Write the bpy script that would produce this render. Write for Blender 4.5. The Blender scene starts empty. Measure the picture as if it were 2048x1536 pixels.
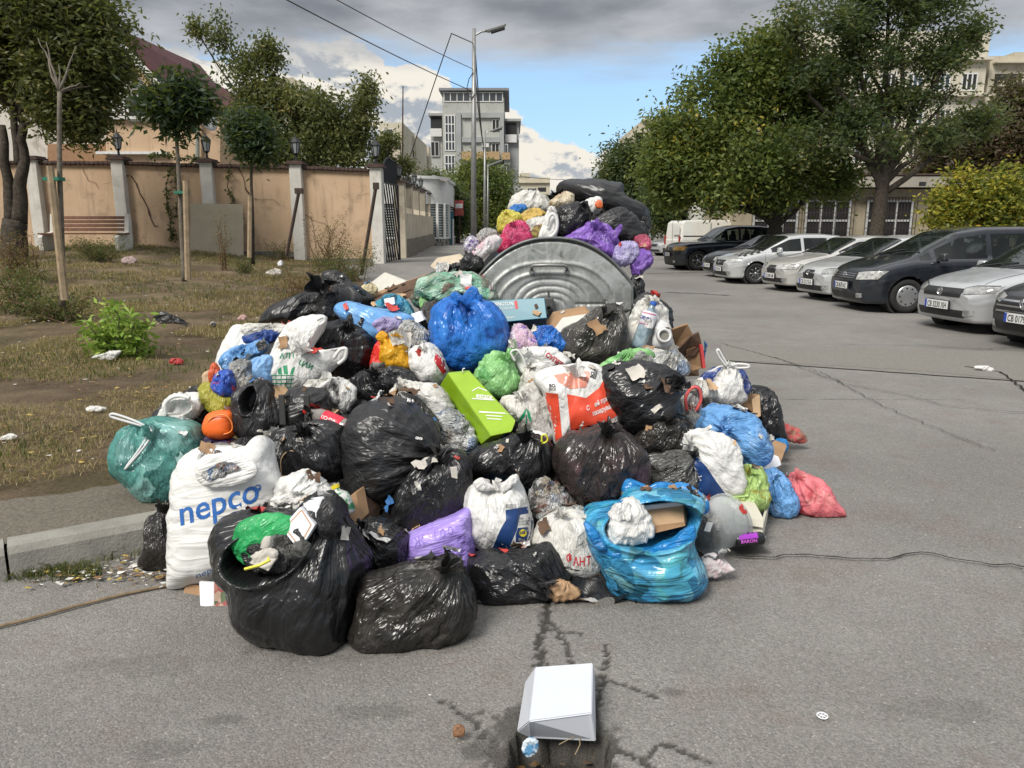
import bpy, bmesh, math, random
import numpy as np
from mathutils import Vector, Matrix
from mathutils.bvhtree import BVHTree
random.seed(7); np.random.seed(7)
SC = bpy.context.scene
COL = SC.collection
R = math.radians
F = 1500.0; PITCH = R(11.7); CAMZ = 1.6
cam_d = bpy.data.cameras.new('camera'); cam = bpy.data.objects.new('camera', cam_d); COL.objects.link(cam)
cam_d.sensor_width = 36; cam_d.lens = 36*F/2048; cam_d.clip_end = 3000; cam_d.clip_start = 0.05
cam.location = (0, 0, CAMZ); cam.rotation_euler = (R(90)-PITCH, 0, 0); SC.camera = cam
W = bpy.data.worlds.new('World'); SC.world = W; W.use_nodes = True
nt = W.node_tree; nt.nodes.clear()
class NB:
    def __init__(s, nt): s.nt = nt
    def n(s, t, **kw):
        nd = s.nt.nodes.new(t)
        for k, v in kw.items():
            if k.startswith('i_'):
                key = k[2:]; key = int(key) if key.isdigit() else key
                nd.inputs[key].default_value = v
            else: setattr(nd, k, v)
        return nd
    def l(s, a, b): s.nt.links.new(a, b)
    def put(s, sock, v):
        if isinstance(v, (int, float)): sock.default_value = v
        elif isinstance(v, (tuple, list)): sock.default_value = tuple(v)
        else: s.l(v, sock)
    def m(s, op, a, b=0.0, c=None, clamp=False):
        nd = s.n('ShaderNodeMath', operation=op, use_clamp=clamp)
        s.put(nd.inputs[0], a); s.put(nd.inputs[1], b)
        if c is not None: s.put(nd.inputs[2], c)
        return nd.outputs[0]
    def vm(s, op, a, b=(0, 0, 0)):
        nd = s.n('ShaderNodeVectorMath', operation=op)
        s.put(nd.inputs[0], a)
        if op == 'SCALE': s.put(nd.inputs['Scale'], b)
        else: s.put(nd.inputs[1], b)
        return nd.outputs[0]
    def mix(s, f, a, b, mode='MIX'):
        nd = s.n('ShaderNodeMix', data_type='RGBA', blend_type=mode)
        s.put(nd.inputs[0], f)
        for sk, v in ((nd.inputs[6], a), (nd.inputs[7], b)):
            if isinstance(v, (tuple, list)): sk.default_value = tuple(v)+((1,) if len(v) == 3 else ())
            else: s.l(v, sk)
        return nd.outputs[2]
    def ss(s, v, a, b, lo=0.0, hi=1.0):
        nd = s.n('ShaderNodeMapRange', interpolation_type='SMOOTHSTEP')
        s.put(nd.inputs[0], v); s.put(nd.inputs[1], a); s.put(nd.inputs[2], b); s.put(nd.inputs[3], lo); s.put(nd.inputs[4], hi)
        return nd.outputs[0]
    def noise(s, v, scale, detail=4, rough=.5, dist=0.0, col=False):
        nd = s.n('ShaderNodeTexNoise'); 
        if v is not None: s.l(v, nd.inputs['Vector'])
        nd.inputs['Scale'].default_value = scale; nd.inputs['Detail'].default_value = detail
        nd.inputs['Roughness'].default_value = rough; nd.inputs['Distortion'].default_value = dist
        return nd.outputs['Color' if col else 'Fac']
    def comb(s, x, y, z):
        nd = s.n('ShaderNodeCombineXYZ')
        for i, v in enumerate((x, y, z)): s.put(nd.inputs[i], v)
        return nd.outputs[0]
SUN_EL, SUN_AZ = R(48), R(215)        # direction towards the sun: azimuth clockwise from +Y
b = NB(nt)
sky = b.n('ShaderNodeTexSky', sky_type='NISHITA', sun_disc=False, sun_elevation=SUN_EL, sun_rotation=SUN_AZ)
tc = b.n('ShaderNodeTexCoord').outputs['Generated']
sp = b.n('ShaderNodeSeparateXYZ'); b.l(tc, sp.inputs[0]); dx, dy, dz = sp.outputs
hor = b.m('SQRT', b.m('ADD', b.m('MULTIPLY', dx, dx), b.m('MULTIPLY', dy, dy)))
el = b.m('DIVIDE', dz, b.m('MAXIMUM', hor, .05))
az = b.m('ARCTAN2', dx, dy)
pc = b.comb(b.m('MULTIPLY', az, 1.0), b.m('MULTIPLY', el, 1.7), 3.1)
n1 = b.noise(pc, 5.5, 9, .56, .15)
pc2 = b.vm('ADD', pc, (0.010, 0.034, 0))
n2 = b.noise(pc2, 5.5, 9, .56, .15)
n5 = b.noise(pc, 15, 7, .6, .2); n6 = b.noise(b.vm('ADD', pc, (.005, .014, 0)), 15, 7, .6, .2)
top = b.ss(az, -.14, .24, .235, .110)
cov = b.m('SUBTRACT', top, el)
mask_c = b.ss(b.m('ADD', b.m('ADD', n1, b.m('MULTIPLY', b.m('SUBTRACT', n5, .5), .28)), b.m('MULTIPLY', cov, 2.2)), .565, .60)
lit = b.ss(b.m('ADD', b.m('SUBTRACT', n1, n2), b.m('MULTIPLY', b.m('SUBTRACT', n5, n6), .75)), -.05, .07)
ccol = b.mix(lit, (2.9, 3.2, 3.6), (6.5, 6.15, 5.45))
ccol = b.mix(b.ss(el, .0, .06, .35, 0), ccol, (4.3, 4.6, 4.9))
deckp = b.vm('MULTIPLY', tc, (1, 1, 0)); inv = b.m('DIVIDE', 1.0, b.m('ADD', b.m('MAXIMUM', dz, 0), .10))
deckp = b.vm('SCALE', deckp, inv)
n3 = b.noise(deckp, 0.8, 8, .55, .3)
n4 = b.noise(b.vm('ADD', deckp, (7, 3, 0)), 1.7, 6, .55)
thr = b.ss(az, .25, .6, 0.0, .0)
mask_d = b.ss(b.m('ADD', b.m('MULTIPLY', el, 11.0), b.m('MULTIPLY', n3, 1.6)), 2.80, 3.35)
dcol = b.mix(b.ss(n4, .30, .72), (1.45, 1.58, 1.82), (3.7, 3.8, 4.0))
dcol = b.mix(b.ss(b.m('SUBTRACT', b.m('ADD', b.m('MULTIPLY', el, 11.0), b.m('MULTIPLY', n3, 1.6)), 2.9), 0, .9, .55, 0), dcol, (3.8, 4.0, 4.3))
bright = b.ss(el, .35, 1.2)
dcol = b.mix(bright, dcol, (7.5, 7.6, 7.8))
skyc = b.mix(1.0, sky.outputs[0], (1.6, 1.7, 1.8), 'MULTIPLY')
skyc = b.mix(.7, skyc, (2.5, 4.2, 6.2))
c = b.mix(mask_c, skyc, ccol)
c = b.mix(mask_d, c, dcol)
bg = b.n('ShaderNodeBackground'); b.l(c, bg.inputs[0]); bg.inputs[1].default_value = 0.1
wo = b.n('ShaderNodeOutputWorld'); b.l(bg.outputs[0], wo.inputs[0])
W.cycles.sampling_method = 'MANUAL'; W.cycles.sample_map_resolution = 1024
sd = bpy.data.lights.new('sun', 'SUN'); sd.energy = 2.9; sd.angle = R(22); sd.color = (1, .955, .88)
so = bpy.data.objects.new('sun', sd); COL.objects.link(so)
dirv = Vector((math.sin(SUN_AZ)*math.cos(SUN_EL), math.cos(SUN_AZ)*math.cos(SUN_EL), math.sin(SUN_EL)))
so.rotation_euler = dirv.to_track_quat('Z', 'Y').to_euler(); so.location = (-8, -10, 20)
SC.view_settings.view_transform = 'Standard'; SC.view_settings.look = 'None'
SC.view_settings.exposure = 0.52; SC.view_settings.gamma = 1.0; SC.view_settings.use_curve_mapping = False
SC.render.engine = 'CYCLES'; SC.cycles.max_bounces = 6; SC.cycles.transparent_max_bounces = 12
SC.cycles.use_denoising = True
CP, SP = math.cos(PITCH), math.sin(PITCH)
def ray(px, py):
    x = (px-1024)/F; y = (768-py)/F
    return np.array([x, CP+y*SP, -SP+y*CP])
CAM = np.array([0, 0, CAMZ])
def at(px, py, Y):
    d = ray(px, py); return CAM+d*(Y/d[1])
def S(t):
    t = np.clip(t, 0, 1); return t*t*(3-2*t)
def h_road(x, y):
    x = np.asarray(x, float); y = np.asarray(y, float)
    return 0.62*S((y-7.5)/15)*S((3.5-x)/6.5)+0.10*S((y-24)/16)
def h_lawn(x, y):
    x = np.asarray(x, float); y = np.asarray(y, float)
    A = 0.42+0.50*S((-3.5-x)/7.5)
    return 0.135+A*np.clip((y-4.2)/16.5, 0, 1.15)
KERB = [(-14, -1.2), (-6.5, .95), (-4.0, 2.15), (-2.9, 2.85), (-2.35, 3.22), (-1.75, 3.60), (-1.35, 3.95), (-1.1, 4.5), (-1.05, 5.5), (-1.3, 8), (-1.9, 11), (-2.8, 15), (-3.7, 20.5)]
def kerb_x(y): return float(np.interp(y, [k[1] for k in KERB], [k[0] for k in KERB]))
def ground(x, y):
    kx = np.interp(y, [k[1] for k in KERB], [k[0] for k in KERB])
    return np.where((np.asarray(x) < kx) & (np.asarray(y) < 22.3), h_lawn(x, y), h_road(x, y))
def gp(px, py, f=ground):
    d = ray(px, py); t = 1.0
    z = 0.0
    for k in range(60):
        if d[2] >= -1e-4: break
        t = (z-CAMZ)/d[2]; p = CAM+d*t
        z = .5*z+.5*float(f(p[0], p[1]))
    return CAM+d*t
_rng = np.random.RandomState(3)
_perm = _rng.permutation(256); _perm = np.concatenate([_perm, _perm, _perm])
_grad = _rng.normal(size=(256, 3)); _grad /= np.linalg.norm(_grad, axis=1)[:, None]
_rnd = _rng.rand(256, 3)
def _h(i, j, k): return _perm[(_perm[(_perm[i & 255]+j) & 255]+k) & 255]
def perlin(p):
    p = np.asarray(p, float); i = np.floor(p).astype(int); f = p-i; u = f*f*f*(f*(f*6-15)+10)
    out = np.zeros(p.shape[0])
    for a in (0, 1):
        for b_ in (0, 1):
            for c_ in (0, 1):
                g = _grad[_h(i[:, 0]+a, i[:, 1]+b_, i[:, 2]+c_)]
                w = (u[:, 0] if a else 1-u[:, 0])*(u[:, 1] if b_ else 1-u[:, 1])*(u[:, 2] if c_ else 1-u[:, 2])
                out += w*((f[:, 0]-a)*g[:, 0]+(f[:, 1]-b_)*g[:, 1]+(f[:, 2]-c_)*g[:, 2])
    return out*1.5
def fbm(p, n=4):
    o = 0; a = 1; s = 0
    for k in range(n):
        o = o+a*perlin(p*2**k+k*13.7); s += a; a *= .5
    return o/s
def ridged(p, n=3):
    o = 0; a = 1; s = 0
    for k in range(n):
        o = o+a*(1-2*np.abs(perlin(p*2**k+k*7.3))); s += a; a *= .5
    return o/s
def worley(p):
    p = np.asarray(p, float); i = np.floor(p).astype(int); best = np.full(p.shape[0], 9.0)
    for a in (-1, 0, 1):
        for b_ in (-1, 0, 1):
            for c_ in (-1, 0, 1):
                ci = i+np.array([a, b_, c_]); r = _rnd[_h(ci[:, 0], ci[:, 1], ci[:, 2])]
                d = ((ci+r-p)**2).sum(1); best = np.minimum(best, d)
    return np.sqrt(best)
def tag(o, label=None, cat=None, group=None, kind=None):
    if label: o['label'] = label
    if cat: o['category'] = cat
    if group: o['group'] = group
    if kind: o['kind'] = kind
    return o
def thing(name, label, cat, loc, group=None, rz=0.0):
    o = bpy.data.objects.new(name, None); COL.objects.link(o); o.location = tuple(float(v) for v in loc); o.rotation_euler = (0, 0, rz)
    o.empty_display_size = .2
    return tag(o, label, cat, group)
def wloc(o):
    l = np.array(o.location, float)
    while o.parent: o = o.parent; l = l+np.array(o.location, float)
    return l
def mesh_data(name, V, Fc, mat=None, smooth=False, attrs=None, fmat=None):
    me = bpy.data.meshes.new(name); V = np.asarray(V, float)
    if isinstance(Fc, np.ndarray):
        nf, k = Fc.shape
        me.vertices.add(len(V)); me.vertices.foreach_set('co', V.astype(np.float32).ravel())
        me.loops.add(nf*k); me.loops.foreach_set('vertex_index', Fc.astype(np.int32).ravel())
        me.polygons.add(nf); me.polygons.foreach_set('loop_start', np.arange(0, nf*k, k, dtype=np.int32))
        me.update(calc_edges=True); me.validate()
    else:
        me.from_pydata([tuple(v) for v in V], [], [tuple(int(i) for i in f) for f in Fc]); me.update()
    if mat:
        for m_ in (mat if isinstance(mat, (list, tuple)) else [mat]): me.materials.append(m_)
    if smooth: me.polygons.foreach_set('use_smooth', np.ones(len(me.polygons), dtype=bool))
    if fmat is not None: me.polygons.foreach_set('material_index', np.asarray(fmat, dtype=np.int32))
    for k, a in (attrs or {}).items():
        a = np.asarray(a, float)
        if a.ndim == 1:
            at_ = me.attributes.new(k, 'FLOAT', 'POINT'); at_.data.foreach_set('value', a.astype(np.float32))
        else:
            at_ = me.attributes.new(k, 'FLOAT_VECTOR', 'POINT'); at_.data.foreach_set('vector', a.astype(np.float32).ravel())
    return me
def mo(name, V, Fc, mat=None, parent=None, smooth=False, attrs=None, fmat=None, origin=None):
    """one mesh object from world-space vertices"""
    V = np.asarray(V, float)
    if parent is not None: base = wloc(parent)
    elif origin is not None: base = np.asarray(origin, float)
    else:
        lo, hi = V.min(0), V.max(0); base = np.array([(lo[0]+hi[0])/2, (lo[1]+hi[1])/2, lo[2]])
    me = mesh_data(name, V-base, Fc, mat, smooth, attrs, fmat)
    o = bpy.data.objects.new(name, me); COL.objects.link(o)
    if parent is not None: o.parent = parent
    else: o.location = tuple(base)
    return o
class MB:
    """collects primitive shapes in world space"""
    def __init__(s): s.V = []; s.Fc = []; s.n = 0
    def add(s, V, Fc):
        V = np.asarray(V, float); s.V.append(V); s.Fc += [tuple(int(i)+s.n for i in f) for f in Fc]; s.n += len(V); return s
    def box(s, c, d, rz=0, M=None, taper=1.0):
        x, y, z = [v/2 for v in d]; P = np.array([[-x, -y, -z], [x, -y, -z], [x, y, -z], [-x, y, -z], [-x*taper, -y*taper, z], [x*taper, -y*taper, z], [x*taper, y*taper, z], [-x*taper, y*taper, z]])
        if M is not None: P = P@np.asarray(M).T
        if rz: cz, sz = math.cos(rz), math.sin(rz); P = P@np.array([[cz, sz, 0], [-sz, cz, 0], [0, 0, 1]])
        return s.add(P+np.asarray(c, float), [(0, 3, 2, 1), (4, 5, 6, 7), (0, 1, 5, 4), (1, 2, 6, 5), (2, 3, 7, 6), (3, 0, 4, 7)])
    def tube(s, pts, r, n=8, cap=True):
        pts = np.asarray(pts, float); m_ = len(pts); r = np.full(m_, r) if np.isscalar(r) else np.asarray(r, float)
        T = np.gradient(pts, axis=0); T /= np.linalg.norm(T, axis=1)[:, None]+1e-9
        up = np.array([0, 0, 1.0]) if abs(T[0][2]) < .9 else np.array([1.0, 0, 0])
        Vs = []
        for i in range(m_):
            a = np.cross(T[i], up); a /= np.linalg.norm(a)+1e-9; b_ = np.cross(T[i], a); up = np.cross(a, T[i])
            th = np.arange(n)*2*np.pi/n
            Vs.append(pts[i]+r[i]*(np.cos(th)[:, None]*a+np.sin(th)[:, None]*b_))
        Fc = [(i*n+j, i*n+(j+1) % n, (i+1)*n+(j+1) % n, (i+1)*n+j) for i in range(m_-1) for j in range(n)]
        if cap: Fc += [tuple(range(n-1, -1, -1)), tuple((m_-1)*n+j for j in range(n))]
        return s.add(np.concatenate(Vs), Fc)
    def lathe(s, prof, c, n=16, M=None):
        th = np.arange(n)*2*np.pi/n; V = []
        for r, z in prof: V.append(np.stack([r*np.cos(th), r*np.sin(th), np.full(n, z)], 1))
        V = np.concatenate(V)
        if M is not None: V = V@np.asarray(M).T
        k = len(prof); Fc = [(i*n+j, i*n+(j+1) % n, (i+1)*n+(j+1) % n, (i+1)*n+j) for i in range(k-1) for j in range(n)]
        Fc += [tuple(range(n-1, -1, -1)), tuple((k-1)*n+j for j in range(n))]
        return s.add(V+np.asarray(c, float), Fc)
    def prism(s, poly, vec):
        poly = np.asarray(poly, float); n = len(poly); V = np.concatenate([poly, poly+np.asarray(vec, float)])
        return s.add(V, [tuple(range(n)), tuple(range(2*n-1, n-1, -1))]+[(i, i+n, (i+1) % n+n, (i+1) % n) for i in range(n)])
    def build(s, name, mat, parent=None, smooth=False, **kw):
        return mo(name, np.concatenate(s.V), s.Fc, mat, parent, smooth, **kw)
def fixn(o):
    bm = bmesh.new(); bm.from_mesh(o.data); bmesh.ops.recalc_face_normals(bm, faces=bm.faces); bm.to_mesh(o.data); bm.free(); return o
def bevel(o, w=.01, seg=2):
    bm = bmesh.new(); bm.from_mesh(o.data)
    bmesh.ops.bevel(bm, geom=[e for e in bm.edges if len(e.link_faces) == 2 and e.calc_face_angle(0) > .5], offset=w, segments=seg, affect='EDGES', profile=.6)
    bm.to_mesh(o.data); bm.free(); return o
def copy_tree(o, loc=None, rz=None, label=None, parent=None):
    c_ = o.copy(); COL.objects.link(c_); c_.parent = parent
    if loc is not None: c_.location = tuple(loc)
    if rz is not None: c_.rotation_euler = (0, 0, rz)
    if label: c_['label'] = label
    for ch in list(o.children): copy_tree(ch, parent=c_)
    return c_
MATS = {}
def newmat(name):
    m_ = bpy.data.materials.new(name); m_.use_nodes = True; m_.node_tree.nodes.clear(); b = NB(m_.node_tree)
    p = b.n('ShaderNodeBsdfPrincipled'); o = b.n('ShaderNodeOutputMaterial'); b.l(p.outputs[0], o.inputs[0])
    return m_, b, p, o
def bump(b, h, strength=.3, dist=.01, norm=None):
    nd = b.n('ShaderNodeBump'); nd.inputs['Strength'].default_value = strength; nd.inputs['Distance'].default_value = dist
    b.l(h, nd.inputs['Height'])
    if norm: b.l(norm, nd.inputs['Normal'])
    return nd.outputs[0]
def c4(c_): return tuple(c_)+(1,) if len(c_) == 3 else tuple(c_)
def simple(name, col, rough=.6, metal=0, spec=.5, var=.15, scale=8, bmp=.0, bscale=60, col2=None, coat=0, sharp=(.3, .7)):
    if name in MATS: return MATS[name]
    m_, b, p, o = newmat(name)
    t = b.n('ShaderNodeTexCoord').outputs['Object']
    f = b.ss(b.noise(t, scale, 5, .6), sharp[0], sharp[1])
    c2 = col2 if col2 else tuple(v*(1-var) for v in col)
    b.l(b.mix(f, c2, col), p.inputs['Base Color'])
    p.inputs['Roughness'].default_value = rough; p.inputs['Metallic'].default_value = metal
    p.inputs['Specular IOR Level'].default_value = spec
    if coat: p.inputs['Coat Weight'].default_value = coat; p.inputs['Coat Roughness'].default_value = .05
    if bmp: b.l(bump(b, b.noise(t, bscale, 5, .6), bmp, .01), p.inputs['Normal'])
    MATS[name] = m_; return m_
def plastic(name, col, rough=.34, trans=0.0, mott=0.0, dark=None, light=None, alpha=1.0, mscale=9, bm=.5, spec=.5, cells=None, cs=9, ca=.6):
    """thin plastic film: creases run along the stored fold coordinates; contents show through as blotches"""
    if name in MATS: return MATS[name]
    m_, b, p, o = newmat(name)
    fa = b.n('ShaderNodeAttribute', attribute_name='fold').outputs['Vector']
    t = b.n('ShaderNodeTexCoord').outputs['Object']
    colr = c4(col)
    base = colr
    if mott > 0:
        nz = b.noise(t, mscale, 3, .55, .6)
        dk = dark or tuple(v*.35 for v in col); lt = light or tuple(min(1, v*1.3+.12) for v in col)
        c1 = b.mix(b.ss(nz, .36, .47, mott, 0), colr, dk)
        nz2 = b.noise(b.vm('ADD', t, (3.3, 1.7, 5.1)), mscale*.8, 3, .5, .8)
        c1 = b.mix(b.ss(nz2, .54, .66, 0, mott*.9), c1, lt)
        base = c1
    else:
        nz = b.noise(t, 6, 3)
        base = b.mix(b.ss(nz, .3, .7), tuple(v*.85 for v in col), colr)
    if cells:
        vc = b.n('ShaderNodeTexVoronoi', feature='F1'); vc.inputs['Scale'].default_value = cs; b.l(b.vm('ADD', t, b.vm('SCALE', b.noise(t, cs*.6, 3, col=True), .9/cs)), vc.inputs['Vector'])
        rp = b.n('ShaderNodeValToRGB'); rp.color_ramp.interpolation = 'CONSTANT'; s3 = b.n('ShaderNodeSeparateColor'); b.l(vc.outputs['Color'], s3.inputs[0]); b.l(s3.outputs[0], rp.inputs[0])
        rp.color_ramp.elements[0].color = c4(cells[0]); rp.color_ramp.elements[1].position = 1/len(cells); rp.color_ramp.elements[1].color = c4(cells[1])
        for q_ in range(2, len(cells)): rp.color_ramp.elements.new(q_/len(cells)).color = c4(cells[q_])
        base = b.mix(b.ss(b.noise(t, cs*.5, 3), .40, .56, .12, ca), base, rp.outputs[0])
    wv = b.vm('SCALE', b.noise(fa, 2.2, 2, col=True), .55)
    v1 = b.n('ShaderNodeTexVoronoi', feature='F1'); b.l(b.vm('ADD', fa, wv), v1.inputs['Vector']); v1.inputs['Scale'].default_value = 2.4
    wi = b.vm('SCALE', b.noise(t, 9, 2, col=True), .08)
    v2 = b.n('ShaderNodeTexVoronoi', feature='F1'); b.l(b.vm('ADD', t, wi), v2.inputs['Vector']); v2.inputs['Scale'].default_value = 17
    crn = b.noise(b.vm('MULTIPLY', fa, (1, 1, .35)), 3.6, 2, .5, .5)
    gate = b.ss(b.noise(t, 4.5, 2), .42, .6)
    hgt = b.m('ADD', b.m('MULTIPLY', b.m('ABSOLUTE', b.m('SUBTRACT', crn, .5)), -3.2), b.m('MULTIPLY', v1.outputs['Distance'], 1.1))
    hgt = b.m('ADD', hgt, b.m('MULTIPLY', b.m('MULTIPLY', v2.outputs['Distance'], gate), .4))
    b.l(bump(b, hgt, bm, .02), p.inputs['Normal'])
    if isinstance(base, tuple): p.inputs['Base Color'].default_value = base
    else: b.l(base, p.inputs['Base Color'])
    p.inputs['Roughness'].default_value = rough; p.inputs['Specular IOR Level'].default_value = spec
    out = p.outputs[0]
    if trans > 0:
        tr = b.n('ShaderNodeBsdfTranslucent')
        if isinstance(base, tuple): tr.inputs[0].default_value = base
        else: b.l(base, tr.inputs[0])
        mx = b.n('ShaderNodeMixShader'); mx.inputs[0].default_value = trans; b.l(out, mx.inputs[1]); b.l(tr.outputs[0], mx.inputs[2]); out = mx.outputs[0]
    if alpha < 1:
        tp = b.n('ShaderNodeBsdfTransparent'); tp.inputs[0].default_value = c4(tuple(min(1, .55+.45*v/max(max(col), .01)) for v in col))
        mx = b.n('ShaderNodeMixShader'); b.l(tp.outputs[0], mx.inputs[1]); b.l(out, mx.inputs[2])
        fr = b.n('ShaderNodeLayerWeight'); fr.inputs[0].default_value = .35
        b.l(b.m('ADD', b.m('MULTIPLY', fr.outputs['Facing'], .5), alpha, clamp=True), mx.inputs[0]); out = mx.outputs[0]
    b.l(out, o.inputs[0])
    MATS[name] = m_; return m_
def closed_spline(P, n):
    """smooth closed curve through P, arc-length sampled"""
    P = np.asarray(P, float); k = len(P); out = []
    for i in range(k):
        p0, p1, p2, p3 = P[i-1], P[i], P[(i+1) % k], P[(i+2) % k]
        for t in np.linspace(0, 1, 12, endpoint=False):
            out.append(.5*((2*p1)+(-p0+p2)*t+(2*p0-5*p1+4*p2-p3)*t*t+(-p0+3*p1-3*p2+p3)*t**3))
    out = np.array(out)
    return out
def blob(name, outline, Y, T, mat, parent=None, label=None, cat=None, group=None, knot=None, rad=1.0, crump=1.0, lump=1.0,
         full=.72, cav=None, res=1.0, seed=None, gfloor=True, stretch=None, orig=None, tilt=0.0, smoothout=True, sil=1.0):
    """a soft filled body: silhouette outline (photo pixels) at distance Y, half thickness T, creased film surface"""
    seed = seed if seed is not None else (hash(label or name) & 0xffff if False else sum(ord(ch) for ch in (label or name)) % 997)+len(outline)
    O = np.asarray(outline, float); sz = max(np.ptp(O[:, 0]), np.ptp(O[:, 1]))
    cx, cy = (O.min(0)+O.max(0))/2 if orig is None else orig
    C = CAM+ray(cx, cy)*(Y/ray(cx, cy)[1]); zc = (C-CAM)@np.array([0, CP, -SP]); mpp = zc/F
    crv = closed_spline(O, 0) if smoothout else O
    d = crv-np.array([cx, cy]); ang = np.arctan2(-d[:, 1], d[:, 0]); rr = np.hypot(d[:, 0], d[:, 1])
    nth = int(np.clip(sz*.75*res, 84, 230)); nph = int(np.clip(sz*.32*res, 30, 88))
    th = np.linspace(-np.pi, np.pi, nth, endpoint=False)
    a0 = np.unwrap(ang); 
    r = np.zeros(nth); seg = len(ang)
    A, B = d, np.roll(d, -1, 0)
    for i, t in enumerate(th):
        u = np.array([math.cos(t), -math.sin(t)])
        nrm = np.array([-u[1], u[0]]); sa = A@nrm; sb = B@nrm; cr = (sa*sb <= 0) & (np.abs(sa-sb) > 1e-9)
        if cr.any():
            q = A[cr]+(B[cr]-A[cr])*(sa[cr]/(sa[cr]-sb[cr]))[:, None]; v = q@u; v = v[v > 0]
            r[i] = v.max() if len(v) else (r[i-1] if i else sz/3)
        else: r[i] = r[i-1] if i else sz/3
    r *= mpp
    tt_ = np.stack([np.cos(th)*2.2, np.sin(th)*2.2, th*0+seed], 1); r *= 1+sil*(.045*(worley(tt_*1.7)-.5)+.02*ridged(tt_*2.2, 2))
    ph = np.linspace(0, np.pi, nph+1)
    sc = np.abs(np.sin(ph))**full; dp = np.cos(ph); dp = np.sign(dp)*np.abs(dp)**.85
    U = np.outer(sc, r*np.cos(th)).ravel(); Vv = np.outer(sc, r*np.sin(th)).ravel(); D = np.repeat(dp*T, nth)
    L = np.stack([U, Vv, D], 1)                     # right, up, towards camera
    idx = np.arange(len(L)).reshape(nph+1, nth)
    size = sz*mpp
    G = L.reshape(nph+1, nth, 3); gth = np.roll(G, -1, 1)-np.roll(G, 1, 1); gph = np.gradient(G, axis=0)
    N = np.cross(gph, gth).reshape(-1, 3); nl = np.linalg.norm(N, axis=1); bad = nl < 1e-9
    Np = L/np.maximum(np.linalg.norm(L, axis=1), 1e-6)[:, None]
    N = np.where(bad[:, None], Np, N/np.maximum(nl, 1e-9)[:, None]); sgn = np.sign((N*Np).sum(1)); sgn[sgn == 0] = 1; N *= sgn[:, None]
    k = 1/max(size, .05)
    if knot is None and stretch is None: knot = (cx+sz*.1, O[:, 1].min())
    if stretch is not None:
        ca, sa_ = math.cos(R(stretch)), math.sin(R(stretch))
        al = L[:, 0]*ca+L[:, 1]*sa_; pe = -L[:, 0]*sa_+L[:, 1]*ca
        fold = np.stack([pe*k*3.2, L[:, 2]*k*3.2, al*k*.8], 1); rho = np.full(len(L), .5)
    else:
        kp = np.array([(knot[0]-cx)*mpp, -(knot[1]-cy)*mpp, T*.35])
        q = L-kp; rho = np.linalg.norm(q, axis=1)*k
        dirn = -kp/max(np.linalg.norm(kp), 1e-6) if np.linalg.norm(kp) > .3*T else np.array([0, 0, -1.0])
        e1 = np.cross(dirn, [0.31, .2, .93]); e1 /= np.linalg.norm(e1); e2 = np.cross(dirn, e1)
        qa, qb, qc = q@e1, q@e2, q@dirn
        ln = np.sqrt(qa**2+qb**2+qc**2)+1e-6
        fold = np.stack([qa/ln*3.0, qb/ln*3.0, rho*1.0+qc/ln*.6], 1)
    off = np.array([seed*.713, seed*1.31, seed*.377])
    Pk = L*k
    warp = np.stack([fbm(Pk*2+off, 2), fbm(Pk*2+off+31, 2), fbm(Pk*2+off+57, 2)], 1)
    lumpn = fbm(Pk*1.6+off, 3)
    fr = worley(fold*.95+off+warp*.5)
    fr2 = ridged(fold*2.6+off+warp*.8, 3)
    cw = worley(Pk*2.9+off+warp*.6); cw2 = worley(Pk*8+off*2+warp)
    cpl = np.clip(1.15-rho*.75, .35, 1.15)
    fr3 = worley(fold*2.7+off*3+warp*.7)
    disp = size*(.060*lump*lumpn+.125*rad*(fr-.5)*cpl+.030*rad*(fr3-.5)*cpl+.012*rad*fr2*cpl+.055*crump*(cw-.55)+.012*crump*(cw2-.55))
    pole = np.minimum(1, np.repeat(np.sin(ph), nth)/.22)
    edge = np.repeat(np.abs(np.cos(ph)), nth)*.5+.5
    for rr_ in (0, nph): disp[idx[rr_]] = disp[idx[rr_]].mean()
    disp[idx[1]] = disp[idx[1]]*.5+disp[idx[0]][0]*.5; disp[idx[-2]] = disp[idx[-2]]*.5+disp[idx[-1]][0]*.5
    L = L+N*(disp*edge)[:, None]
    if cav is not None:     # an open mouth: the film turns inwards inside this ellipse (px)
        ex, ey, ea, eb, er, dep = cav; ca, sa_ = math.cos(R(er)), math.sin(R(er))
        uu = (L[:, 0]/mpp+cx-ex); vv = (-L[:, 1]/mpp+cy-ey); u2 = (uu*ca+vv*sa_)/ea; v2 = (-uu*sa_+vv*ca)/eb
        e = np.sqrt(u2**2+v2**2)+.10*fbm(Pk*3+off, 2); front = S((L[:, 2]+T*.1)/(T*.3))
        L[:, 2] -= front*S((1.12-e)/.30)*dep
        L[:, 2] += front*np.exp(-((e-1.16)/.10)**2)*.03*size
    W_ = C+L[:, :1]*np.array([1, 0, 0])+L[:, 1:2]*np.array([0, SP, CP])-L[:, 2:3]*np.array([0, CP, -SP])
    if gfloor:
        g = ground(W_[:, 0], W_[:, 1])+.004+.006*np.abs(cw2); W_[:, 2] = np.maximum(W_[:, 2], g)
    a = idx[:-1]; b_ = idx[1:]
    Fq = np.stack([a, np.roll(a, -1, 1), np.roll(b_, -1, 1), b_], -1).reshape(-1, 4)[:, ::-1]
    o = mo(name, W_, Fq, mat, parent, True, attrs={'fold': fold+off*.1})
    if label: tag(o, label, cat, group)
    return o
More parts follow.
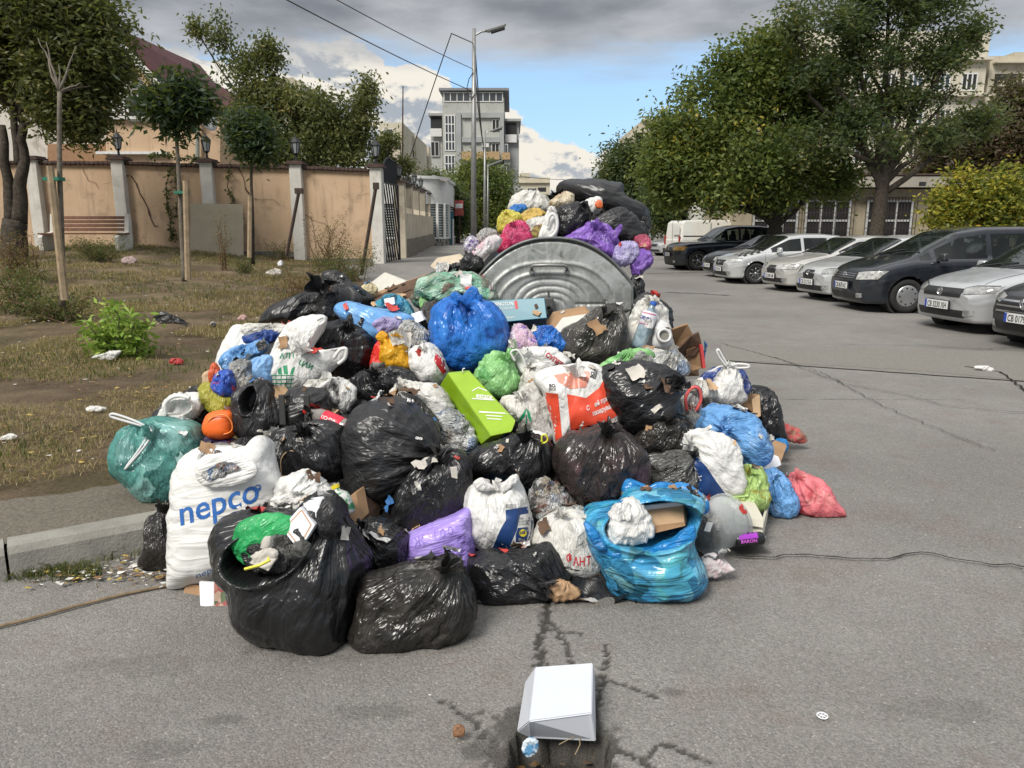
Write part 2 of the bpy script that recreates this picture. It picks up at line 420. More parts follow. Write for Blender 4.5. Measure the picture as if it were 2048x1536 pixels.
def bvh_of(*objs):
    Vs = []; Ps = []; n = 0
    for o in objs:
        l = wloc(o); me = o.data; co = np.empty(len(me.vertices)*3, np.float32); me.vertices.foreach_get('co', co); co = co.reshape(-1, 3)+l
        Vs += [tuple(v) for v in co]; Ps += [tuple(i+n for i in p.vertices) for p in me.polygons]; n += len(co)
    return BVHTree.FromPolygons(Vs, Ps)
def _subdiv(bm, maxlen, it=5):
    for _ in range(it):
        es = [e for e in bm.edges if e.calc_length() > maxlen]
        if not es: break
        bmesh.ops.subdivide_edges(bm, edges=es, cuts=1)
        bmesh.ops.triangulate(bm, faces=[f for f in bm.faces if len(f.verts) > 3])
def project(bm, name, mat, target, fn, off=.002, tree=None, parent=None, thick=0):
    """lay a flat 2-D mesh onto the target surface; fn maps its (x, y) to (origin, direction) of a ray"""
    tree = tree or bvh_of(target); kill = []
    base = wloc(parent or target)
    for v in bm.verts:
        o_, d_ = fn(v.co.x, v.co.y); h = tree.ray_cast(Vector(o_), Vector(d_).normalized())
        if h[0] is None: kill.append(v); continue
        p = h[0]-Vector(d_).normalized()*off; v.co = p-Vector(base)
    bmesh.ops.delete(bm, geom=kill, context='VERTS')
    bad = [f for f in bm.faces if max(e.calc_length() for e in f.edges) > .12*max(1, Vector(base).length/6)]
    bmesh.ops.delete(bm, geom=bad, context='FACES')
    me = bpy.data.meshes.new(name); bm.to_mesh(me); bm.free(); me.materials.append(mat)
    me.polygons.foreach_set('use_smooth', np.ones(len(me.polygons), dtype=bool))
    o = bpy.data.objects.new(name, me); COL.objects.link(o); o.parent = parent or target
    return o
def text_bm(s, bold=0.0, spacing=1.0):
    cu = bpy.data.curves.new('txt', 'FONT'); cu.body = s; cu.size = 1; cu.resolution_u = 3; cu.space_character = spacing; cu.offset = bold
    ob = bpy.data.objects.new('txt', cu); COL.objects.link(ob)
    dg = bpy.context.evaluated_depsgraph_get(); me = bpy.data.meshes.new_from_object(ob.evaluated_get(dg))
    COL.objects.unlink(ob); bpy.data.objects.remove(ob); bpy.data.curves.remove(cu)
    bm = bmesh.new(); bm.from_mesh(me); bpy.data.meshes.remove(me)
    bmesh.ops.triangulate(bm, faces=bm.faces)
    return bm
def printed(target, mat, text=None, poly=None, O=(0, 0), A=(1, 0), B=(0, -1), bold=.0, maxlen=.25, arc=0.0, tree=None, name='print', off=.002, parent=None, spacing=1.0):
    """flat print on a bag: text or polygon, placed by photo pixels O + x*A + y*B"""
    if text is not None: bm = text_bm(text, bold, spacing)
    else:
        bm = bmesh.new(); vs = [bm.verts.new((p[0], p[1], 0)) for p in poly]; bm.faces.new(vs); bmesh.ops.triangulate(bm, faces=bm.faces)
    _subdiv(bm, maxlen)
    def fn(x, y):
        y2 = y+arc*x*x
        return CAM, ray(O[0]+x*A[0]+y2*B[0], O[1]+x*A[1]+y2*B[1])
    return project(bm, name, mat, target, fn, off, tree, parent)
def pxpoly(target, mat, pts, maxlen=8, name='print', tree=None, off=.002, parent=None):
    return printed(target, mat, poly=pts, O=(0, 0), A=(1, 0), B=(0, 1), maxlen=maxlen, name=name, tree=tree, off=off, parent=parent)
def asphalt_mat():
    m_, b, p, o = newmat('asphalt'); t = b.n('ShaderNodeTexCoord').outputs['Object']
    big = b.ss(b.noise(t, .35, 5, .6), .3, .7); mid = b.ss(b.noise(t, 3.1, 5, .65), .3, .7)
    col = b.mix(big, (.168, .162, .150), (.238, .229, .212)); col = b.mix(b.m('MULTIPLY', mid, .35), col, (.150, .138, .124))
    brown = b.ss(b.noise(b.vm('ADD', t, (4, 9, 1)), 1.9, 6, .7), .52, .66); col = b.mix(b.m('MULTIPLY', brown, .34), col, (.165, .128, .110))
    v = b.n('ShaderNodeTexVoronoi', feature='F1'); b.l(t, v.inputs['Vector']); v.inputs['Scale'].default_value = 135
    ag = b.n('ShaderNodeSeparateColor'); b.l(v.outputs['Color'], ag.inputs[0])
    f = b.m('MULTIPLY', b.m('SUBTRACT', ag.outputs[0], .5), 1.0)
    col = b.mix(1.0, col, b.comb(*[b.m('ADD', .92, b.m('MULTIPLY', f, .42))]*3), 'MULTIPLY')
    fn = b.noise(t, 170, 4, .75); col = b.mix(1.0, col, b.comb(*[b.m('ADD', .45, b.m('MULTIPLY', fn, 1.12))]*3), 'MULTIPLY')
    pale = b.m('GREATER_THAN', ag.outputs[1], .985); col = b.mix(b.m('MULTIPLY', pale, .3), col, (.45, .43, .39))
    st = b.n('ShaderNodeAttribute', attribute_name='stain').outputs['Fac']
    col = b.mix(b.m('MULTIPLY', st, .88), col, (.026, .023, .018))
    b.l(col, p.inputs['Base Color'])
    b.l(b.ss(st, .2, .9, .92, .62), p.inputs['Roughness']); p.inputs['Specular IOR Level'].default_value = .35
    h = b.m('ADD', b.m('MULTIPLY', v.outputs['Distance'], -1.0), b.m('MULTIPLY', fn, .8)); b.l(bump(b, h, .55, .006), p.inputs['Normal'])
    return m_
M_asph = asphalt_mat()
def soil_mat():
    m_, b, p, o = newmat('dry_soil'); t = b.n('ShaderNodeTexCoord').outputs['Object']
    a = b.ss(b.noise(t, 1.1, 6, .65), .35, .65); g = b.ss(b.noise(b.vm('ADD', t, (9, 2, 4)), .9, 6, .7), .45, .62)
    col = b.mix(a, (.115, .085, .058), (.225, .172, .112)); col = b.mix(b.m('MULTIPLY', g, .4), col, (.075, .078, .032))
    f = b.noise(t, 40, 5, .7); col = b.mix(1, col, b.comb(*[b.m('ADD', .55, b.m('MULTIPLY', f, .9))]*3), 'MULTIPLY')
    b.l(col, p.inputs['Base Color']); p.inputs['Roughness'].default_value = .95; p.inputs['Specular IOR Level'].default_value = .1
    b.l(bump(b, b.noise(t, 26, 7, .75), 1.0, .05), p.inputs['Normal']); return m_
M_soil = soil_mat()
M_conc = simple('weathered_concrete', (.27, .26, .23), .9, var=.3, scale=5, bmp=.5, bscale=70, spec=.2)
def grid(xs, ys):
    X, Yg = np.meshgrid(xs, ys); n, m_ = X.shape; i = np.arange(n*m_).reshape(n, m_)
    Fq = np.stack([i[:-1, :-1], i[:-1, 1:], i[1:, 1:], i[1:, :-1]], -1).reshape(-1, 4)
    return X.ravel(), Yg.ravel(), Fq
def seg_dist(P, path):
    d = np.full(len(P), 1e9)
    for a, b_ in zip(path[:-1], path[1:]):
        a = np.array(a, float); b_ = np.array(b_, float); ab = b_-a
        t = np.clip(((P-a)@ab)/max(ab@ab, 1e-9), 0, 1); d = np.minimum(d, np.linalg.norm(P-(a+t[:, None]*ab), axis=1))
    return d
def G2(pts): return [tuple(gp(x, y, h_road)[:2]) for x, y in pts]
CR = [([(1098, 1195), (1092, 1245), (1075, 1290), (1082, 1335), (1090, 1390)], .017, .8), ([(1100, 1240), (1130, 1285), (1140, 1330), (1138, 1350)], .014, .7),
      ([(1120, 1262), (1165, 1268)], .012, .6), ([(1214, 1290), (1212, 1330), (1205, 1370), (1190, 1400), (1190, 1470), (1212, 1490), (1260, 1500), (1290, 1520), (1300, 1536)], .012, .75),
      ([(1205, 1355), (1250, 1370), (1285, 1385), (1310, 1395)], .009, .7), ([(1290, 1520), (1320, 1492), (1345, 1492), (1380, 1508), (1420, 1530)], .009, .7),
      ([(878, 1400), (915, 1418), (945, 1440), (955, 1462), (1000, 1480)], .009, .7), ([(1040, 1425), (1000, 1450), (985, 1500), (1000, 1536)], .030, .55),
      ([(945, 1430), (975, 1420), (1000, 1430), (1005, 1450), (985, 1465), (955, 1460)], .006, .5), ([(1000, 1500), (1060, 1536)], .04, .6)]
BL = [((1030, 1445), .05, .10, .8), ((960, 1500), .07, .05, .6), ((1090, 1240), .035, .10, .55), ((1395, 1090), .22, .09, .75), ((1480, 1100), .14, .08, .5), ((1350, 1385), .06, .03, .45), ((450, 1440), .09, .03, .35), ((330, 1500), .1, .05, .25), ((1115, 1500), .22, .14, .9), ((640, 1300), .3, .1, .25), ((300, 1330), .25, .08, .18), ((1900, 1420), .2, .08, .2), ((760, 1420), .16, .05, .3), ((880, 1280), .2, .08, .2), ((1250, 1200), .3, .1, .25)]
def road_patch(name, xs, ys, lift=0.0, stains=True, parent=None):
    X, Yv, Fq = grid(xs, ys); Z = h_road(X, Yv)+lift
    P2 = np.stack([X, Yv], 1); P3 = np.stack([X, Yv, X*0], 1)
    Z = Z+.006*fbm(P3*.9, 2)+.0035*fbm(P3*5, 2)
    st = np.zeros(len(X))
    if stains:
        nz = fbm(P3*9, 4); nz2 = fbm(P3*42+5, 4)
        for pts, w, s_ in CR:
            d = seg_dist(P2+np.stack([nz, fbm(P3*9+40, 3)], 1)*.028, G2(pts)); k = S((w*(.95+3.0*nz2)-d)/(w*.35)+.5)*min(1, s_*1.3)
            st = np.maximum(st, k); Z -= .006*k
        for (q, ra, rb, s_) in BL:
            g = gp(q[0], q[1], h_road); e = np.sqrt(((X-g[0])/ra)**2+((Yv-g[1])/rb)**2)+nz*.9+nz2*.35
            st = np.maximum(st, S((1.05-e)/.3)*s_)
    V = np.stack([X, Yv, Z], 1)
    gq = gp(1118, 1500, h_road); hole = ((np.abs(X-gq[0])/.16)**3+(np.abs(Yv-gq[1]+.05)/.16)**3+.9*fbm(P3*14, 3)) < 1
    if stains: V[hole, 2] -= .14; st[hole] = 1
    return mo(name, V, Fq, M_asph, parent, True, attrs={'stain': st}, origin=(0, 0, 0))
ys_near = [.9]
while ys_near[-1] < 7: ys_near.append(ys_near[-1]+max(.010, .0045*ys_near[-1]))
xs_near = np.concatenate([np.arange(-3.4, -1.0, .03), np.arange(-1.0, 1.4, .011), np.arange(1.4, 5.0, .03)])
road = road_patch('road', xs_near, ys_near); tag(road, kind='structure')
xe, ye = xs_near[-1], ys_near[-1]; xw = xs_near[0]
for nm, a, b_, c_, d_ in (('road_far', -60, 120, ye, 300), ('road_side', xe, 120, .9, ye), ('road_side', -60, xw, .9, ye), ('road_near', -60, 120, -30, .9)):
    nx, ny = (90, 110) if nm == 'road_far' else (40, 24)
    xs = a+(b_-a)*np.linspace(0, 1, nx); ys = c_+(d_-c_)*np.linspace(0, 1, ny)**(2.2 if nm == 'road_far' else 1)
    if nm == 'road_far': xs = np.unique(np.concatenate([np.linspace(-60, -12, 10), np.linspace(-12, 16, 90), np.linspace(16, 120, 15)]))
    X, Yv, Fq = grid(xs, ys)
    o = mo('road', np.stack([X, Yv, h_road(X, Yv)], 1), Fq, M_asph, None, True, attrs={'stain': X*0}, origin=(0, 0, 0)); tag(o, kind='structure')
gr = MB().box((0, 600, -1.0), (5000, 5000, .4)); tag(gr.build('ground', M_soil), kind='structure')
ys = np.concatenate([np.arange(-1.2, 7, .07), np.arange(7, 23.2, .16)]); us = np.linspace(0, 1, 130)
V = []; 
for y in ys:
    kx = kerb_x(y); xx = kx-.125-(us**1.7)*34
    V.append(np.stack([xx, np.full_like(xx, y), h_lawn(xx, y)], 1))
V = np.concatenate(V); P3 = V*np.array([1, 1, 0]); inn = S((kerb_x(0)*0+1))
V[:, 2] += .035*fbm(P3*1.1, 4)+.012*fbm(P3*6, 3)-.02
nu = len(us); i = np.arange(len(V)).reshape(-1, nu); Fq = np.stack([i[:-1, :-1], i[1:, :-1], i[1:, 1:], i[:-1, 1:]], -1).reshape(-1, 4)
lawn = mo('lawn', V, Fq, M_soil, None, True, origin=(0, 0, 0)); tag(lawn, kind='structure')
def strip(name, off0, off1, z_of, mat, t0=-1.2, t1=20.4, step=.06, parent=None, kind=None, extra=0):
    ysv = np.arange(t0, t1, step); L = []
    for y in ysv:
        kx = kerb_x(y); L.append([(kx+off0, y, z_of(kx+off0, y)), (kx+off1, y, z_of(kx+off1, y))])
    V = np.array(L).reshape(-1, 3); n = len(ysv); Fq = np.array([(2*k, 2*k+1, 2*k+3, 2*k+2) for k in range(n-1)])
    return mo(name, V, Fq, mat, parent, True, origin=(0, 0, 0))
def foot():
    V = []; ysv = np.arange(-1.2, 5.4, .05); us = np.linspace(0, 1, 40)
    for y in ysv:
        kx = kerb_x(y); w = 1.25*S((5.4-y)/1.6)
        xx = kx-.155-us*w; V.append(np.stack([xx, np.full_like(xx, y), .150+.012*us+.16*np.clip((y-4.2)/6, 0, 1)], 1))
    V = np.concatenate(V); P3 = V*np.array([1, 1, 0]); V[:, 2] += .012*fbm(P3*4, 4)-.004*0
    u = np.tile(us, len(ysv)); V[:, 2] -= .10*S((u-.80+.35*fbm(P3*2.2, 4))/.25)
    i = np.arange(len(V)).reshape(len(ysv), -1); Fq = np.stack([i[:-1, :-1], i[1:, :-1], i[1:, 1:], i[:-1, 1:]], -1).reshape(-1, 4)
    o = mo('pavement', V, Fq, simple('old_footway', (.185, .165, .135), .95, scale=60, bmp=.8, bscale=160, spec=.1, col2=(.115, .102, .082)), None, True, attrs={'stain': u*0}, origin=(0, 0, 0)); tag(o, kind='structure')
foot()
kroot = bpy.data.objects.new('kerb', None); COL.objects.link(kroot); tag(kroot, kind='structure')
cum = [0]; KP = [np.array(k, float) for k in KERB]
dens = []
for a, b_ in zip(KP[:-1], KP[1:]):
    for t in np.linspace(0, 1, 40, endpoint=False): dens.append(a+(b_-a)*t)
dens = np.array(dens); sd_ = np.concatenate([[0], np.cumsum(np.linalg.norm(np.diff(dens, axis=0), axis=1))])
j0 = gp(14, 1085); s0 = sd_[np.argmin(np.linalg.norm(dens-j0[:2], axis=1))]
for k in range(-6, 14):
    a, b_ = s0+k*1.0+.006, s0+(k+1)*1.0-.006
    if a < 0 or b_ > sd_[-1]: continue
    q = np.stack([np.interp(np.linspace(a, b_, 7), sd_, dens[:, 0]), np.interp(np.linspace(a, b_, 7), sd_, dens[:, 1])], 1)
    tg = np.gradient(q, axis=0); tg /= np.linalg.norm(tg, axis=1)[:, None]; nrm = np.stack([-tg[:, 1], tg[:, 0]], 1)
    prof = [(-.005, -.2), (.0, .02), (.012, .12), (.035, .150), (.06, .155), (.15, .157), (.155, -.2)]
    V = []
    for (x, y), n_ in zip(q, nrm):
        g = .16*max(0, min(1, (y-4.2)/6))
        for (d_, z) in prof: V.append((x+n_[0]*d_, y+n_[1]*d_, z+(g if z > 0 else 0)))
    V = np.array(V); V += .004*np.stack([perlin(V*9), perlin(V*9+7), perlin(V*9+19)], 1); n = len(prof)
    Fc = [(i*n+j, i*n+j+1, (i+1)*n+j+1, (i+1)*n+j) for i in range(6) for j in range(n-1)]+[tuple(range(n)), tuple(6*n+j for j in range(n-1, -1, -1))]
    o = mo('kerb_stone', V, Fc, M_conc, kroot, False); fixn(o)
M_crack = simple('crack_grit', (.030, .027, .023), .95, spec=.1)
def crack(pts, w=.012, wob=.07):
    q = np.array(G2(pts)); s = np.concatenate([[0], np.cumsum(np.linalg.norm(np.diff(q, axis=0), axis=1))]); t = np.arange(0, s[-1], .035)
    c_ = np.stack([np.interp(t, s, q[:, 0]), np.interp(t, s, q[:, 1]), t*0], 1); c_[:, 0] += wob*fbm(c_*6, 3)+.01*fbm(c_*30, 2); c_[:, 1] += wob*fbm(c_*6+9, 3)+.012*fbm(c_*30+4, 2)
    tg = np.gradient(c_, axis=0); tg /= np.linalg.norm(tg, axis=1)[:, None]; n_ = np.stack([-tg[:, 1], tg[:, 0], tg[:, 0]*0], 1)
    ww = w*(.6+.9*np.abs(fbm(c_*8+3, 3)))[:, None]; A = c_+n_*ww; B = c_-n_*ww
    for L in (A, B): L[:, 2] = h_road(L[:, 0], L[:, 1])+.016
    V = np.empty((2*len(t), 3)); V[0::2] = A; V[1::2] = B
    Fq = np.array([(2*k, 2*k+1, 2*k+3, 2*k+2) for k in range(len(t)-1)])
    mo('crack', V, Fq, M_crack, road)
crack([(1480, 1120), (1560, 1116), (1620, 1113), (1680, 1121), (1740, 1123), (1790, 1118), (1850, 1110), (1900, 1122), (1960, 1130), (2060, 1142)], .007)
crack([(1440, 688), (1560, 720), (1680, 768), (1800, 790), (1900, 815), (2060, 830)], .006)
crack([(1530, 712), (1640, 745), (1740, 800), (1820, 840), (1900, 870), (1990, 905)], .005)
crack([(1440, 722), (1560, 728), (1700, 735), (1850, 745), (2060, 765)], .004)
crack([(1500, 690), (1650, 690), (1800, 692), (2060, 705)], .004)
crack([(1930, 735), (2000, 745), (2060, 790)], .016)
crack([(1830, 690), (1950, 700), (2060, 696)], .010)
crack([(1290, 548), (1400, 545), (1480, 550)], .06, .1)
crack([(1330, 585), (1400, 588), (1460, 592)], .05, .1)
q = [gp(x, y, h_road) for x, y in ((1440, 690), (2060, 705), (2060, 765), (1450, 722))]
bd = MB(); V = np.array(q); V[:, 2] = h_road(V[:, 0], V[:, 1])+.010
xs = np.linspace(0, 1, 60); vv = np.linspace(0, 1, 8); P = []
for v in vv:
    for u in xs:
        p = (V[0]*(1-u)+V[1]*u)*(1-v)+(V[3]*(1-u)+V[2]*u)*v; p[1] += .05*float(fbm(np.array([[u*9, v*0, 3.]]), 3)[0])
        p[2] = h_road(p[0], p[1])+.011; P.append(p)
i = np.arange(len(P)).reshape(8, 60); Fq = np.stack([i[:-1, :-1], i[:-1, 1:], i[1:, 1:], i[1:, :-1]], -1).reshape(-1, 4)
mo('repair_patch', P, Fq, simple('patch_asphalt', (.205, .195, .175), .95, var=.2, scale=30, bmp=.6, bscale=120, spec=.2), road)
def leafmat(name, c1, c2, c3=None, hue=.5):
    m_, b, p, o = newmat(name); a = b.n('ShaderNodeAttribute', attribute_name='tint').outputs['Fac']
    col = b.mix(b.ss(a, .15, .75), c1, c2)
    if c3: col = b.mix(b.ss(a, .80, .95), col, c3)
    b.l(col, p.inputs['Base Color']); p.inputs['Roughness'].default_value = .55; p.inputs['Specular IOR Level'].default_value = .35
    tr = b.n('ShaderNodeBsdfTranslucent'); b.l(b.mix(.45, col, (.30, .36, .06)), tr.inputs[0])
    mx = b.n('ShaderNodeMixShader'); mx.inputs[0].default_value = .38; b.l(p.outputs[0], mx.inputs[1]); b.l(tr.outputs[0], mx.inputs[2]); b.l(mx.outputs[0], o.inputs[0]); return m_
M_bark = simple('bark', (.085, .072, .058), .95, var=.5, scale=14, bmp=.8, bscale=40, spec=.1)
M_bark2 = simple('grey_bark', (.20, .175, .14), .9, var=.4, scale=14, bmp=.6, bscale=50, spec=.1)
def leaves(cent, axis, n_per, L, Wd, spread, droop=.3, rs=None):
    """leaf quads (folded diamonds) around twig centres"""
    rs = rs or np.random; n = len(cent)*n_per; c_ = np.repeat(cent, n_per, 0)+rs.normal(size=(n, 3))*spread
    d = rs.normal(size=(n, 3)); d[:, 2] = d[:, 2]*.55-droop; d /= np.linalg.norm(d, axis=1)[:, None]
    u = rs.normal(size=(n, 3)); u[:, 2] += .3; s = np.cross(d, u); s /= np.linalg.norm(s, axis=1)[:, None]+1e-9
    l = L*(.65+.7*rs.rand(n))[:, None]; w = Wd*(.7+.6*rs.rand(n))[:, None]
    V = np.stack([c_, c_+d*l*.45+s*w*.5, c_+d*l, c_+d*l*.45-s*w*.5], 1).reshape(-1, 3)
    return V, np.arange(4*n).reshape(n, 4)
def crown(name, blobs, ntw, nper, L, Wd, spread, mat, parent, gap=.0, gs=.9, droop=.35, seed=0, shell=.55):
    """blobs: (centre, (rx, ry, rz)); twigs fill the outer part of each with open gaps"""
    rs = np.random.RandomState(seed+11); vol = np.array([b_[1][0]*b_[1][1]*b_[1][2] for b_ in blobs])**(2/3); vol /= vol.sum(); C = []; T = []
    for (c_, r), w in zip(blobs, vol):
        k = max(4, int(ntw*w*1.5)); d = rs.normal(size=(k, 3)); d /= np.linalg.norm(d, axis=1)[:, None]
        rr = (shell+(1-shell)*rs.rand(k))**.8*(1+.42*perlin(d*2.0+seed)+.18*perlin(d*5+seed)+.38*rs.rand(k)**6)
        C.append(np.asarray(c_)+d*rr[:, None]*np.asarray(r))
    C = np.concatenate(C); g = fbm(C*gs+seed*3.1, 3); C = C[g > gap-.18]
    V, Fq = leaves(C, None, nper, L, Wd, spread, droop, rs)
    ti = np.clip(.45+.5*fbm(C*.5+seed, 3)+.18*rs.randn(len(C)), 0, 1); ti = np.repeat(ti, nper)+.10*rs.randn(len(C)*nper)
    return mo(name, V, Fq, mat, parent, False, attrs={'tint': np.repeat(np.clip(ti, 0, 1), 4)}), C
def limb(mb, a, b_, r0, r1, seed, bend=.12, n=9):
    a = np.asarray(a, float); b_ = np.asarray(b_, float); t = np.linspace(0, 1, n)[:, None]; L = np.linalg.norm(b_-a)
    p = a+(b_-a)*t; w = np.stack([fbm(np.c_[t[:, 0]*2.2+seed, t[:, 0]*0+k*5, t[:, 0]*0], 2) for k in range(3)], 1)*L*bend; w[0] = 0
    p = p+w*np.sin(t*np.pi*.75); mb.tube(p, r0+(r1-r0)*t[:, 0]**.8, 8); return p
def tree(name, label, base, split_z, r0, blobs, mat, ntw, nper, L, Wd, spread, seed, group=None, gap=0, gs=.9, bark=M_bark, cat='tree', lean=(0, 0), shell=.55, droop=.35, twigs=26):
    base = np.asarray(base, float); root = thing(name, label, cat, base, group); mb = MB()
    top = base+np.array([lean[0], lean[1], split_z]); tp = limb(mb, base-np.array([0, 0, .15]), top, r0*1.25, r0*.8, seed, .05, 12)
    rs = np.random.RandomState(seed)
    for k, (c_, r) in enumerate(blobs):
        c_ = np.asarray(c_, float); st = tp[-1-(k % 4)] if k % 4 else top
        bp = limb(mb, st, c_, r0*.5, r0*.14, seed+k*7, .14, 10)
        for q in range(max(3, twigs//max(1, len(blobs)))):
            d = rs.normal(size=3); d /= np.linalg.norm(d); d[2] = abs(d[2])*.6+.1
            s_ = bp[rs.randint(4, 10)]; limb(mb, s_, c_+d*np.asarray(r)*.9, r0*.10, r0*.02, seed+q*3+k, .15, 6)
    mb.build('trunk', bark, root, True)
    crown('crown', blobs, ntw, nper, L, Wd, spread, mat, root, gap, gs, droop, seed, shell)
    return root
def pb(px, py, Y, rx, rz, ry=None):
    """crown lobe given by photo centre and radii in px at distance Y"""
    c_ = at(px, py, Y); m = Y/ray(px, py)[1]/F*1.0; return (tuple(c_), (rx*m, (ry if ry else (rx+rz)/2)*m, rz*m))
def tufts(n, pos, hmin, hmax, w, mat, name, seed, lean=.5, blades=7, parent=None, kind='stuff'):
    rs = np.random.RandomState(seed); N = len(pos)*blades; P = np.repeat(pos, blades, 0); P[:, :2] += rs.normal(size=(N, 2))*.035
    h = hmin+(hmax-hmin)*rs.rand(N); a = rs.rand(N)*6.283; l = lean*rs.rand(N)*h; d = np.stack([np.cos(a), np.sin(a)], 1)
    s_ = np.stack([-d[:, 1], d[:, 0]], 1)*w*.5
    A = P.copy(); A[:, :2] += s_; B = P.copy(); B[:, :2] -= s_
    Cm = P.copy(); Cm[:, :2] += d*(l*.4)[:, None]; Cm[:, 2] += h*.6; D = P.copy(); D[:, :2] += d*l[:, None]*1.3; D[:, 2] += h*(1-.4*rs.rand(N)*lean)
    C1 = Cm.copy(); C1[:, :2] += s_*.7; C2 = Cm.copy(); C2[:, :2] -= s_*.7
    V = np.stack([A, B, C2, C1, D], 1).reshape(-1, 3); k = np.arange(N)*5
    Fc = np.concatenate([np.stack([k, k+1, k+2, k+3], 1), np.stack([k+3, k+2, k+4, k+4], 1)])
    q = np.stack([k, k+1, k+2, k+3], 1); tr = np.stack([k+3, k+2, k+4, k+4], 1)
    T = np.concatenate([q[:, [0, 1, 2]], q[:, [0, 2, 3]], tr[:, [0, 1, 2]]])
    ti = np.repeat(np.clip(rs.rand(N), 0, 1), 5)
    o = mo(name, V, T, mat, parent, False, attrs={'tint': ti})
    if kind: tag(o, kind=kind)
    return o
M_straw = leafmat('dry_grass', (.30, .225, .11), (.19, .15, .065), (.42, .34, .19))
M_green = leafmat('green_grass', (.045, .065, .018), (.085, .095, .03), (.15, .14, .06))
rs = np.random.RandomState(5)
def lawn_pts(n, y0, y1, x0, seed, thr=-.1, sc=.7, o_=0, edge=.35):
    rs = np.random.RandomState(seed); y = y0+(y1-y0)*rs.rand(n); kx = np.array([kerb_x(v) for v in y]); near = 1.5*S((5.4-y)/1.6)
    x = x0+(kx-edge-near-x0)*rs.rand(n); P = np.stack([x, y, h_lawn(x, y)], 1)
    g = fbm(P*np.array([1, 1, 0])*sc+o_, 3); P = P[g > thr]; return P
o = tufts(0, lawn_pts(34000, 2.8, 12, -9, 1, .0), .012, .055, .005, M_straw, 'dry_grass', 1, 1.9, 5); tag(o, 'short dry grass and straw over the bare verge', 'grass')
o = tufts(0, lawn_pts(17000, 8, 22, -17, 2, .02), .03, .10, .010, M_straw, 'dry_grass', 2, 1.2, 6); tag(o, 'dry yellowed grass up the slope towards the wall', 'grass')
o = tufts(0, lawn_pts(11000, 3.3, 22, -17, 3, .05, .45, 11), .03, .09, .010, M_green, 'green_grass', 3, 1.0, 5); tag(o, 'patches of low green grass on the verge', 'grass')
def flakes(name, pts, smin, smax, mats, label, cat, seed, lift=.012):
    rs = np.random.RandomState(seed); V = []; Fc = []; fm = []
    for k, p in enumerate(pts):
        s_ = smin+(smax-smin)*rs.rand()**2; a = rs.rand()*6.28; n = 5; z = lift+rs.rand()*.01
        base = len(V)
        for j in range(n):
            t = a+j*6.283/n; r = s_*(.5+.8*rs.rand()); V.append((p[0]+math.cos(t)*r, p[1]+math.sin(t)*r*(.4+.6*rs.rand()), p[2]+z+rs.rand()*s_*.35))
        V.append((p[0], p[1], p[2]+z+s_*.3)); fm += [rs.randint(len(mats))]*n
        Fc += [(base+j, base+(j+1) % n, base+n) for j in range(n)]
    fm2 = np.array(fm); o = mo(name, V, Fc, mats, None, False, fmat=fm2); tag(o, label, cat, kind='stuff'); return o
M_pap = simple('litter_paper', (.62, .60, .56), .8, var=.25); M_lf = simple('dead_leaf', (.22, .12, .045), .8, var=.5, scale=30); M_lf2 = simple('yellow_leaf', (.42, .30, .07), .7, var=.4, scale=30); M_chip = simple('brown_chip', (.10, .07, .045), .9, var=.4)
flakes('leaf_litter', lawn_pts(4200, 2.9, 18, -12, 21, -.5), .008, .034, [M_lf, M_lf2, M_chip, M_lf], 'dead leaves scattered over the verge', 'leaves', 4)
flakes('litter_crumbs', lawn_pts(800, 2.9, 16, -10, 22, -.5), .006, .028, [M_pap, M_pap, M_lf2], 'crumbs of pale litter strewn on the verge', 'litter', 5)
pr = []
rs = np.random.RandomState(9)
for k in range(230):
    y = 1.7+6*rs.rand()**1.5; x = -2.0+6*rs.rand(); pr.append((x, y, float(ground(x, y))))
flakes('road_grit', pr, .0018, .0055, [M_pap, M_chip, M_pap, M_conc], 'pale grit specks on the asphalt', 'grit', 6, .012)
def render_mat(name, c1, c2, stain=(.16, .12, .09), sc=1.2):
    m_, b, p, o = newmat(name); t = b.n('ShaderNodeTexCoord').outputs['Object']
    n1 = b.ss(b.noise(t, sc, 6, .6), .3, .7); col = b.mix(n1, c1, c2)
    drip = b.ss(b.noise(b.vm('MULTIPLY', t, (7, 7, .7)), 1.0, 5, .6), .52, .75); col = b.mix(b.m('MULTIPLY', drip, .4), col, stain)
    fl = b.ss(b.noise(b.vm('ADD', t, (3, 1, 8)), 1.3, 8, .72), .54, .66); col = b.mix(b.m('MULTIPLY', fl, .42), col, stain)
    b.l(col, p.inputs['Base Color']); p.inputs['Roughness'].default_value = .93; p.inputs['Specular IOR Level'].default_value = .15
    b.l(bump(b, b.noise(t, 45, 5, .7), .5, .01), p.inputs['Normal']); return m_
M_peach = render_mat('peach_render', (.46, .325, .21), (.52, .375, .25))
M_pillar = render_mat('whitewashed_pillar', (.50, .48, .43), (.60, .58, .53), (.30, .27, .22), 3)
M_coping = simple('dark_coping', (.085, .05, .04), .85, var=.4, scale=9, bmp=.4)
M_iron = simple('black_iron', (.012, .012, .014), .5, spec=.4); M_lampglass = simple('lantern_glass', (.30, .33, .33), .2, var=.3, spec=.6)
M_plinth = simple('grey_plinth', (.17, .16, .145), .95, var=.4, scale=6, bmp=.6, bscale=40)
WY = 22.0
PX = [-460, -285, -110, 78, 247, 421, 597, 755]
wall = thing('perimeter_wall', 'long peach rendered garden wall with whitewashed pillars behind the lawn', 'wall', (at(PX[0], 500, WY)[0], WY, 0.9))
def wx(px): return float(at(px, 420, WY)[0])
tops = [float(at(px, y, WY)[2]) for px, y in zip(PX, (317, 317, 318, 318, 319, 324, 328, 334))]
bots = [float(at(px, y, WY)[2]) for px, y in zip(PX, (494, 494, 495, 497, 497, 503, 508, 532))]
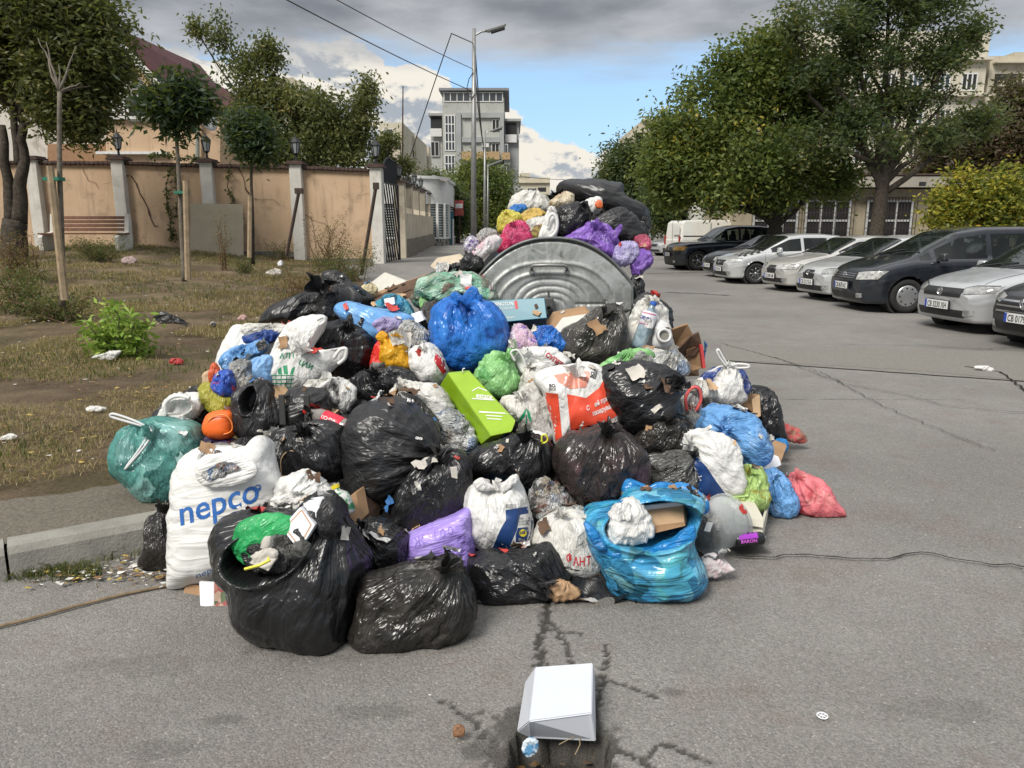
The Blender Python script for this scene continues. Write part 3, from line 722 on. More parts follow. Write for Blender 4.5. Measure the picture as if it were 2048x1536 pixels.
for k in range(len(PX)-1):
    x0, x1 = wx(PX[k])+.16, wx(PX[k+1])-.16; zt0, zt1 = tops[k]-.12, tops[k+1]-.12; zb0, zb1 = bots[k]-.5, bots[k+1]-.5
    y0 = WY+.06; nx, nz = 30, 24; P = []
    for j in range(nz):
        for i_ in range(nx):
            u = i_/(nx-1); v = j/(nz-1); P.append((x0+(x1-x0)*u, y0, (zb0*(1-u)+zb1*u)*(1-v)+(zt0*(1-u)+zt1*u)*v))
    P = np.array(P); P[:, 1] += .012*fbm(P*1.5, 3)
    i = np.arange(nx*nz).reshape(nz, nx); Fq = np.stack([i[:-1, :-1], i[:-1, 1:], i[1:, 1:], i[1:, :-1]], -1).reshape(-1, 4)
    Vb = P.copy(); Vb[:, 1] += .22; Fall = np.concatenate([Fq, Fq[:, ::-1]+len(P)])
    mo('wall_panel', np.concatenate([P, Vb]), Fall, M_peach, wall)
    cp = MB(); n = 16
    for q in range(n):
        u = (q+.5)/n; cp.box((x0+(x1-x0)*u, WY+.15, zt0*(1-u)+zt1*u+.035+.006*math.sin(q*5)), ((x1-x0)/n-.012, .40, .07), M=Matrix.Rotation(.03*math.sin(q*3.1), 3, 'X'))
        cp.box((x0+(x1-x0)*u, WY+.02, zt0*(1-u)+zt1*u-.01), ((x1-x0)/n-.03, .10, .05))
    cp.build('coping_tiles', M_coping, wall)
    MB().box(((x0+x1)/2, WY+.02, (zb0+zb1)/2+.56-.1), (x1-x0, .10, .16)).build('plinth', M_plinth, wall)
for k, px in enumerate(PX[1:]):
    x = wx(px); lean = (-.0, 0)
    pl = MB().box((x, WY+.05, (tops[k+1]+bots[k+1]-.5)/2-.02), (.33, .40, tops[k+1]-bots[k+1]+.5)).build('pillar', M_pillar, wall); bevel(pl, .012, 1)
    MB().box((x, WY+.05, tops[k+1]+.005), (.50, .56, .05)).box((x, WY+.05, tops[k+1]+.05), (.42, .48, .05)).build('pillar_cap', M_coping, wall)
def wcrack(pts, w=.02):
    P = [at(x, y, WY+.03) for x, y in pts]; q = []
    for a, b_ in zip(P[:-1], P[1:]):
        for t in np.linspace(0, 1, 6, endpoint=False): q.append(a+(b_-a)*t)
    q = np.array(q); q[:, 2] += .03*fbm(q*5, 2); q[:, 0] += .03*fbm(q*5+8, 2); V = []
    for i_, p in enumerate(q):
        ww = w*(.5+abs(perlin(np.array([p*4]))[0])*1.5); V += [(p[0]-ww*.5, WY+.035, p[2]-ww*.5), (p[0]+ww*.5, WY+.035, p[2]+ww*.5)]
    mo('crack', V, [(2*i_, 2*i_+1, 2*i_+3, 2*i_+2) for i_ in range(len(q)-1)], simple('wall_crack', (.07, .035, .022), .95), wall)
wcrack([(165, 335), (175, 360), (192, 366), (196, 376), (208, 368), (222, 364), (234, 352)], .012)
wcrack([(262, 352), (272, 366), (280, 388), (290, 405), (296, 418), (301, 436), (308, 452), (318, 452)], .035)
wcrack([(240, 350), (262, 352)], .03)
wcrack([(475, 335), (486, 353), (491, 378), (500, 390)], .025); wcrack([(500, 394), (515, 400), (545, 398), (560, 410)], .010)
wcrack([(738, 385), (715, 392), (700, 410), (690, 430)], .012); wcrack([(610, 430), (625, 440), (650, 448), (672, 470)], .01)
wcrack([(296, 418), (312, 410), (330, 395)], .01)
def lantern_at(p, s=1.0, label='', tiltk=0):
    t = thing('garden_lantern', label, 'lantern', p, 'lanterns on the garden wall pillars'); p = np.array(p, float)
    MB().lathe([(.07*s, 0), (.07*s, .02*s), (.025*s, .04*s), (.02*s, .12*s), (.05*s, .14*s), (.02*s, .15*s)], p, 10).build('base', M_iron, t)
    fr = MB(); z0, z1 = .15*s, .36*s
    for k in range(6):
        a = k*math.pi/3; c_, s_ = math.cos(a), math.sin(a); fr.tube([p+(c_*.055*s, s_*.055*s, z0), p+(c_*.095*s, s_*.095*s, z1)], .008*s, 4)
    fr.lathe([(.06*s, z0), (.06*s, z0+.012)], p, 6).lathe([(.105*s, z1), (.105*s, z1+.015)], p, 6); fr.build('frame', M_iron, t)
    MB().lathe([(.05*s, z0+.01), (.088*s, z1)], p, 6).build('glass', M_lampglass, t)
    MB().lathe([(.115*s, z1+.01), (.06*s, z1+.07*s), (.03*s, z1+.10*s), (.012*s, z1+.12*s), (.018*s, z1+.14*s), (.004, z1+.17*s)], p, 6).build('roof', M_iron, t)
    return t
for k, lb in ((2, 'black iron lantern on the pillar behind the bench'), (3, 'black iron lantern on the pillar above the leaning board'), (4, 'black iron lantern on the pillar behind the shorter rusty post'), (5, 'black iron lantern on the corner pillar by the iron gate')):
    k += 2; lantern_at((wx(PX[k]), WY+.05, tops[k]+.075), 1.4, lb)
XS = wx(755)+.25
M_side = render_mat('cream_render', (.46, .40, .31), (.54, .48, .38), (.22, .18, .13), 2)
swall = thing('street_wall', 'cream fence wall with square pillars running along the street past the gate', 'wall', (XS, 24, .6))
yy = [26, 29, 32.3, 36, 40]
zt = [3.10, 3.18, 3.24, 3.30, 3.36]
for k, y in enumerate(yy):
    xx = -3.78-.045*(y-26); g = float(h_road(xx, y))-.2
    MB().box((xx, y, (g+zt[k])/2), (.36, .36, zt[k]-g)).build('pillar', M_side, swall); MB().box((xx, y, zt[k]+.03), (.52, .52, .06)).build('pillar_cap', M_coping, swall)
    lantern_at((xx, y, zt[k]+.06), 1.15, ['nearest lantern on the street wall pillars just past the open gate', 'second lantern from the gate along the street wall', 'third lantern from the gate along the street wall', 'fourth lantern from the gate along the street wall', 'farthest lantern on the street wall beside the white house'][k])
    if k < 4:
        y1 = yy[k+1]; MB().box((xx+.01, (y+y1)/2, g+.75), (.24, y1-y-.36, 1.9)).build('wall_panel', M_side, swall)
        MB().box((xx+.03, (y+y1)/2, g+.35), (.34, y1-y-.30, .95)).build('plinth', simple('stone_plinth', (.22, .19, .15), .95, var=.5, scale=7, bmp=1, bscale=14), swall)
        ir = MB(); 
        for q in range(9): ir.box((xx+.03, y+.3+(y1-y-.6)*q/8, g+2.45), (.02, .02, 1.1))
        ir.box((xx+.03, (y+y1)/2, g+2.9), (.025, y1-y-.36, .03)); ir.build('iron_rail', M_iron, swall)
gate = thing('iron_gate', 'open black iron gate leaf with slanted slats beside the corner pillar', 'gate', at(782, 530, 22.6))
g0 = at(767, 532, 22.3); g1 = at(800, 532, 24.4); zb = g0[2]+.05; ztp = float(at(785, 365, 22.8)[2]); dv = g1-g0; dv[2] = 0
for u, nm in ((0, 'frame_post'), (1, 'frame_post')):
    p = g0+dv*u; MB().box((p[0], p[1], (zb+ztp)/2), (.06, .06, ztp-zb)).build(nm, M_iron, gate)
for z in (zb, ztp): MB().tube([np.array([g0[0], g0[1], z]), np.array([g1[0], g1[1], z])], .03, 6).build('frame_rail', M_iron, gate)
for q in range(-4, 8):
    a = np.array([q/7.0, 0]); b_ = a+np.array([.50, 1]); pts = []
    t0 = max(0, (0-a[0])/.50); t1 = min(1, (1-a[0])/.50)
    if t1-t0 < .05: continue
    P = []
    for t in (t0, t1):
        u = a[0]+.50*t; z = ztp-(ztp-zb)*t; p = g0+dv*u; P.append(np.array([p[0], p[1], z]))
    MB().tube(P, .024, 4).build('slat', M_iron, gate)
top = []; 
for t in np.linspace(0, 1, 14): 
    p = g0+dv*t*.9; top.append(np.array([p[0], p[1], ztp+.75*math.sin(min(1, t*1.15+.15)*math.pi*.62)]))
arch = MB().tube(top, .03, 5)
for t in np.linspace(0, 1, 12):
    p = g0+dv*t*.9; arch.tube([np.array([p[0], p[1], ztp]), np.array([p[0], p[1], ztp+.75*math.sin(min(1, t*1.15+.15)*math.pi*.62)])], .035, 4)
arch.build('arched_top', M_iron, gate)
M_slat = simple('red_brown_wood', (.155, .062, .030), .6, var=.35, scale=14, bmp=.3, spec=.35)
bl, br_ = at(100, 500, 20.6), at(255, 502, 20.6); bz = float(h_lawn(bl[0], 20.6)); Lb = br_[0]-bl[0]
bench = thing('park_bench', 'park bench of red-brown slats with white concrete ends against the peach wall', 'bench', ((bl[0]+br_[0])/2, 20.6, bz))
for q in range(4):
    z = bz+.50+.105*q; MB().box(((bl[0]+br_[0])/2, 20.85+.03*q, z+.03), (Lb, .03, .075), M=Matrix.Rotation(R(-14), 3, 'X')).build('back_slat', M_slat, bench)
for q in range(4): MB().box(((bl[0]+br_[0])/2, 20.28+.125*q, bz+.42), (Lb+.12, .10, .035)).build('seat_slat', M_slat, bench)
for x in (bl[0]+.02, br_[0]-.05):
    prof = [(-.35, 0), (.35, 0), (.40, .25), (.42, .95), (.30, .98), (.20, .50), (-.30, .42), (-.38, .36)]
    o = MB().prism([(x-.06, 20.55+a, bz+c_-.03) for a, c_ in prof], (.12, 0, 0)).build('end_support', M_pillar, bench); fixn(o); bevel(o, .02, 2)
def leaning(name, label, cat, quad, Y0, Y1, th, mat):
    P = [at(*quad[0], Y0), at(*quad[1], Y0), at(*quad[2], Y1), at(*quad[3], Y1)]; o = MB().prism(P, (0, th, 0)).build(name, mat); fixn(o); return tag(o, label, cat)
leaning('hardboard_sheet', 'pale grey-brown sheet of board leaning against the peach wall', 'board', [(380, 517), (487, 514), (486, 408), (381, 407)], 21.2, 21.7, .02, simple('board_beige', (.36, .31, .22), .8, var=.12, scale=3))
M_rust = simple('rusty_steel', (.065, .040, .030), .85, var=.5, scale=12, bmp=.4)
pst = thing('leaning_post', 'shorter rusty steel post leaning in front of the white pillar', 'post', gp(574, 508, h_lawn))
P0, P1 = at(573, 512, 19.5), at(598, 382, 19.8); MB().tube([P0, P1], .045, 4).build('shaft', M_rust, pst); MB().box(P1, (.20, .12, .14)).build('head_plate', M_rust, pst)
pst = thing('leaning_post', 'taller rusty steel post leaning by the corner pillar near the gate', 'post', at(724, 548, 17.5))
P0, P1 = at(723, 550, 17.5), at(752, 372, 17.9); MB().tube([P0, P1], .042, 4).build('shaft', M_rust, pst); MB().box(P1, (.13, .1, .15)).build('head_plate', M_rust, pst)
M_stake = simple('pale_stake', (.36, .27, .17), .85, var=.35, scale=10, bmp=.4); M_tape = simple('green_tape', (.015, .16, .10), .6)
def sapling(label, px, pbase, ptop, Y, branches, stake, tape, crownspec=None, r=.045, bark=M_bark2):
    b0 = at(px, pbase, Y); t = thing('sapling', label, 'young tree', b0, 'saplings staked on the verge'); mb = MB()
    sp_ = limb(mb, at(px+3, pbase+8, Y), at(ptop[0], ptop[1], Y), r, r*.6, px, .012, 14)
    for (x, y) in branches: limb(mb, sp_[-1], at(x, y, Y+.1), r*.5, r*.12, px+y, .08, 8)
    mb.build('trunk', bark, t, True)
    if stake:
        (x0, y0, x1, y1) = stake; MB().tube([at(x0, y0, Y-.12), at(x1, y1, Y-.12)], [.05, .045], 6).build('stake', M_stake, t)
        if tape: a, c_ = at(tape[0], tape[1], Y-.06), at(tape[2], tape[3], Y-.06); MB().box((a+c_)/2, (abs(c_[0]-a[0])+.05, .16, .045)).build('tie_tape', M_tape, t)
    if crownspec: crown('crown', [pb(*q) for q in crownspec[0]], crownspec[1], 12, crownspec[2], crownspec[2]*.38, .15, crownspec[3], t, -.05, 1.3, .6, px, .2)
    return t
M_leafdark = leafmat('dark_leaf', (.014, .032, .016), (.032, .060, .026), (.06, .09, .035))
sapling('bare dead sapling with forked branches tied to a pale stake', 122, 605, (118, 182), 10.2, [(75, 75), (92, 85), (152, 92), (162, 165), (118, 130)], (130, 600, 100, 332), (96, 357, 120, 359))
sapling('sapling with a flat dark green crown tied to a stake beside the leaning board', 366, 555, (352, 255), 13.0, [(320, 215), (350, 200), (385, 215)], (376, 560, 371, 362), (355, 386, 372, 384), ([(352, 195, 13.0, 50, 26), (318, 205, 13.0, 26, 20), (388, 200, 13.0, 26, 22), (350, 168, 13, 26, 12), (355, 242, 13, 20, 10)], 330, .16, M_leafdark), .05)
sapling('slim sapling with a round dark crown right of the leaning board', 503, 520, (503, 300), 16.5, [(490, 270), (515, 275)], (499, 515, 500, 392), None, ([(508, 270, 16.5, 40, 36), (492, 255, 16.5, 24, 20), (524, 292, 16.5, 28, 22)], 480, .13, M_leafdark), .045, M_bark)
M_glass = simple('window_glass', (.045, .055, .065), .08, var=.4, scale=1.2, spec=.8); M_wframe = simple('white_window_frame', (.62, .62, .60), .5, var=.1)
M_dark = simple('dark_opening', (.02, .02, .022), .8)
def window(par, c_, w, h, nx=2, nz=1, face=(0, -1), fr=.06, mat=M_wframe, glass=M_glass, name='window'):
    """window on a wall face; face is the outward direction (x, y)"""
    c_ = np.asarray(c_, float); f = np.array([face[0], face[1], 0.0]); s_ = np.array([-f[1], f[0], 0.0]); up = np.array([0, 0, 1.0])
    M = np.stack([s_, f, up], 1); mb = MB()
    for z in np.linspace(-h/2+fr/2, h/2-fr/2, nz+1): mb.box(c_+up*z+f*.03, (w, .07, fr), M=M)
    for x in np.linspace(-w/2+fr/2, w/2-fr/2, nx+1): mb.box(c_+s_*x+f*.034, (fr, .075, h-fr*1.0), M=M)
    o = mb.build(name, mat, par); MB().box(c_+f*.012, (w-fr, .02, h-fr), M=M).build('pane', glass, o); return o
M_roof = simple('dark_red_roof', (.085, .022, .022), .8, var=.4, scale=4, bmp=.5, bscale=25); M_fascia = simple('pale_fascia', (.62, .62, .60), .7, var=.2)
HY = 30.0
hs = thing('garden_house', 'peach rendered house with steep dark red roof behind the garden wall', 'house', at(240, 330, HY))
def hp(px, py, Y=HY): return at(px, py, Y)
MB().prism([hp(212, 345), hp(345, 345), hp(345, 235), hp(212, 235)], (0, 8, 0)).build('wall', M_peach, hs)
MB().prism([hp(345, 345), hp(440, 345), hp(440, 230), hp(345, 238)], (0, 8, 0)).build('wall', M_peach, hs)
MB().prism([hp(-130, 345, 30.6), hp(212, 345, 30.6), hp(212, 225, 30.6), hp(60, 120, 30.6), hp(-130, 200, 30.6)], (0, 7, 0)).build('wall', render_mat('cream_house', (.50, .47, .42), (.56, .52, .46)), hs)
MB().prism([hp(95, 345, 30.3), hp(212, 345, 30.3), hp(212, 288, 30.3), hp(95, 288, 30.3)], (0, .4, 0)).build('wall', simple('brown_render', (.30, .17, .09), .9), hs)
o = MB().prism([hp(255, 240), hp(330, 225), hp(300, 165), hp(225, 68), hp(205, 60), hp(228, 120)], (0, 5, 0)).build('gable', simple('gable_grey', (.30, .29, .27), .85, var=.3), hs); fixn(o)
o = MB().prism([hp(216, 55, 29.6), hp(330, 172, 29.6), hp(318, 178, 29.6), hp(200, 62, 29.6)], (0, .5, 0)).build('fascia', M_fascia, hs); fixn(o)
o = MB().prism([hp(228, 85, 29.8), hp(330, 195, 29.8), hp(322, 202, 29.8), hp(220, 92, 29.8)], (0, .4, 0)).build('bargeboard', simple('tan_board', (.42, .29, .17), .8), hs); fixn(o)
A, B, C_, D = hp(222, 50, 29.6), hp(335, 172, 29.6), hp(470, 172, 36), hp(300, 88, 36)
def slab4(name, P, th, mat, par):
    P = [np.asarray(p, float) for p in P]; n = np.cross(P[1]-P[0], P[3]-P[0]); n /= np.linalg.norm(n); o = MB().prism(P, -n*th).build(name, mat, par); return fixn(o)
slab4('roof', [A, B, hp(440, 178, 34.5), hp(400, 130, 36)], .18, M_roof, hs)
slab4('roof', [hp(340, 195, 30), hp(440, 235, 30), hp(500, 208, 35), hp(430, 165, 35)], .18, M_roof, hs)
window(hs, hp(300, 218, HY-.02), 1.7, .9, 3, 1, glass=M_dark); window(hs, hp(226, 205, 30.2), .9, 1.8, 1, 12, fr=.03, glass=simple('blind', (.55, .55, .52), .8), name='shutter')
MB().box(hp(268, 236, HY-.1), (2.6, .2, .10)).build('sill', M_fascia, hs); MB().box(hp(265, 306, HY-.1), (2.7, .25, .10)).build('ledge', M_fascia, hs)
MB().tube([hp(395, 345, 29.8), hp(395, 215, 29.8)], .08, 8).build('downpipe', simple('grey_pipe', (.25, .27, .24), .5), hs)
dish = thing('satellite_dish', 'white satellite dish fixed to the corner of the peach house', 'satellite dish', hp(410, 262, 29.6))
Mr = Matrix.Rotation(R(75), 3, 'Y') @ Matrix.Rotation(R(20), 3, 'X')
MB().lathe([(.02, .0), (.25, .04), (.48, .14), (.47, .16), (.25, .07), (.02, .03)], hp(410, 238, 29.2), 20, M=Mr).build('reflector', simple('dish_white', (.55, .55, .55), .5), dish, True)
MB().tube([hp(410, 238, 29.2), hp(402, 250, 29.9)], .03, 6).tube([hp(410, 245, 29.2), hp(424, 232, 29.0)], .015, 5).build('bracket', M_iron, dish)
o = MB().prism([hp(540, 345, 60), hp(602, 345, 60), hp(602, 165, 60), hp(585, 155, 60), hp(535, 158, 60)], (0, 12, 0)).build('apartment_block', simple('block_beige', (.42, .38, .29), .9, var=.2)); fixn(o); tag(o, 'plain beige block top seen through the cherry tree behind the wall', 'building')
def block(name, label, x0, x1, ybase, ytop, Y, depth, mat, wins, cat='building', group=None, trims=(), acs=(), rails=()):
    z0 = float(at((x0+x1)/2, ybase, Y)[2]); root = thing(name, label, cat, (float(at((x0+x1)/2, ybase, Y)[0]), Y, z0), group)
    A, B = at(x0, ytop, Y), at(x1, ytop, Y)
    MB().box(((A[0]+B[0])/2, Y+depth/2, (z0+A[2])/2), (B[0]-A[0], depth, A[2]-z0)).build('wall', mat, root)
    m = Y/F*1.0
    for (a, b_, c_, d_, nx, nz, kind) in wins:
        P, Q = at(a, b_, Y), at(c_, d_, Y); c0 = (P+Q)/2; c0[1] = Y-.01
        w = abs(Q[0]-P[0]); h = abs(P[2]-Q[2])
        if kind == 'g': window(root, c0, w, h, nx, nz, fr=min(w, h)*.09)
        elif kind == 'd': window(root, c0, w, h, nx, nz, fr=min(w, h)*.08, glass=M_dark)
        elif kind == 'b':
            bo = MB().box((c0[0], Y-.02, c0[2]), (w, .08, h)).build('balcony', M_dark, root); MB().box((c0[0], Y-.5, P[2]-h*.8), (w, .1, h*.4)).build('railing', mat, bo)
        elif kind == 'p': MB().box((c0[0], Y-.12, c0[2]), (w, .3, h)).build('trim', trims[0], root)
        elif kind == 'o': MB().box((c0[0], Y-.55, c0[2]), (w, .05, h)).build('railing', simple('ochre_panel', (.42, .29, .15), .4, var=.3), root)
        elif kind == 'a': MB().box((c0[0], Y-.2, c0[2]), (w, .35, h)).build('air_conditioner', M_fascia, root)
        elif kind == 'r': MB().box((c0[0], Y+depth/2, c0[2]), (w, depth+.8, h)).build('roof_edge', simple('roof_grey', (.20, .21, .22), .6), root)
        elif kind == 'w': MB().box((c0[0], Y+depth*.25, c0[2]), (w, depth*.5, h)).build('wing', mat, root)
        elif kind == 's': MB().box((c0[0], Y-.25, c0[2]), (w, .5, h)).build('slab', trims[0], root)
    return root
M_gbld = render_mat('grey_render', (.36, .365, .34), (.42, .425, .395), (.18, .18, .17), .3); M_gpan = simple('grey_panel', (.32, .33, .33), .7, var=.2, scale=.4)
gb = block('apartment_building', 'tall grey modern apartment building with glazed stair strip and flat roof', 884, 1008, 480, 195, 82, 14, M_gbld, [
    (878, 177, 1018, 182, 1, 1, 'r'), (887, 184, 1006, 204, 9, 1, 'g'), (889, 230, 911, 302, 3, 4, 'g'), (889, 310, 911, 345, 3, 2, 'g'),
    (912, 226, 924, 400, 1, 1, 'p'), (924, 226, 1000, 236, 1, 1, 'p'), (1000, 226, 1008, 345, 1, 1, 'p'), (924, 275, 1000, 285, 1, 1, 'p'), (924, 318, 1020, 330, 1, 1, 'p'),
    (984, 239, 999, 262, 2, 1, 'd'), (983, 287, 999, 312, 2, 1, 'd'), (1004, 288, 1016, 312, 2, 1, 'g'), (924, 304, 999, 320, 1, 1, 'o'), (1003, 306, 1020, 320, 1, 1, 'o'),
    (964, 287, 978, 295, 1, 1, 'a'), (995, 333, 1014, 352, 3, 1, 'g')], trims=[M_gpan])
for (x0, x1, yt) in ((861, 884, 232), (1008, 1038, 243)):
    A, B = at(x0, yt, 83), at(x1, yt, 83); MB().box(((A[0]+B[0])/2, 88, (A[2]+0)/2), (B[0]-A[0], 10, A[2])).build('wing', M_gbld if x0 < 900 else M_gpan, gb)
    MB().box(((A[0]+B[0])/2, 88, A[2]+.1), (B[0]-A[0]+.4, 11, .25)).build('roof_edge', M_gpan, gb)
for c_ in ((872, 250, 1.0, 1.2), (1022, 262, 1.1, 1.3)):
    P = at(c_[0], c_[1], 82.9); MB().box(P, (1.1, .2, 1.6)).build('balcony_opening', M_dark, gb); MB().box(at(c_[0], c_[1]+15, 82.6), (1.2, .15, .8)).build('railing', M_fascia, gb)
window(gb, at(870, 298, 82.9), .9, 1.5, 2, 1, glass=M_dark); MB().box(at(873, 298, 82.95), (.02, .02, .02)).build('vent', M_iron, gb)
M_beige = render_mat('old_panel_beige', (.44, .40, .31), (.52, .48, .38), (.25, .21, .16), .2)
block('apartment_building', 'small distant beige panel block beside the grey building', 1030, 1100, 440, 355, 170, 14, M_beige, [(1038, 376, 1048, 384, 3, 1, 'g'), (1055, 376, 1073, 384, 4, 1, 'd'), (1076, 375, 1092, 390, 1, 1, 'b'), (1040, 346, 1060, 356, 1, 1, 'w'), (1030, 364, 1100, 366, 1, 1, 's'), (1030, 392, 1100, 394, 1, 1, 's'), (1040, 398, 1092, 407, 6, 1, 'g')], trims=[M_beige])
block('apartment_building', 'stepped beige block behind the gate and cherry tree', 758, 805, 420, 245, 105, 16, M_beige, [(772, 258, 786, 268, 1, 1, 'g'), (790, 285, 802, 310, 1, 1, 'b'), (765, 300, 778, 315, 2, 1, 'd'), (765, 258, 771, 266, 1, 1, 'a')], trims=[M_beige])
block('apartment_building', 'lower beige block with balconies between the gate and the grey building', 805, 832, 420, 270, 115, 14, M_beige, [(808, 290, 818, 320, 1, 1, 'b'), (820, 300, 829, 315, 2, 1, 'd'), (808, 330, 818, 350, 1, 1, 'b')], trims=[M_beige])
block('apartment_building', 'farthest pale block left of the grey building', 832, 858, 420, 292, 130, 14, M_beige, [(836, 310, 845, 330, 1, 1, 'b'), (848, 312, 856, 322, 2, 1, 'g'), (836, 340, 845, 360, 1, 1, 'b')], trims=[M_beige])
block('apartment_building', 'distant stepped beige block rising behind the trees right of the street', 1285, 1345, 440, 240, 125, 20, M_beige, [(1292, 250, 1302, 262, 2, 1, 'd'), (1308, 248, 1325, 262, 2, 1, 'g'), (1292, 280, 1325, 292, 4, 1, 'd'), (1255, 265, 1286, 300, 1, 1, 'w'), (1272, 255, 1286, 300, 1, 1, 'w'), (1212, 318, 1260, 380, 1, 1, 'w'), (1283, 238, 1347, 243, 1, 1, 's')], trims=[M_beige])
M_bl2 = render_mat('pale_panel', (.50, .46, .37), (.56, .52, .43), (.32, .28, .22), .3)
wn = []
for r_ in range(4):
    for c_ in range(7): wn.append((1600+c_*54, 150+r_*72-4, 1628+c_*54, 176+r_*72+6, 3, 1, 'g' if (r_+c_) % 3 else 'd'))
wn = [w for w in wn if w[2] < 1975]+[(1580, 188+72*k, 1980, 194+72*k, 1, 1, 's') for k in range(-1, 4)]
block('apartment_building', 'large pale panel apartment block behind the big trees', 1550, 1982, 440, 62, 62, 16, M_bl2, wn, trims=[M_bl2])
block('apartment_building', 'right-hand panel block with a recessed balcony at the photo edge', 1982, 2200, 440, 112, 62.5, 14, M_beige, [(1990, 148, 2040, 175, 3, 1, 'b'), (1990, 225, 2040, 252, 3, 1, 'b'), (2030, 104, 2060, 112, 1, 1, 'w'), (1985, 125, 2200, 128, 1, 1, 's')], trims=[M_beige])
M_low = render_mat('tan_render', (.33, .28, .20), (.40, .34, .25), (.20, .16, .11), .6)
lb = thing('low_building', 'single storey tan building with barred windows behind the parked cars', 'building', at(1750, 500, 35))
z0 = -.1; A, B = at(1500, 378, 35), at(2300, 378, 35)
MB().box(((A[0]+B[0])/2, 39, (z0+A[2])/2), (B[0]-A[0], 8, A[2]-z0)).build('wall', M_low, lb)
z1 = float(at(1700, 355, 34.5)[2]); MB().box(((A[0]+B[0])/2-.1, 38.8, (A[2]+z1)/2+.05), (B[0]-A[0]+.8, 9, z1-A[2])).build('roof', render_mat('roof_slab', (.30, .28, .24), (.36, .33, .28)), lb)
MB().box(((A[0]+B[0])/2-.1, 38.8, z1+.12), (B[0]-A[0]+.9, 9.1, .07)).build('roof_flashing', M_coping, lb)
for (a, b_) in ((1508, 1592), (1612, 1695), (1734, 1818), (1905, 1990)):
    P, Q = at(a, 400, 34.97), at(b_, 482, 34.97); c0 = (P+Q)/2; w, h = Q[0]-P[0], P[2]-Q[2]
    wi = window(lb, c0, w, h, 3, 2, fr=.09, glass=M_dark)
    gr_ = MB()
    for x in np.linspace(-w/2-.1, w/2+.1, 17): gr_.box((c0[0]+x, 34.75, c0[2]), (.022, .022, h+.2))
    for z in np.linspace(-h/2-.1, h/2+.1, 4): gr_.box((c0[0], 34.75, c0[2]+z), (w+.22, .03, .03))
    gr_.build('bars', simple('rusty_bars', (.045, .030, .026), .8), wi)
A, B = at(1385, 385, 46), at(1500, 385, 46); o = MB().box(((A[0]+B[0])/2, 48, A[2]/2), (B[0]-A[0], 4, A[2])).build('annex', render_mat('white_annex', (.52, .51, .47), (.58, .57, .53), (.38, .36, .32), .5)); tag(o, 'white rendered annex wall beside the barred tan building', 'building')
MB().box(at(1845, 368, 33.9), (.25, .12, .18)).build('vent', M_dark, lb)
wh = thing('corner_house', 'small white house with rounded corner and striped blinds past the street wall', 'house', at(865, 497, 40))
cx, cy = at(868, 495, 41.5)[:2]; cx -= 1.05
zb_, zt_ = float(at(870, 500, 40)[2])-.3, float(at(870, 358, 40)[2])
th = np.linspace(-math.pi*.5, .12*math.pi, 20); arc = [(cx+2.0*math.cos(t)*.95, cy+2.0*math.sin(t)) for t in th]
poly = [(cx-6, cy-2.0)]+arc+[(cx+1.9, cy+8), (cx-6, cy+8)]
zs = [zb_, float(at(870, 478, 40)[2]), float(at(870, 405, 40)[2]), zt_]
M_wh = render_mat('white_house_render', (.58, .58, .56), (.64, .64, .62), (.45, .44, .42)); M_stone = None
m_, b, p, o_ = newmat('crazy_stone'); t = b.n('ShaderNodeTexCoord').outputs['Object']; v = b.n('ShaderNodeTexVoronoi', feature='DISTANCE_TO_EDGE'); v.inputs['Scale'].default_value = 3.2; b.l(t, v.inputs['Vector'])
b.l(b.mix(b.ss(v.outputs['Distance'], .02, .06), (.42, .40, .36), (.10, .10, .09)), p.inputs['Base Color']); p.inputs['Roughness'].default_value = .9; b.l(bump(b, v.outputs['Distance'], .6, .05), p.inputs['Normal'])
MB().prism([(x, y, zs[0]) for x, y in poly], (0, 0, zs[1]-zs[0])).build('stone_base', m_, wh); MB().prism([(x, y, zs[2]) for x, y in poly], (0, 0, zs[3]-zs[2])).build('wall', M_wh, wh)
inner = [(cx+(x-cx)*.95, cy+(y-cy)*.95) for x, y in poly]; o = MB().prism([(x, y, zs[1]) for x, y in inner], (0, 0, zs[2]-zs[1])).build('glazing', simple('window_behind_blind', (.10, .12, .12), .15, spec=.8), wh)
for k in range(14): 
    z = zs[1]+(zs[2]-zs[1])*(k+.5)/14; MB().prism([(cx+(x-cx)*.965, cy+(y-cy)*.965, z) for x, y in poly], (0, 0, .055)).build('blind_slat', simple('blind_slat', (.42, .45, .44), .7), wh)
for k in (0, 4, 8, 11, 15, 19):
    x, y = arc[k]; MB().box((x, y, (zs[1]+zs[2])/2), (.13, .13, zs[2]-zs[1])).build('mullion', M_wframe, wh)
for z in (zs[1]+.04, zs[2]-.04): MB().prism([(cx+(x-cx)*1.01, cy+(y-cy)*1.01, z-.04) for x, y in poly], (0, 0, .08)).build('window_rail', M_wframe, wh)
MB().prism([(cx+(x-cx)*1.05, cy+(y-cy)*1.05, zt_) for x, y in poly], (0, 0, .14)).build('cornice', M_wh, wh)
slab4('awning_roof', [at(862, 352, 41), at(895, 360, 39.5), at(895, 357, 43), at(866, 350, 43)], .10, simple('grey_sheet', (.22, .21, .20), .7), wh)
o = MB().box(at(893, 458, 43), (.8, .1, 1.9)).build('teal_door', simple('teal_sheet', (.03, .15, .20), .6, var=.2)); tag(o, 'teal metal gate panel beside the white corner house', 'gate')
o = MB().tube([at(906, 496, 42), at(906, 438, 42)], .05, 8).build('white_post', M_fascia); tag(o, 'short white post next to the teal panel', 'post')
sg = thing('notice_sign', 'faded red and white notice sign on a post by the street trees', 'sign', at(919, 490, 44))
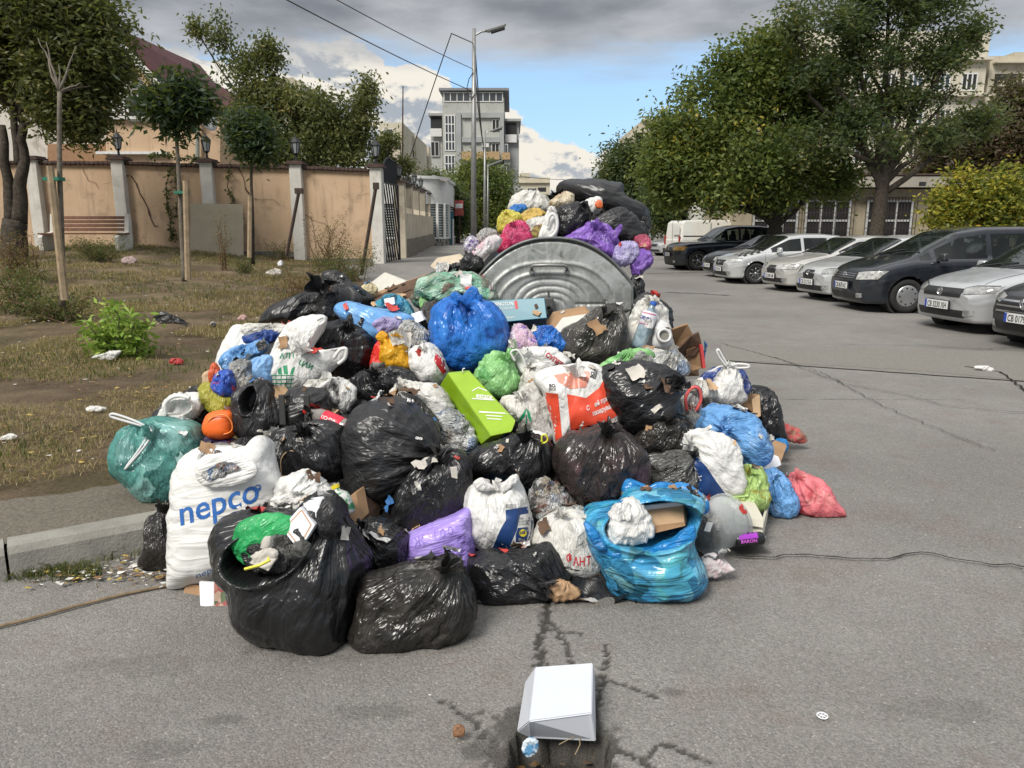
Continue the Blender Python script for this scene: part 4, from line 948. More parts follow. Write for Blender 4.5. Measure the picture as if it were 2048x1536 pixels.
MB().tube([at(919, 490, 44), at(919, 400, 44)], .05, 6).build('post', M_rust, sg); MB().box(at(918, 416, 43.9), (.5, .05, .85)).build('panel', simple('sign_red', (.35, .06, .05), .6, var=.3), sg); MB().box(at(918, 412, 43.85), (.4, .05, .25)).build('panel_text_band', M_fascia, sg)
M_galv = simple('lamp_steel', (.30, .30, .29), .45, metal=.5, var=.25, scale=3)
def lamp(label, px, pbase, ptop, Y, hx, hy, r):
    b0 = at(px, pbase, Y); tpt = at(px+1, ptop, Y); t = thing('street_lamp', label, 'street lamp', b0, 'street lamps along the road')
    MB().tube([b0, b0+(tpt-b0)*.45, tpt], [r*1.25, r, r*.7], 10).build('pole', M_galv, t, True)
    hd = at(hx, hy, Y); a0 = at(px+2, ptop+ (hy-ptop)+10*r/.11*33/Y*.9, Y)
    MB().tube([a0, a0+(hd-a0)*.5+np.array([0, 0, .06]), hd], r*.35, 6).build('arm', M_galv, t)
    s = Y/33; d = hd-a0; d /= np.linalg.norm(d); M = np.stack([d, np.array([0, 1, 0]), np.cross(d, [0, 1, 0])*-1], 1)
    l_ = .42
    o = MB().box(hd+d*l_*.7, (l_*2.2, .34, .10), M=M, taper=.7).build('head', simple('lamp_head', (.42, .42, .40), .5), t); bevel(o, .03, 2)
    MB().box(hd+d*l_*.9-np.array([0, 0, .08]), (l_*1.4, .26, .07), M=M).build('lens', M_dark, t); return t
lamp('nearest tall steel street lamp left of the grey building', 947, 482, 57, 33, 978, 62, .11)
lamp('middle street lamp in front of the grey building', 969, 482, 262, 50, 984, 262, .085)
lamp('farthest thin street lamp behind the other two', 975, 482, 328, 51, 985, 329, .06)
def wire(label, P, Q, sag, r=.02, n=26):
    P, Q = np.array(P, float), np.array(Q, float)
    if 'overhead' in label: P = P-(Q-P)*1.0+np.array([0, 0, 2*sag+.3]); n = 50
    t = np.linspace(0, 1, n)[:, None]; p = P+(Q-P)*t; p[:, 2] -= (sag*4*t*(1-t))[:, 0]
    o = MB().tube(p, r, 5).build('overhead_wire', M_iron, None); tag(o, label, 'wire')
wire('upper overhead cable from the top left to the nearest lamp', at(640, -6, 20), at(946, 138, 33), .25, .014)
wire('lower overhead cable crossing in front of the grey roof', at(536, -6, 18), at(946, 183, 33), .3, .016)
wire('cable dropping from a bend beside the lamp to the gate', at(903, 67, 30), at(790, 410, 30), -.1, .02)
wire('short cable from the lamp top to the bend', at(903, 67, 30), at(946, 86, 33), .0, .02)
wire('thin cable hanging beside the nearest lamp pole', at(950, 150, 33), at(968, 290, 64), .6, .03)
wire('second thin cable hanging beside the nearest lamp pole', at(950, 100, 33), at(972, 330, 64), .8, .03)
wire('horizontal cable over the far street', at(1040, 352, 90), at(1215, 356, 90), .3, .03)
lp = [at(946, 145, 32.9), at(938, 158, 32.9), at(934, 175, 32.9), at(936, 190, 32.9), at(943, 197, 32.9), at(950, 188, 32.9)]
o = MB().tube(lp, .018, 5).build('cable_loop', M_iron); tag(o, 'loop of spare cable hanging on the nearest lamp pole', 'cable')
o = MB().tube([at(804, 420, 70), at(806, 172, 70)], [.12, .05], 6).build('antenna_mast', M_rust); tag(o, 'thin mast standing above the beige block', 'mast')
M_lgA = leafmat('olive_leaf', (.060, .074, .026), (.130, .140, .048), (.28, .24, .08))
M_lgB = leafmat('mid_leaf', (.055, .090, .022), (.150, .180, .038), (.38, .31, .05))
M_lgC = leafmat('deep_leaf', (.036, .060, .026), (.085, .110, .040), (.17, .16, .05))
M_lgY = leafmat('yellowing_leaf', (.09, .13, .02), (.34, .30, .03), (.50, .30, .03))
M_lgR = leafmat('reddish_leaf', (.055, .045, .028), (.09, .065, .04), (.14, .07, .04))
g = gp(25, 480, h_lawn); TY = 18.0; g = at(28, 500, TY); g[2] = float(h_lawn(g[0], TY))
lt = thing('leafy_tree', 'dark multi-stemmed tree with dense olive crown at the left edge', 'tree', g); mb = MB()
limb(mb, at(28, 540, TY), at(30, 440, TY), .32, .26, 3, .03); limb(mb, at(38, 445, TY), at(46, 245, TY), .18, .09, 5, .10, 12); limb(mb, at(22, 445, TY), at(6, 250, TY), .15, .08, 9, .08, 12); limb(mb, at(36, 330, TY), at(24, 200, TY), .09, .07, 17, .06, 12)
for k, (x, y) in enumerate(((110, 120), (180, 170), (150, 240), (60, 80), (10, 60), (-40, 160), (210, 90), (120, 20))): limb(mb, at(40, 260-k*6, TY), at(x, y, TY+(-1)**k*1.0), .06, .012, 31+k, .12, 9)
mb.build('trunk', M_bark, lt, True)
crown('crown', [pb(90, 40, TY, 150, 80), pb(160, 130, TY, 100, 80), pb(70, 150, TY+1, 110, 60), pb(135, 215, TY, 70, 45), pb(160, 40, TY+.5, 60, 55), pb(-30, 60, TY, 90, 90), pb(168, 245, TY, 32, 28), pb(30, -40, TY, 160, 60)], 4600, 14, .15, .06, .20, M_lgA, lt, .03, .8, .35, 3, .25)
def T(name, label, base_px, Y, basez, split_px, r0, lobes, mat, ntw, nper, L, seed, **kw):
    b0 = at(base_px[0], base_px[1], Y); b0[2] = basez; sp_ = at(split_px[0], split_px[1], Y)
    return tree(name, label, b0, sp_[2]-b0[2], r0, [pb(*q) for q in lobes], mat, ntw, nper, L, L*.42, kw.pop('spread', .22), seed, lean=(sp_[0]-b0[0], 0), **kw)
T('cherry_tree', 'loose cherry tree with drooping leaves behind the garden wall', (560, 340), 25, .9, (580, 300), .12, [(485, 130, 25, 45, 38), (440, 60, 25, 20, 40), (540, 110, 25, 20, 35), (395, 60, 25, 12, 25), (530, 200, 25, 70, 45), (620, 230, 25, 80, 50), (700, 230, 25, 50, 50), (600, 290, 25, 120, 45), (490, 250, 25, 45, 40), (735, 180, 25, 20, 30), (690, 300, 25, 50, 35), (730, 265, 25.5, 30, 25)], M_lgA, 2300, 12, .15, 8, gap=.06, gs=1.0, droop=.8, spread=.16, shell=.25)
T('street_tree', 'bushy half-yellow tree below the grey building', (960, 470), 57, .7, (955, 430), .16, [(940, 370, 57, 45, 35), (985, 380, 57, 40, 50), (930, 410, 57, 35, 35), (955, 340, 57, 30, 22), (1000, 420, 57, 30, 40), (920, 440, 57, 30, 30), (965, 430, 57, 40, 35)], M_lgB, 1500, 12, .24, 21, spread=.35, shell=.4)
T('walnut_tree', 'broad green walnut tree with yellowing patches behind the black off-roader', (1565, 480), 28, .1, (1545, 420), .26, [(1330, 330, 28, 50, 55), (1325, 380, 28, 36, 28), (1400, 250, 28, 90, 80), (1500, 190, 28, 100, 70), (1600, 160, 28, 90, 70), (1380, 330, 28, 80, 60), (1480, 320, 27, 90, 70), (1590, 300, 28, 90, 80), (1660, 250, 28.5, 60, 80), (1450, 130, 28, 50, 40), (1540, 100, 28, 60, 40), (1340, 290, 28, 40, 60), (1440, 388, 27, 55, 32), (1550, 380, 27.5, 60, 40), (1375, 380, 28, 50, 28), (1660, 350, 28, 60, 50)], M_lgB, 4600, 13, .20, 33, spread=.24, shell=.25, gap=.06, droop=.5)
T('ash_tree', 'tall dark tree reaching above the frame before the pale apartment block', (1748, 490), 26, .1, (1772, 330), .25, [(1690, 20, 26, 120, 60), (1820, 10, 26, 120, 60), (1930, 60, 26, 60, 50), (1740, 110, 26, 100, 60), (1880, 120, 26, 70, 45), (1640, 130, 26, 60, 50), (1800, 200, 26, 60, 45), (1700, 230, 26, 70, 50), (1640, 290, 25.5, 60, 45), (1750, 290, 25.5, 70, 40), (1880, 270, 26, 70, 30), (1960, 240, 26.5, 60, 30), (1780, -50, 26, 160, 50), (1900, 185, 26, 40, 25), (1580, 60, 26, 35, 30)], M_lgC, 2900, 13, .17, 44, spread=.18, shell=.2, gap=.17, droop=.35)
T('maple_shrub', 'low yellow and green maple at the right edge behind the cars', (1985, 480), 23, .1, (1985, 440), .09, [(1900, 410, 23, 45, 35), (1960, 400, 23, 50, 50), (2020, 390, 23, 45, 60), (1935, 360, 23, 30, 25), (1880, 440, 23, 30, 15), (2050, 430, 23, 50, 40), (1990, 440, 23, 50, 25)], M_lgY, 800, 12, .15, 55, spread=.18, shell=.25, droop=.3)
T('plum_tree', 'dull reddish-brown tree beyond the yellow maple', (1990, 440), 40, .1, (1990, 400), .2, [(1900, 300, 40, 70, 50), (1980, 290, 40, 80, 60), (2050, 280, 40, 60, 80), (1850, 350, 40, 50, 35), (1980, 350, 40, 80, 40), (2040, 200, 40, 50, 40)], M_lgR, 1900, 12, .26, 66, spread=.4, shell=.3)
T('roadside_tree', 'dark tree left of the white van at the far end of the car park', (1262, 460), 60, .3, (1262, 420), .3, [(1240, 330, 60, 35, 40), (1290, 320, 60, 40, 40), (1330, 360, 60, 50, 50), (1250, 400, 60, 50, 45), (1300, 420, 60, 50, 35), (1225, 370, 60, 25, 30)], M_lgC, 1500, 12, .34, 77, spread=.5, shell=.35)
T('roadside_tree', 'rounded dark tree behind the white van', (1380, 460), 48, .2, (1380, 420), .28, [(1340, 380, 48, 50, 45), (1400, 390, 48, 50, 45), (1330, 430, 48, 50, 30), (1420, 430, 48, 40, 30)], M_lgC, 1000, 12, .30, 88, spread=.42, shell=.35)
T('street_tree', 'small tree beside the notice sign past the white corner house', (915, 470), 47, .75, (912, 445), .12, [(905, 400, 47, 22, 30), (925, 430, 47, 22, 30), (900, 440, 47, 20, 25)], M_lgC, 420, 12, .22, 91, spread=.3, shell=.4)
T('garden_tree', 'leafy branch reaching over the arched gate top', (800, 380), 27, 3.0, (790, 330), .05, [(775, 285, 27, 26, 14), (808, 330, 27, 22, 12), (765, 320, 27, 18, 18)], M_lgA, 150, 12, .14, 95, spread=.14, shell=.2, twigs=9)
T('hedge_tree', 'dark shrubs over the fence beside the grey building roof line', (880, 400), 60, 2.0, (880, 370), .08, [(862, 358, 60, 26, 14), (885, 366, 60, 22, 16)], M_lgC, 200, 12, .2, 97, spread=.3, shell=.3, twigs=9)
M_yuc = leafmat('lime_shrub_leaf', (.17, .29, .04), (.28, .42, .07), (.42, .52, .13))
g = gp(240, 712, h_lawn); sh = thing('green_shrub', 'bright lime-green leafy shrub on the bare verge', 'shrub', g); gy = float(g[1])
mb = MB(); tw = []
rs = np.random.RandomState(2)
for (x, y) in ((188, 672), (204, 632), (228, 612), (250, 618), (270, 634), (290, 662), (298, 690), (215, 660), (245, 640), (272, 665), (190, 695), (235, 680), (262, 700), (295, 640), (228, 625), (175, 640), (205, 690), (285, 700)):
    e = at(x, y, gy+.3*rs.randn()*.5); p = limb(mb, g, e, .012, .004, x, .15, 8); 
    for q in p[3:]: tw.append(q); tw.append(q+rs.normal(size=3)*.045)
mb.build('stems', M_bark2, sh)
V, Fq = leaves(np.array(tw), None, 7, .095, .036, .04, .05, rs); mo('foliage', V, Fq, M_yuc, sh, False, attrs={'tint': np.repeat(np.clip(.5+.3*rs.randn(len(Fq)), 0, 1), 4)})
M_weed = leafmat('dry_weed', (.14, .075, .035), (.20, .13, .06), (.09, .10, .03)); M_weedg = leafmat('weed_green', (.05, .075, .02), (.10, .12, .035), (.20, .15, .06))
def weed(label, px, py, w, h, n, mat, seed, stems=14, L=.05, name='dry_weed_clump', cat='weeds'):
    g = gp(px, py, h_lawn); Y = float(g[1]); m = Y/F; t = thing(name, label, cat, g); rs = np.random.RandomState(seed); mb = MB(); C = []
    for k in range(stems):
        e = g+np.array([(rs.rand()-.5)*w*m, (rs.rand()-.5)*w*m*.6, h*m*(.45+.6*rs.rand())]); p = limb(mb, g+np.array([(rs.rand()-.5)*w*m*.6, (rs.rand()-.5)*w*m*.4, -.02]), e, .009, .004, seed+k, .10, 6)
        for q in p[1:]: C += [q+rs.normal(size=3)*.05 for _ in range(max(1, n//(stems*5)))]
    mb.build('stems', simple('weed_stem', (.13, .075, .045), .9), t)
    V, Fq = leaves(np.array(C), None, 6, L, L*.35, .05, -.1, rs); mo('foliage', V, Fq, mat, t, False, attrs={'tint': np.repeat(np.clip(.5+.3*rs.randn(len(Fq)), 0, 1), 4)}); return t
weed('rusty dry weeds in front of the left tree trunk', 40, 560, 120, 90, 420, M_weed, 1, 34)
weed('green and brown weed mound at the left edge of the verge', 50, 625, 160, 90, 520, M_weedg, 2, 30)
weed('low green bush right in front of the bench', 200, 522, 90, 42, 600, M_weedg, 3, 26)
weed('tall red-brown weed stalks before the leaning board', 448, 540, 22, 100, 120, M_weed, 4, 8)
weed('scraggly weeds beside the taller leaning post', 655, 545, 90, 110, 360, M_weed, 5, 24)
weed('dark green weeds at the foot of the corner pillar', 690, 560, 120, 60, 700, M_weedg, 6, 30)
weed('small green weed by the slim sapling', 490, 545, 40, 30, 200, M_weedg, 7, 14)
weed('dry grass clump around the dead sapling foot', 110, 640, 150, 50, 520, M_weedg, 8, 36)
weed('low reddish weeds behind the big black bags', 600, 600, 110, 60, 360, M_weed, 9, 26)
weed('weeds growing at the base of the shorter leaning post', 560, 520, 60, 40, 200, M_weedg, 10, 16)
def creeper(label, pts, n, seed):
    P = [at(x, y, WY-.05) for x, y in pts]; t = thing('wall_creeper', label, 'creeper', P[-1]); MB().tube(P, .012, 4).build('stem', M_bark, t); rs = np.random.RandomState(seed); C = []
    for a, b_ in zip(P[:-1], P[1:]):
        for u in rs.rand(n): C.append(a+(b_-a)*u+rs.normal(size=3)*.03)
    V, Fq = leaves(np.array(C), None, 3, .09, .06, .03, .3, rs); mo('foliage', V, Fq, M_lgC, t, False, attrs={'tint': np.repeat(rs.rand(len(Fq)), 4)})
creeper('thin creeper hanging on the wall left of the staked sapling', [(342, 335), (332, 370), (334, 410), (340, 440), (343, 470), (347, 480)], 16, 1)
creeper('creeper trailing down the wall above the leaning board', [(460, 325), (455, 375), (465, 398), (480, 425), (482, 470)], 12, 2)
creeper('tangled creeper along the wall top right of the bench', [(300, 312), (325, 308), (350, 316), (380, 318), (400, 316)], 22, 3)
creeper('short creeper behind the staked sapling trunk', [(355, 335), (352, 360), (356, 385), (352, 430)], 14, 4)
kp = []
rs = np.random.RandomState(4)
for k in range(900):
    x = rs.uniform(180, 330); y = 1135-(x-0)*.19+rs.randn()*9; q = gp(x, y, h_road); kp.append(q)
for k in range(200): q = gp(rs.uniform(20, 200), 1155-(rs.rand())*14, h_road); kp.append(q)
o = tufts(0, np.array(kp), .015, .075, .005, M_green, 'kerb_weeds', 12, 1.3, 4); tag(o, 'low green weeds growing in the gutter by the kerb', 'weeds')
kp = np.array([gp(rs.uniform(60, 340), 1150+rs.randn()*14-.0, h_road) for k in range(260)])
flakes('gutter_litter', kp, .006, .022, [M_lf, M_chip, M_lf2, M_pap], 'dead leaves and straw gathered in the gutter', 'leaves', 14)
def paint(name, col, metal=.5, rough=.28):
    m_, b, p, o = newmat(name); t = b.n('ShaderNodeTexCoord').outputs['Object']
    d = b.ss(b.noise(t, 3, 5, .65), .35, .75); b.l(b.mix(b.m('MULTIPLY', d, .35), col, tuple(v*.7+.03 for v in col)), p.inputs['Base Color'])
    p.inputs['Metallic'].default_value = metal; b.l(b.ss(d, 0, 1, rough, rough+.15), p.inputs['Roughness'])
    p.inputs['Coat Weight'].default_value = .8; p.inputs['Coat Roughness'].default_value = .06; return m_
def carglass():
    m_, b, p, o = newmat('car_glass'); p.inputs['Base Color'].default_value = (.018, .022, .022, 1); p.inputs['Roughness'].default_value = .03; p.inputs['Specular IOR Level'].default_value = .9
    p.inputs['Coat Weight'].default_value = 1; p.inputs['Coat Roughness'].default_value = .02
    tp = b.n('ShaderNodeBsdfTransparent'); tp.inputs[0].default_value = (.42, .47, .46, 1); mx = b.n('ShaderNodeMixShader'); lw = b.n('ShaderNodeLayerWeight'); lw.inputs[0].default_value = .42
    b.l(b.m('ADD', b.m('MULTIPLY', lw.outputs['Facing'], .7), .22), mx.inputs[0]); b.l(tp.outputs[0], mx.inputs[1]); b.l(p.outputs[0], mx.inputs[2]); b.l(mx.outputs[0], o.inputs[0]); return m_
M_cg = carglass(); M_seat = simple('seat_cloth', (.06, .06, .065), .9); M_tyre = simple('tyre_rubber', (.018, .018, .018), .85, var=.3); M_rim = simple('alloy_rim', (.45, .46, .47), .35, metal=.7); M_blackp = simple('black_plastic_trim', (.018, .018, .019), .5)
M_chrome = simple('chrome', (.6, .6, .6), .15, metal=1); M_lens = simple('headlamp_lens', (.50, .50, .47), .08, var=.6, scale=14, spec=.9, coat=1); M_lensd = simple('smoked_headlamp', (.14, .14, .14), .08, var=.6, scale=14, spec=.9, coat=1, col2=(.35, .35, .34))
M_plate = simple('number_plate', (.66, .66, .64), .5, var=.05); M_eu = simple('plate_blue', (.02, .06, .35), .5); M_ink = simple('black_ink', (.012, .012, .012), .6)
def sm(xs, ys, x, w=.04):
    return (np.interp(x-w, xs, ys)+np.interp(x, xs, ys)*2+np.interp(x+w, xs, ys))/4
TYPES = {
 'hatch': dict(L=4.0, W=.84, ax=(.82, 3.28), r=.31, top=[(0, .60), (.05, .68), (.14, .76), (.45, .86), (.98, .96), (1.85, 1.41), (2.3, 1.46), (2.9, 1.46), (3.5, 1.41), (3.85, 1.15), (3.95, .95), (4.0, .7)],
    belt=[(0, .56), (.15, .71), (.5, .80), (1.0, .90), (1.6, .94), (3.0, .98), (3.9, 1.02), (4.0, .7)], cowl=1.02, head=1.85, rs=3.5, re=3.88, sg=[(1.28, 2.20), (2.28, 3.02), (3.10, 3.45)]),
 'sedan': dict(L=4.5, W=.86, ax=(.88, 3.5), r=.31, top=[(0, .58), (.05, .66), (.14, .74), (.5, .85), (1.15, .96), (2.0, 1.39), (2.5, 1.43), (3.0, 1.42), (3.6, 1.30), (4.0, 1.10), (4.4, 1.0), (4.5, .7)],
    belt=[(0, .55), (.15, .70), (.5, .79), (1.2, .90), (2.0, .93), (3.5, .98), (4.3, .99), (4.5, .7)], cowl=1.18, head=1.98, rs=3.2, re=3.95, sg=[(1.45, 2.35), (2.43, 3.25), (3.33, 3.55)]),
 'mpv': dict(L=4.4, W=.90, ax=(.86, 3.54), r=.33, top=[(0, .62), (.05, .74), (.14, .84), (.45, .96), (.95, 1.08), (1.85, 1.56), (2.4, 1.64), (3.2, 1.65), (4.05, 1.58), (4.28, 1.2), (4.36, .95), (4.4, .7)],
    belt=[(0, .60), (.15, .80), (.5, .90), (1.0, .99), (1.7, 1.03), (3.5, 1.06), (4.3, 1.08), (4.4, .7)], cowl=.98, head=1.83, rs=4.05, re=4.26, sg=[(1.05, 1.30), (1.36, 2.36), (2.44, 3.25), (3.33, 4.0)]),
 'suv': dict(L=4.67, W=.93, ax=(.90, 3.72), r=.38, top=[(0, .74), (.05, .88), (.14, .96), (.5, 1.05), (1.35, 1.12), (2.05, 1.62), (2.5, 1.70), (3.4, 1.70), (4.1, 1.62), (4.5, 1.25), (4.6, 1.0), (4.67, .8)],
    belt=[(0, .70), (.15, .92), (.5, 1.0), (1.35, 1.06), (2.1, 1.10), (3.8, 1.14), (4.55, 1.16), (4.67, .8)], cowl=1.38, head=2.03, rs=4.1, re=4.48, sg=[(1.62, 2.50), (2.58, 3.40), (3.48, 4.12)]),
}
def car(name, label, kind, P, hd, col, plate=None, grille='wide', lens='clear', rim='spoke', hub=None, badge=None, checker=False, fog=True, stripes=False, roofrails=False, lower=None, mirror=None, cat='car'):
    """P: ground point under the front bumper centre; hd: heading angle (radians, direction the nose points)"""
    T_ = TYPES[kind]; L, Wh, r = T_['L'], T_['W'], T_['r']; P = np.asarray(P, float)
    f = np.array([math.cos(hd), math.sin(hd), 0]); n = np.array([-f[1], f[0], 0.0]); up = np.array([0, 0, 1.0])
    W3 = lambda s, y, z: P+np.outer(-np.atleast_1d(s), f)+np.outer(np.atleast_1d(y), n)+np.outer(np.atleast_1d(z), up)
    root = thing(name, label, cat, P-f*L/2, 'cars parked in a row')
    tx, tz = zip(*T_['top']); bx, bz = zip(*T_['belt'])
    s = np.unique(np.concatenate([np.array([0, .008, .02, .04, .07, .10, .14, .19, .25]), np.arange(.3, L-.25, .045), L-np.array([.25, .18, .12, .07, .03, .01, 0])]))
    top = sm(tx, tz, s, .05); top[0] = tz[0]; belt = np.minimum(sm(bx, bz, s, .05), top-.012)
    ef = np.clip(s/.42, 0, 1); er = np.clip((L-s)/.38, 0, 1)
    w = Wh*(1-.30*(1-ef)**2.4)*(1-.22*(1-er)**2.4)
    zb = .17+.16*(1-np.clip(s/.10, 0, 1))**2+.20*(1-np.clip((L-s)/.15, 0, 1))**2
    green = S((top-belt-.02)/.25)                        # how much glasshouse stands here
    wr = w*(.90-.15*green-.02)
    nside, ngl, ntop = 16, 9, 9
    rows = []; meta = []
    for i in range(len(s)):
        y = [0, w[i]*.6, w[i]*.90]; z = [zb[i], zb[i], zb[i]+.005]
        hz = np.linspace(zb[i]+.03, belt[i]-.01, nside); tt = (hz-zb[i])/(belt[i]-zb[i])
        yy = w[i]*(.955+.045*np.sin(np.clip(tt*1.25, 0, 1)*math.pi*.5)-.05*np.clip((tt-.8)/.2, 0, 1)**2+.012*np.exp(-((tt-.62)/.05)**2))
        y += list(yy); z += list(hz)
        e = top[i]-.045-.03*green[i]; z0 = belt[i]; e = max(e, z0+.004)
        gf = np.linspace(0, 1, ngl); y += list(w[i]*.925*(1-gf)+wr[i]*gf); z += list(z0+(e-z0)*gf)
        a = np.linspace(0, 1, ntop+1)[1:]; y += list(wr[i]*np.cos(a*math.pi/2)**.55*.995); z += list(e+(top[i]-e)*np.sin(a*math.pi/2)**.9)
        rows.append((y, z))
    Y_ = np.array([q[0] for q in rows]); Z_ = np.array([q[1] for q in rows]); Y_[:, -1] = 0
    ns, nq = Y_.shape; Sx = np.repeat(s[:, None], nq, 1).copy()
    bow = .10*(Y_/Wh)**2*np.clip(1-s/.8, 0, 1)[:, None]; Sx = Sx+bow
    keepf = np.ones((ns-1, nq-1), bool); R_ = r+.055
    for ax in T_['ax']:
        d = np.hypot(Sx-ax, Z_-r); side = np.zeros_like(d, bool); side[:, 1:3+nside] = True
        band = side & (np.abs(d-R_) < .03); ang = np.arctan2(Z_-r, Sx-ax)
        Sx[band] = (ax+R_*np.cos(ang))[band]; Z_[band] = np.where(side, r+R_*np.sin(ang), Z_)[band]
        cs = (Sx[:-1, :-1]+Sx[1:, :-1]+Sx[:-1, 1:]+Sx[1:, 1:])/4; cz = (Z_[:-1, :-1]+Z_[1:, :-1]+Z_[:-1, 1:]+Z_[1:, 1:])/4
        ins = (np.hypot(cs-ax, cz-r) < R_-.004); ins[:, 3+nside:] = False; keepf &= ~ins
    sc_ = (s[:-1]+s[1:])/2; reg = np.zeros((ns-1, nq-1), int)
    g0 = 3+nside; 
    for (a, b_) in T_['sg']:
        m1 = (sc_ > a) & (sc_ < b_); reg[np.ix_(m1, np.arange(g0, g0+ngl-2))] = 1
    tc_ = top[:-1]; 
    mw = (sc_ > T_['cowl']) & (sc_ < T_['head']); reg[np.ix_(mw, np.arange(g0+ngl, nq-1))] = 2
    mr = (sc_ > T_['rs']+.02) & (sc_ < T_['re']); reg[np.ix_(mr, np.arange(g0+ngl, nq-1))] = 3
    low = lower is not None
    if low: reg[:, 0:6] = 4
    V = []; 
    V1 = W3(Sx.ravel(), Y_.ravel(), Z_.ravel()); V2 = W3(Sx.ravel(), -Y_.ravel(), Z_.ravel()); nv = len(V1)
    idx = np.arange(nv).reshape(ns, nq); fa = np.stack([idx[:-1, :-1], idx[1:, :-1], idx[1:, 1:], idx[:-1, 1:]], -1)
    allV = np.concatenate([V1, V2])
    def sub(mask, name, mat, parent=root, off=0):
        q = fa[mask & keepf]; q = np.concatenate([q, q[:, ::-1]+nv]); u, inv = np.unique(q, return_inverse=True)
        if len(q) == 0: return None
        return mo(name, allV[u], inv.reshape(-1, 4), mat, parent, True)
    body = sub(reg == 0, 'body', col)
    capF = [tuple(idx[0])+tuple(idx[0][::-1][1:]+nv)]
    mo('nose_panel', allV, [tuple(idx[0]), tuple(idx[0][::-1]+nv)], lower or col, root); mo('tail_panel', allV, [tuple(idx[-1][::-1]), tuple(idx[-1]+nv)], col, root)
    sub(reg == 2, 'windscreen', M_cg); sub(reg == 3, 'rear_window', M_cg)
    for k, (a, b_) in enumerate(T_['sg']):
        mk = reg == 1; mk = mk & ((sc_ > a) & (sc_ < b_))[:, None]
        q = fa[mk & keepf]
        for sgn in (0, 1):
            qq = q if sgn == 0 else q[:, ::-1]+nv; u, inv = np.unique(qq, return_inverse=True); mo('side_window', allV[u], inv.reshape(-1, 4), M_cg, root, True)
    if low: sub(reg == 4, 'lower_trim', lower)
    bw_ = float(np.interp(T_['cowl']+.3, bx, bz)); Mi = np.stack([f, n, up], 1)
    MB().box(W3(T_['cowl']+.42, 0, bw_-.06)[0], (.7, Wh*1.6, .10), M=Mi).box(W3((T_['cowl']+T_['re'])/2, 0, bw_-.42)[0], (T_['re']-T_['cowl'], Wh*1.7, .06), M=Mi).build('dashboard', M_blackp, root)
    for sx_ in (T_['cowl']+1.05, T_['cowl']+1.95):
        for sg in (1, -1): o = MB().box(W3(sx_, sg*.38, bw_-.05)[0], (.14, .46, .62), M=Mi, taper=.85).box(W3(sx_+.02, sg*.38, bw_+.33)[0], (.09, .24, .17), M=Mi, taper=.8).build('seat', M_seat, root)
    for ax in T_['ax']:
        for sg in (1, -1):
            M = np.stack([f, up, n*sg], 1); c_ = W3(ax, sg*(Wh-.33), r)[0]
            MB().lathe([(R_+.03, 0), (R_+.03, .30), (R_-.01, .30), (R_-.01, 0)], c_, 26, M=M).build('wheel_arch', M_blackp, root)
            c_ = W3(ax, sg*(Wh-.235), r)[0]
            wh_ = MB().lathe([(r*.60, .0), (r*.9, .0), (r, .03), (r, .17), (r*.93, .205), (r*.66, .21), (r*.64, .19)], c_, 28, M=M).build('wheel', M_tyre, root, True)
            rm = MB().lathe([(r*.64, .12), (r*.65, .195), (r*.61, .20), (r*.60, .15), (r*.1, .13)], c_, 28, M=M)
            nsp = 10 if rim == 'cover' else (5 if rim == 'five' else 8)
            if rim == 'cover':
                rm = MB().lathe([(r*.64, .10), (r*.66, .20), (r*.55, .212), (r*.25, .222), (.01, .225)], c_, 28, M=M)
            for k in range(nsp):
                a = 2*math.pi*k/nsp; d = np.array([math.cos(a), math.sin(a), 0]); 
                if rim == 'cover': pass
                else: rm.box(c_+M@(d*r*.34+np.array([0, 0, .175])), (r*.56, r*(.17 if nsp == 5 else .11), .03), M=M@np.array([[d[0], -d[1], 0], [d[1], d[0], 0], [0, 0, 1]]))
            rm.lathe([(r*.14, .14), (r*.14, .205), (.01, .21)], c_, 14, M=M); o = rm.build('rim', hub or M_rim, wh_, True)
            if rim == 'cover':
                hl = MB()
                for k in range(9):
                    a = 2*math.pi*k/9; hl.lathe([(r*.055, .214), (r*.05, .222)], c_+M@(np.array([math.cos(a), math.sin(a), 0])*r*.47), 8, M=M)
                hl.build('slot', M_dark, wh_)
    tree_ = BVHTree.FromPolygons([tuple(v) for v in allV], [tuple(int(v) for v in q) for q in fa.reshape(-1, 4)]+[tuple(int(v) for v in q[::-1]+nv) for q in fa.reshape(-1, 4)]+[tuple(int(v) for v in idx[0]), tuple(int(v) for v in idx[0][::-1]+nv)])
    def front(poly, mat, nm, off=.006, yaw=0.0, parent=root, maxlen=.06, mirror_=False, text=None, O=None, sz=1, bold=0, thickbox=None):
        outs = []
        for sg in ((1, -1) if mirror_ else (1,)):
            d = (-f*math.cos(yaw)-n*sg*math.sin(yaw)); d = d/np.linalg.norm(d); lat = np.cross(up, -d)  # rays enter along d
            if text: bm = text_bm(text, bold)
            else:
                bm = bmesh.new(); vs = [bm.verts.new((p[0], p[1], 0)) for p in poly]; bm.faces.new(vs); bmesh.ops.triangulate(bm, faces=bm.faces)
            _subdiv(bm, maxlen if not text else .3)
            def fn(x, y):
                if text: x, y = O[0]+x*sz, O[1]+y*sz
                y2 = x*sg                        # x: lateral offset towards the car's left; here n
                o_ = P+n*y2+up*y+f*.6
                if yaw: o_ = P+n*y2+up*y-d*0+(-d)*0+f*.0-d*1.0
                return o_, d
            outs.append(project(bm, nm, mat, root, fn, off, tree_, parent))
        return outs
    hz = float(np.interp(.12, tx, tz)); bzh = float(np.interp(.10, bx, bz))
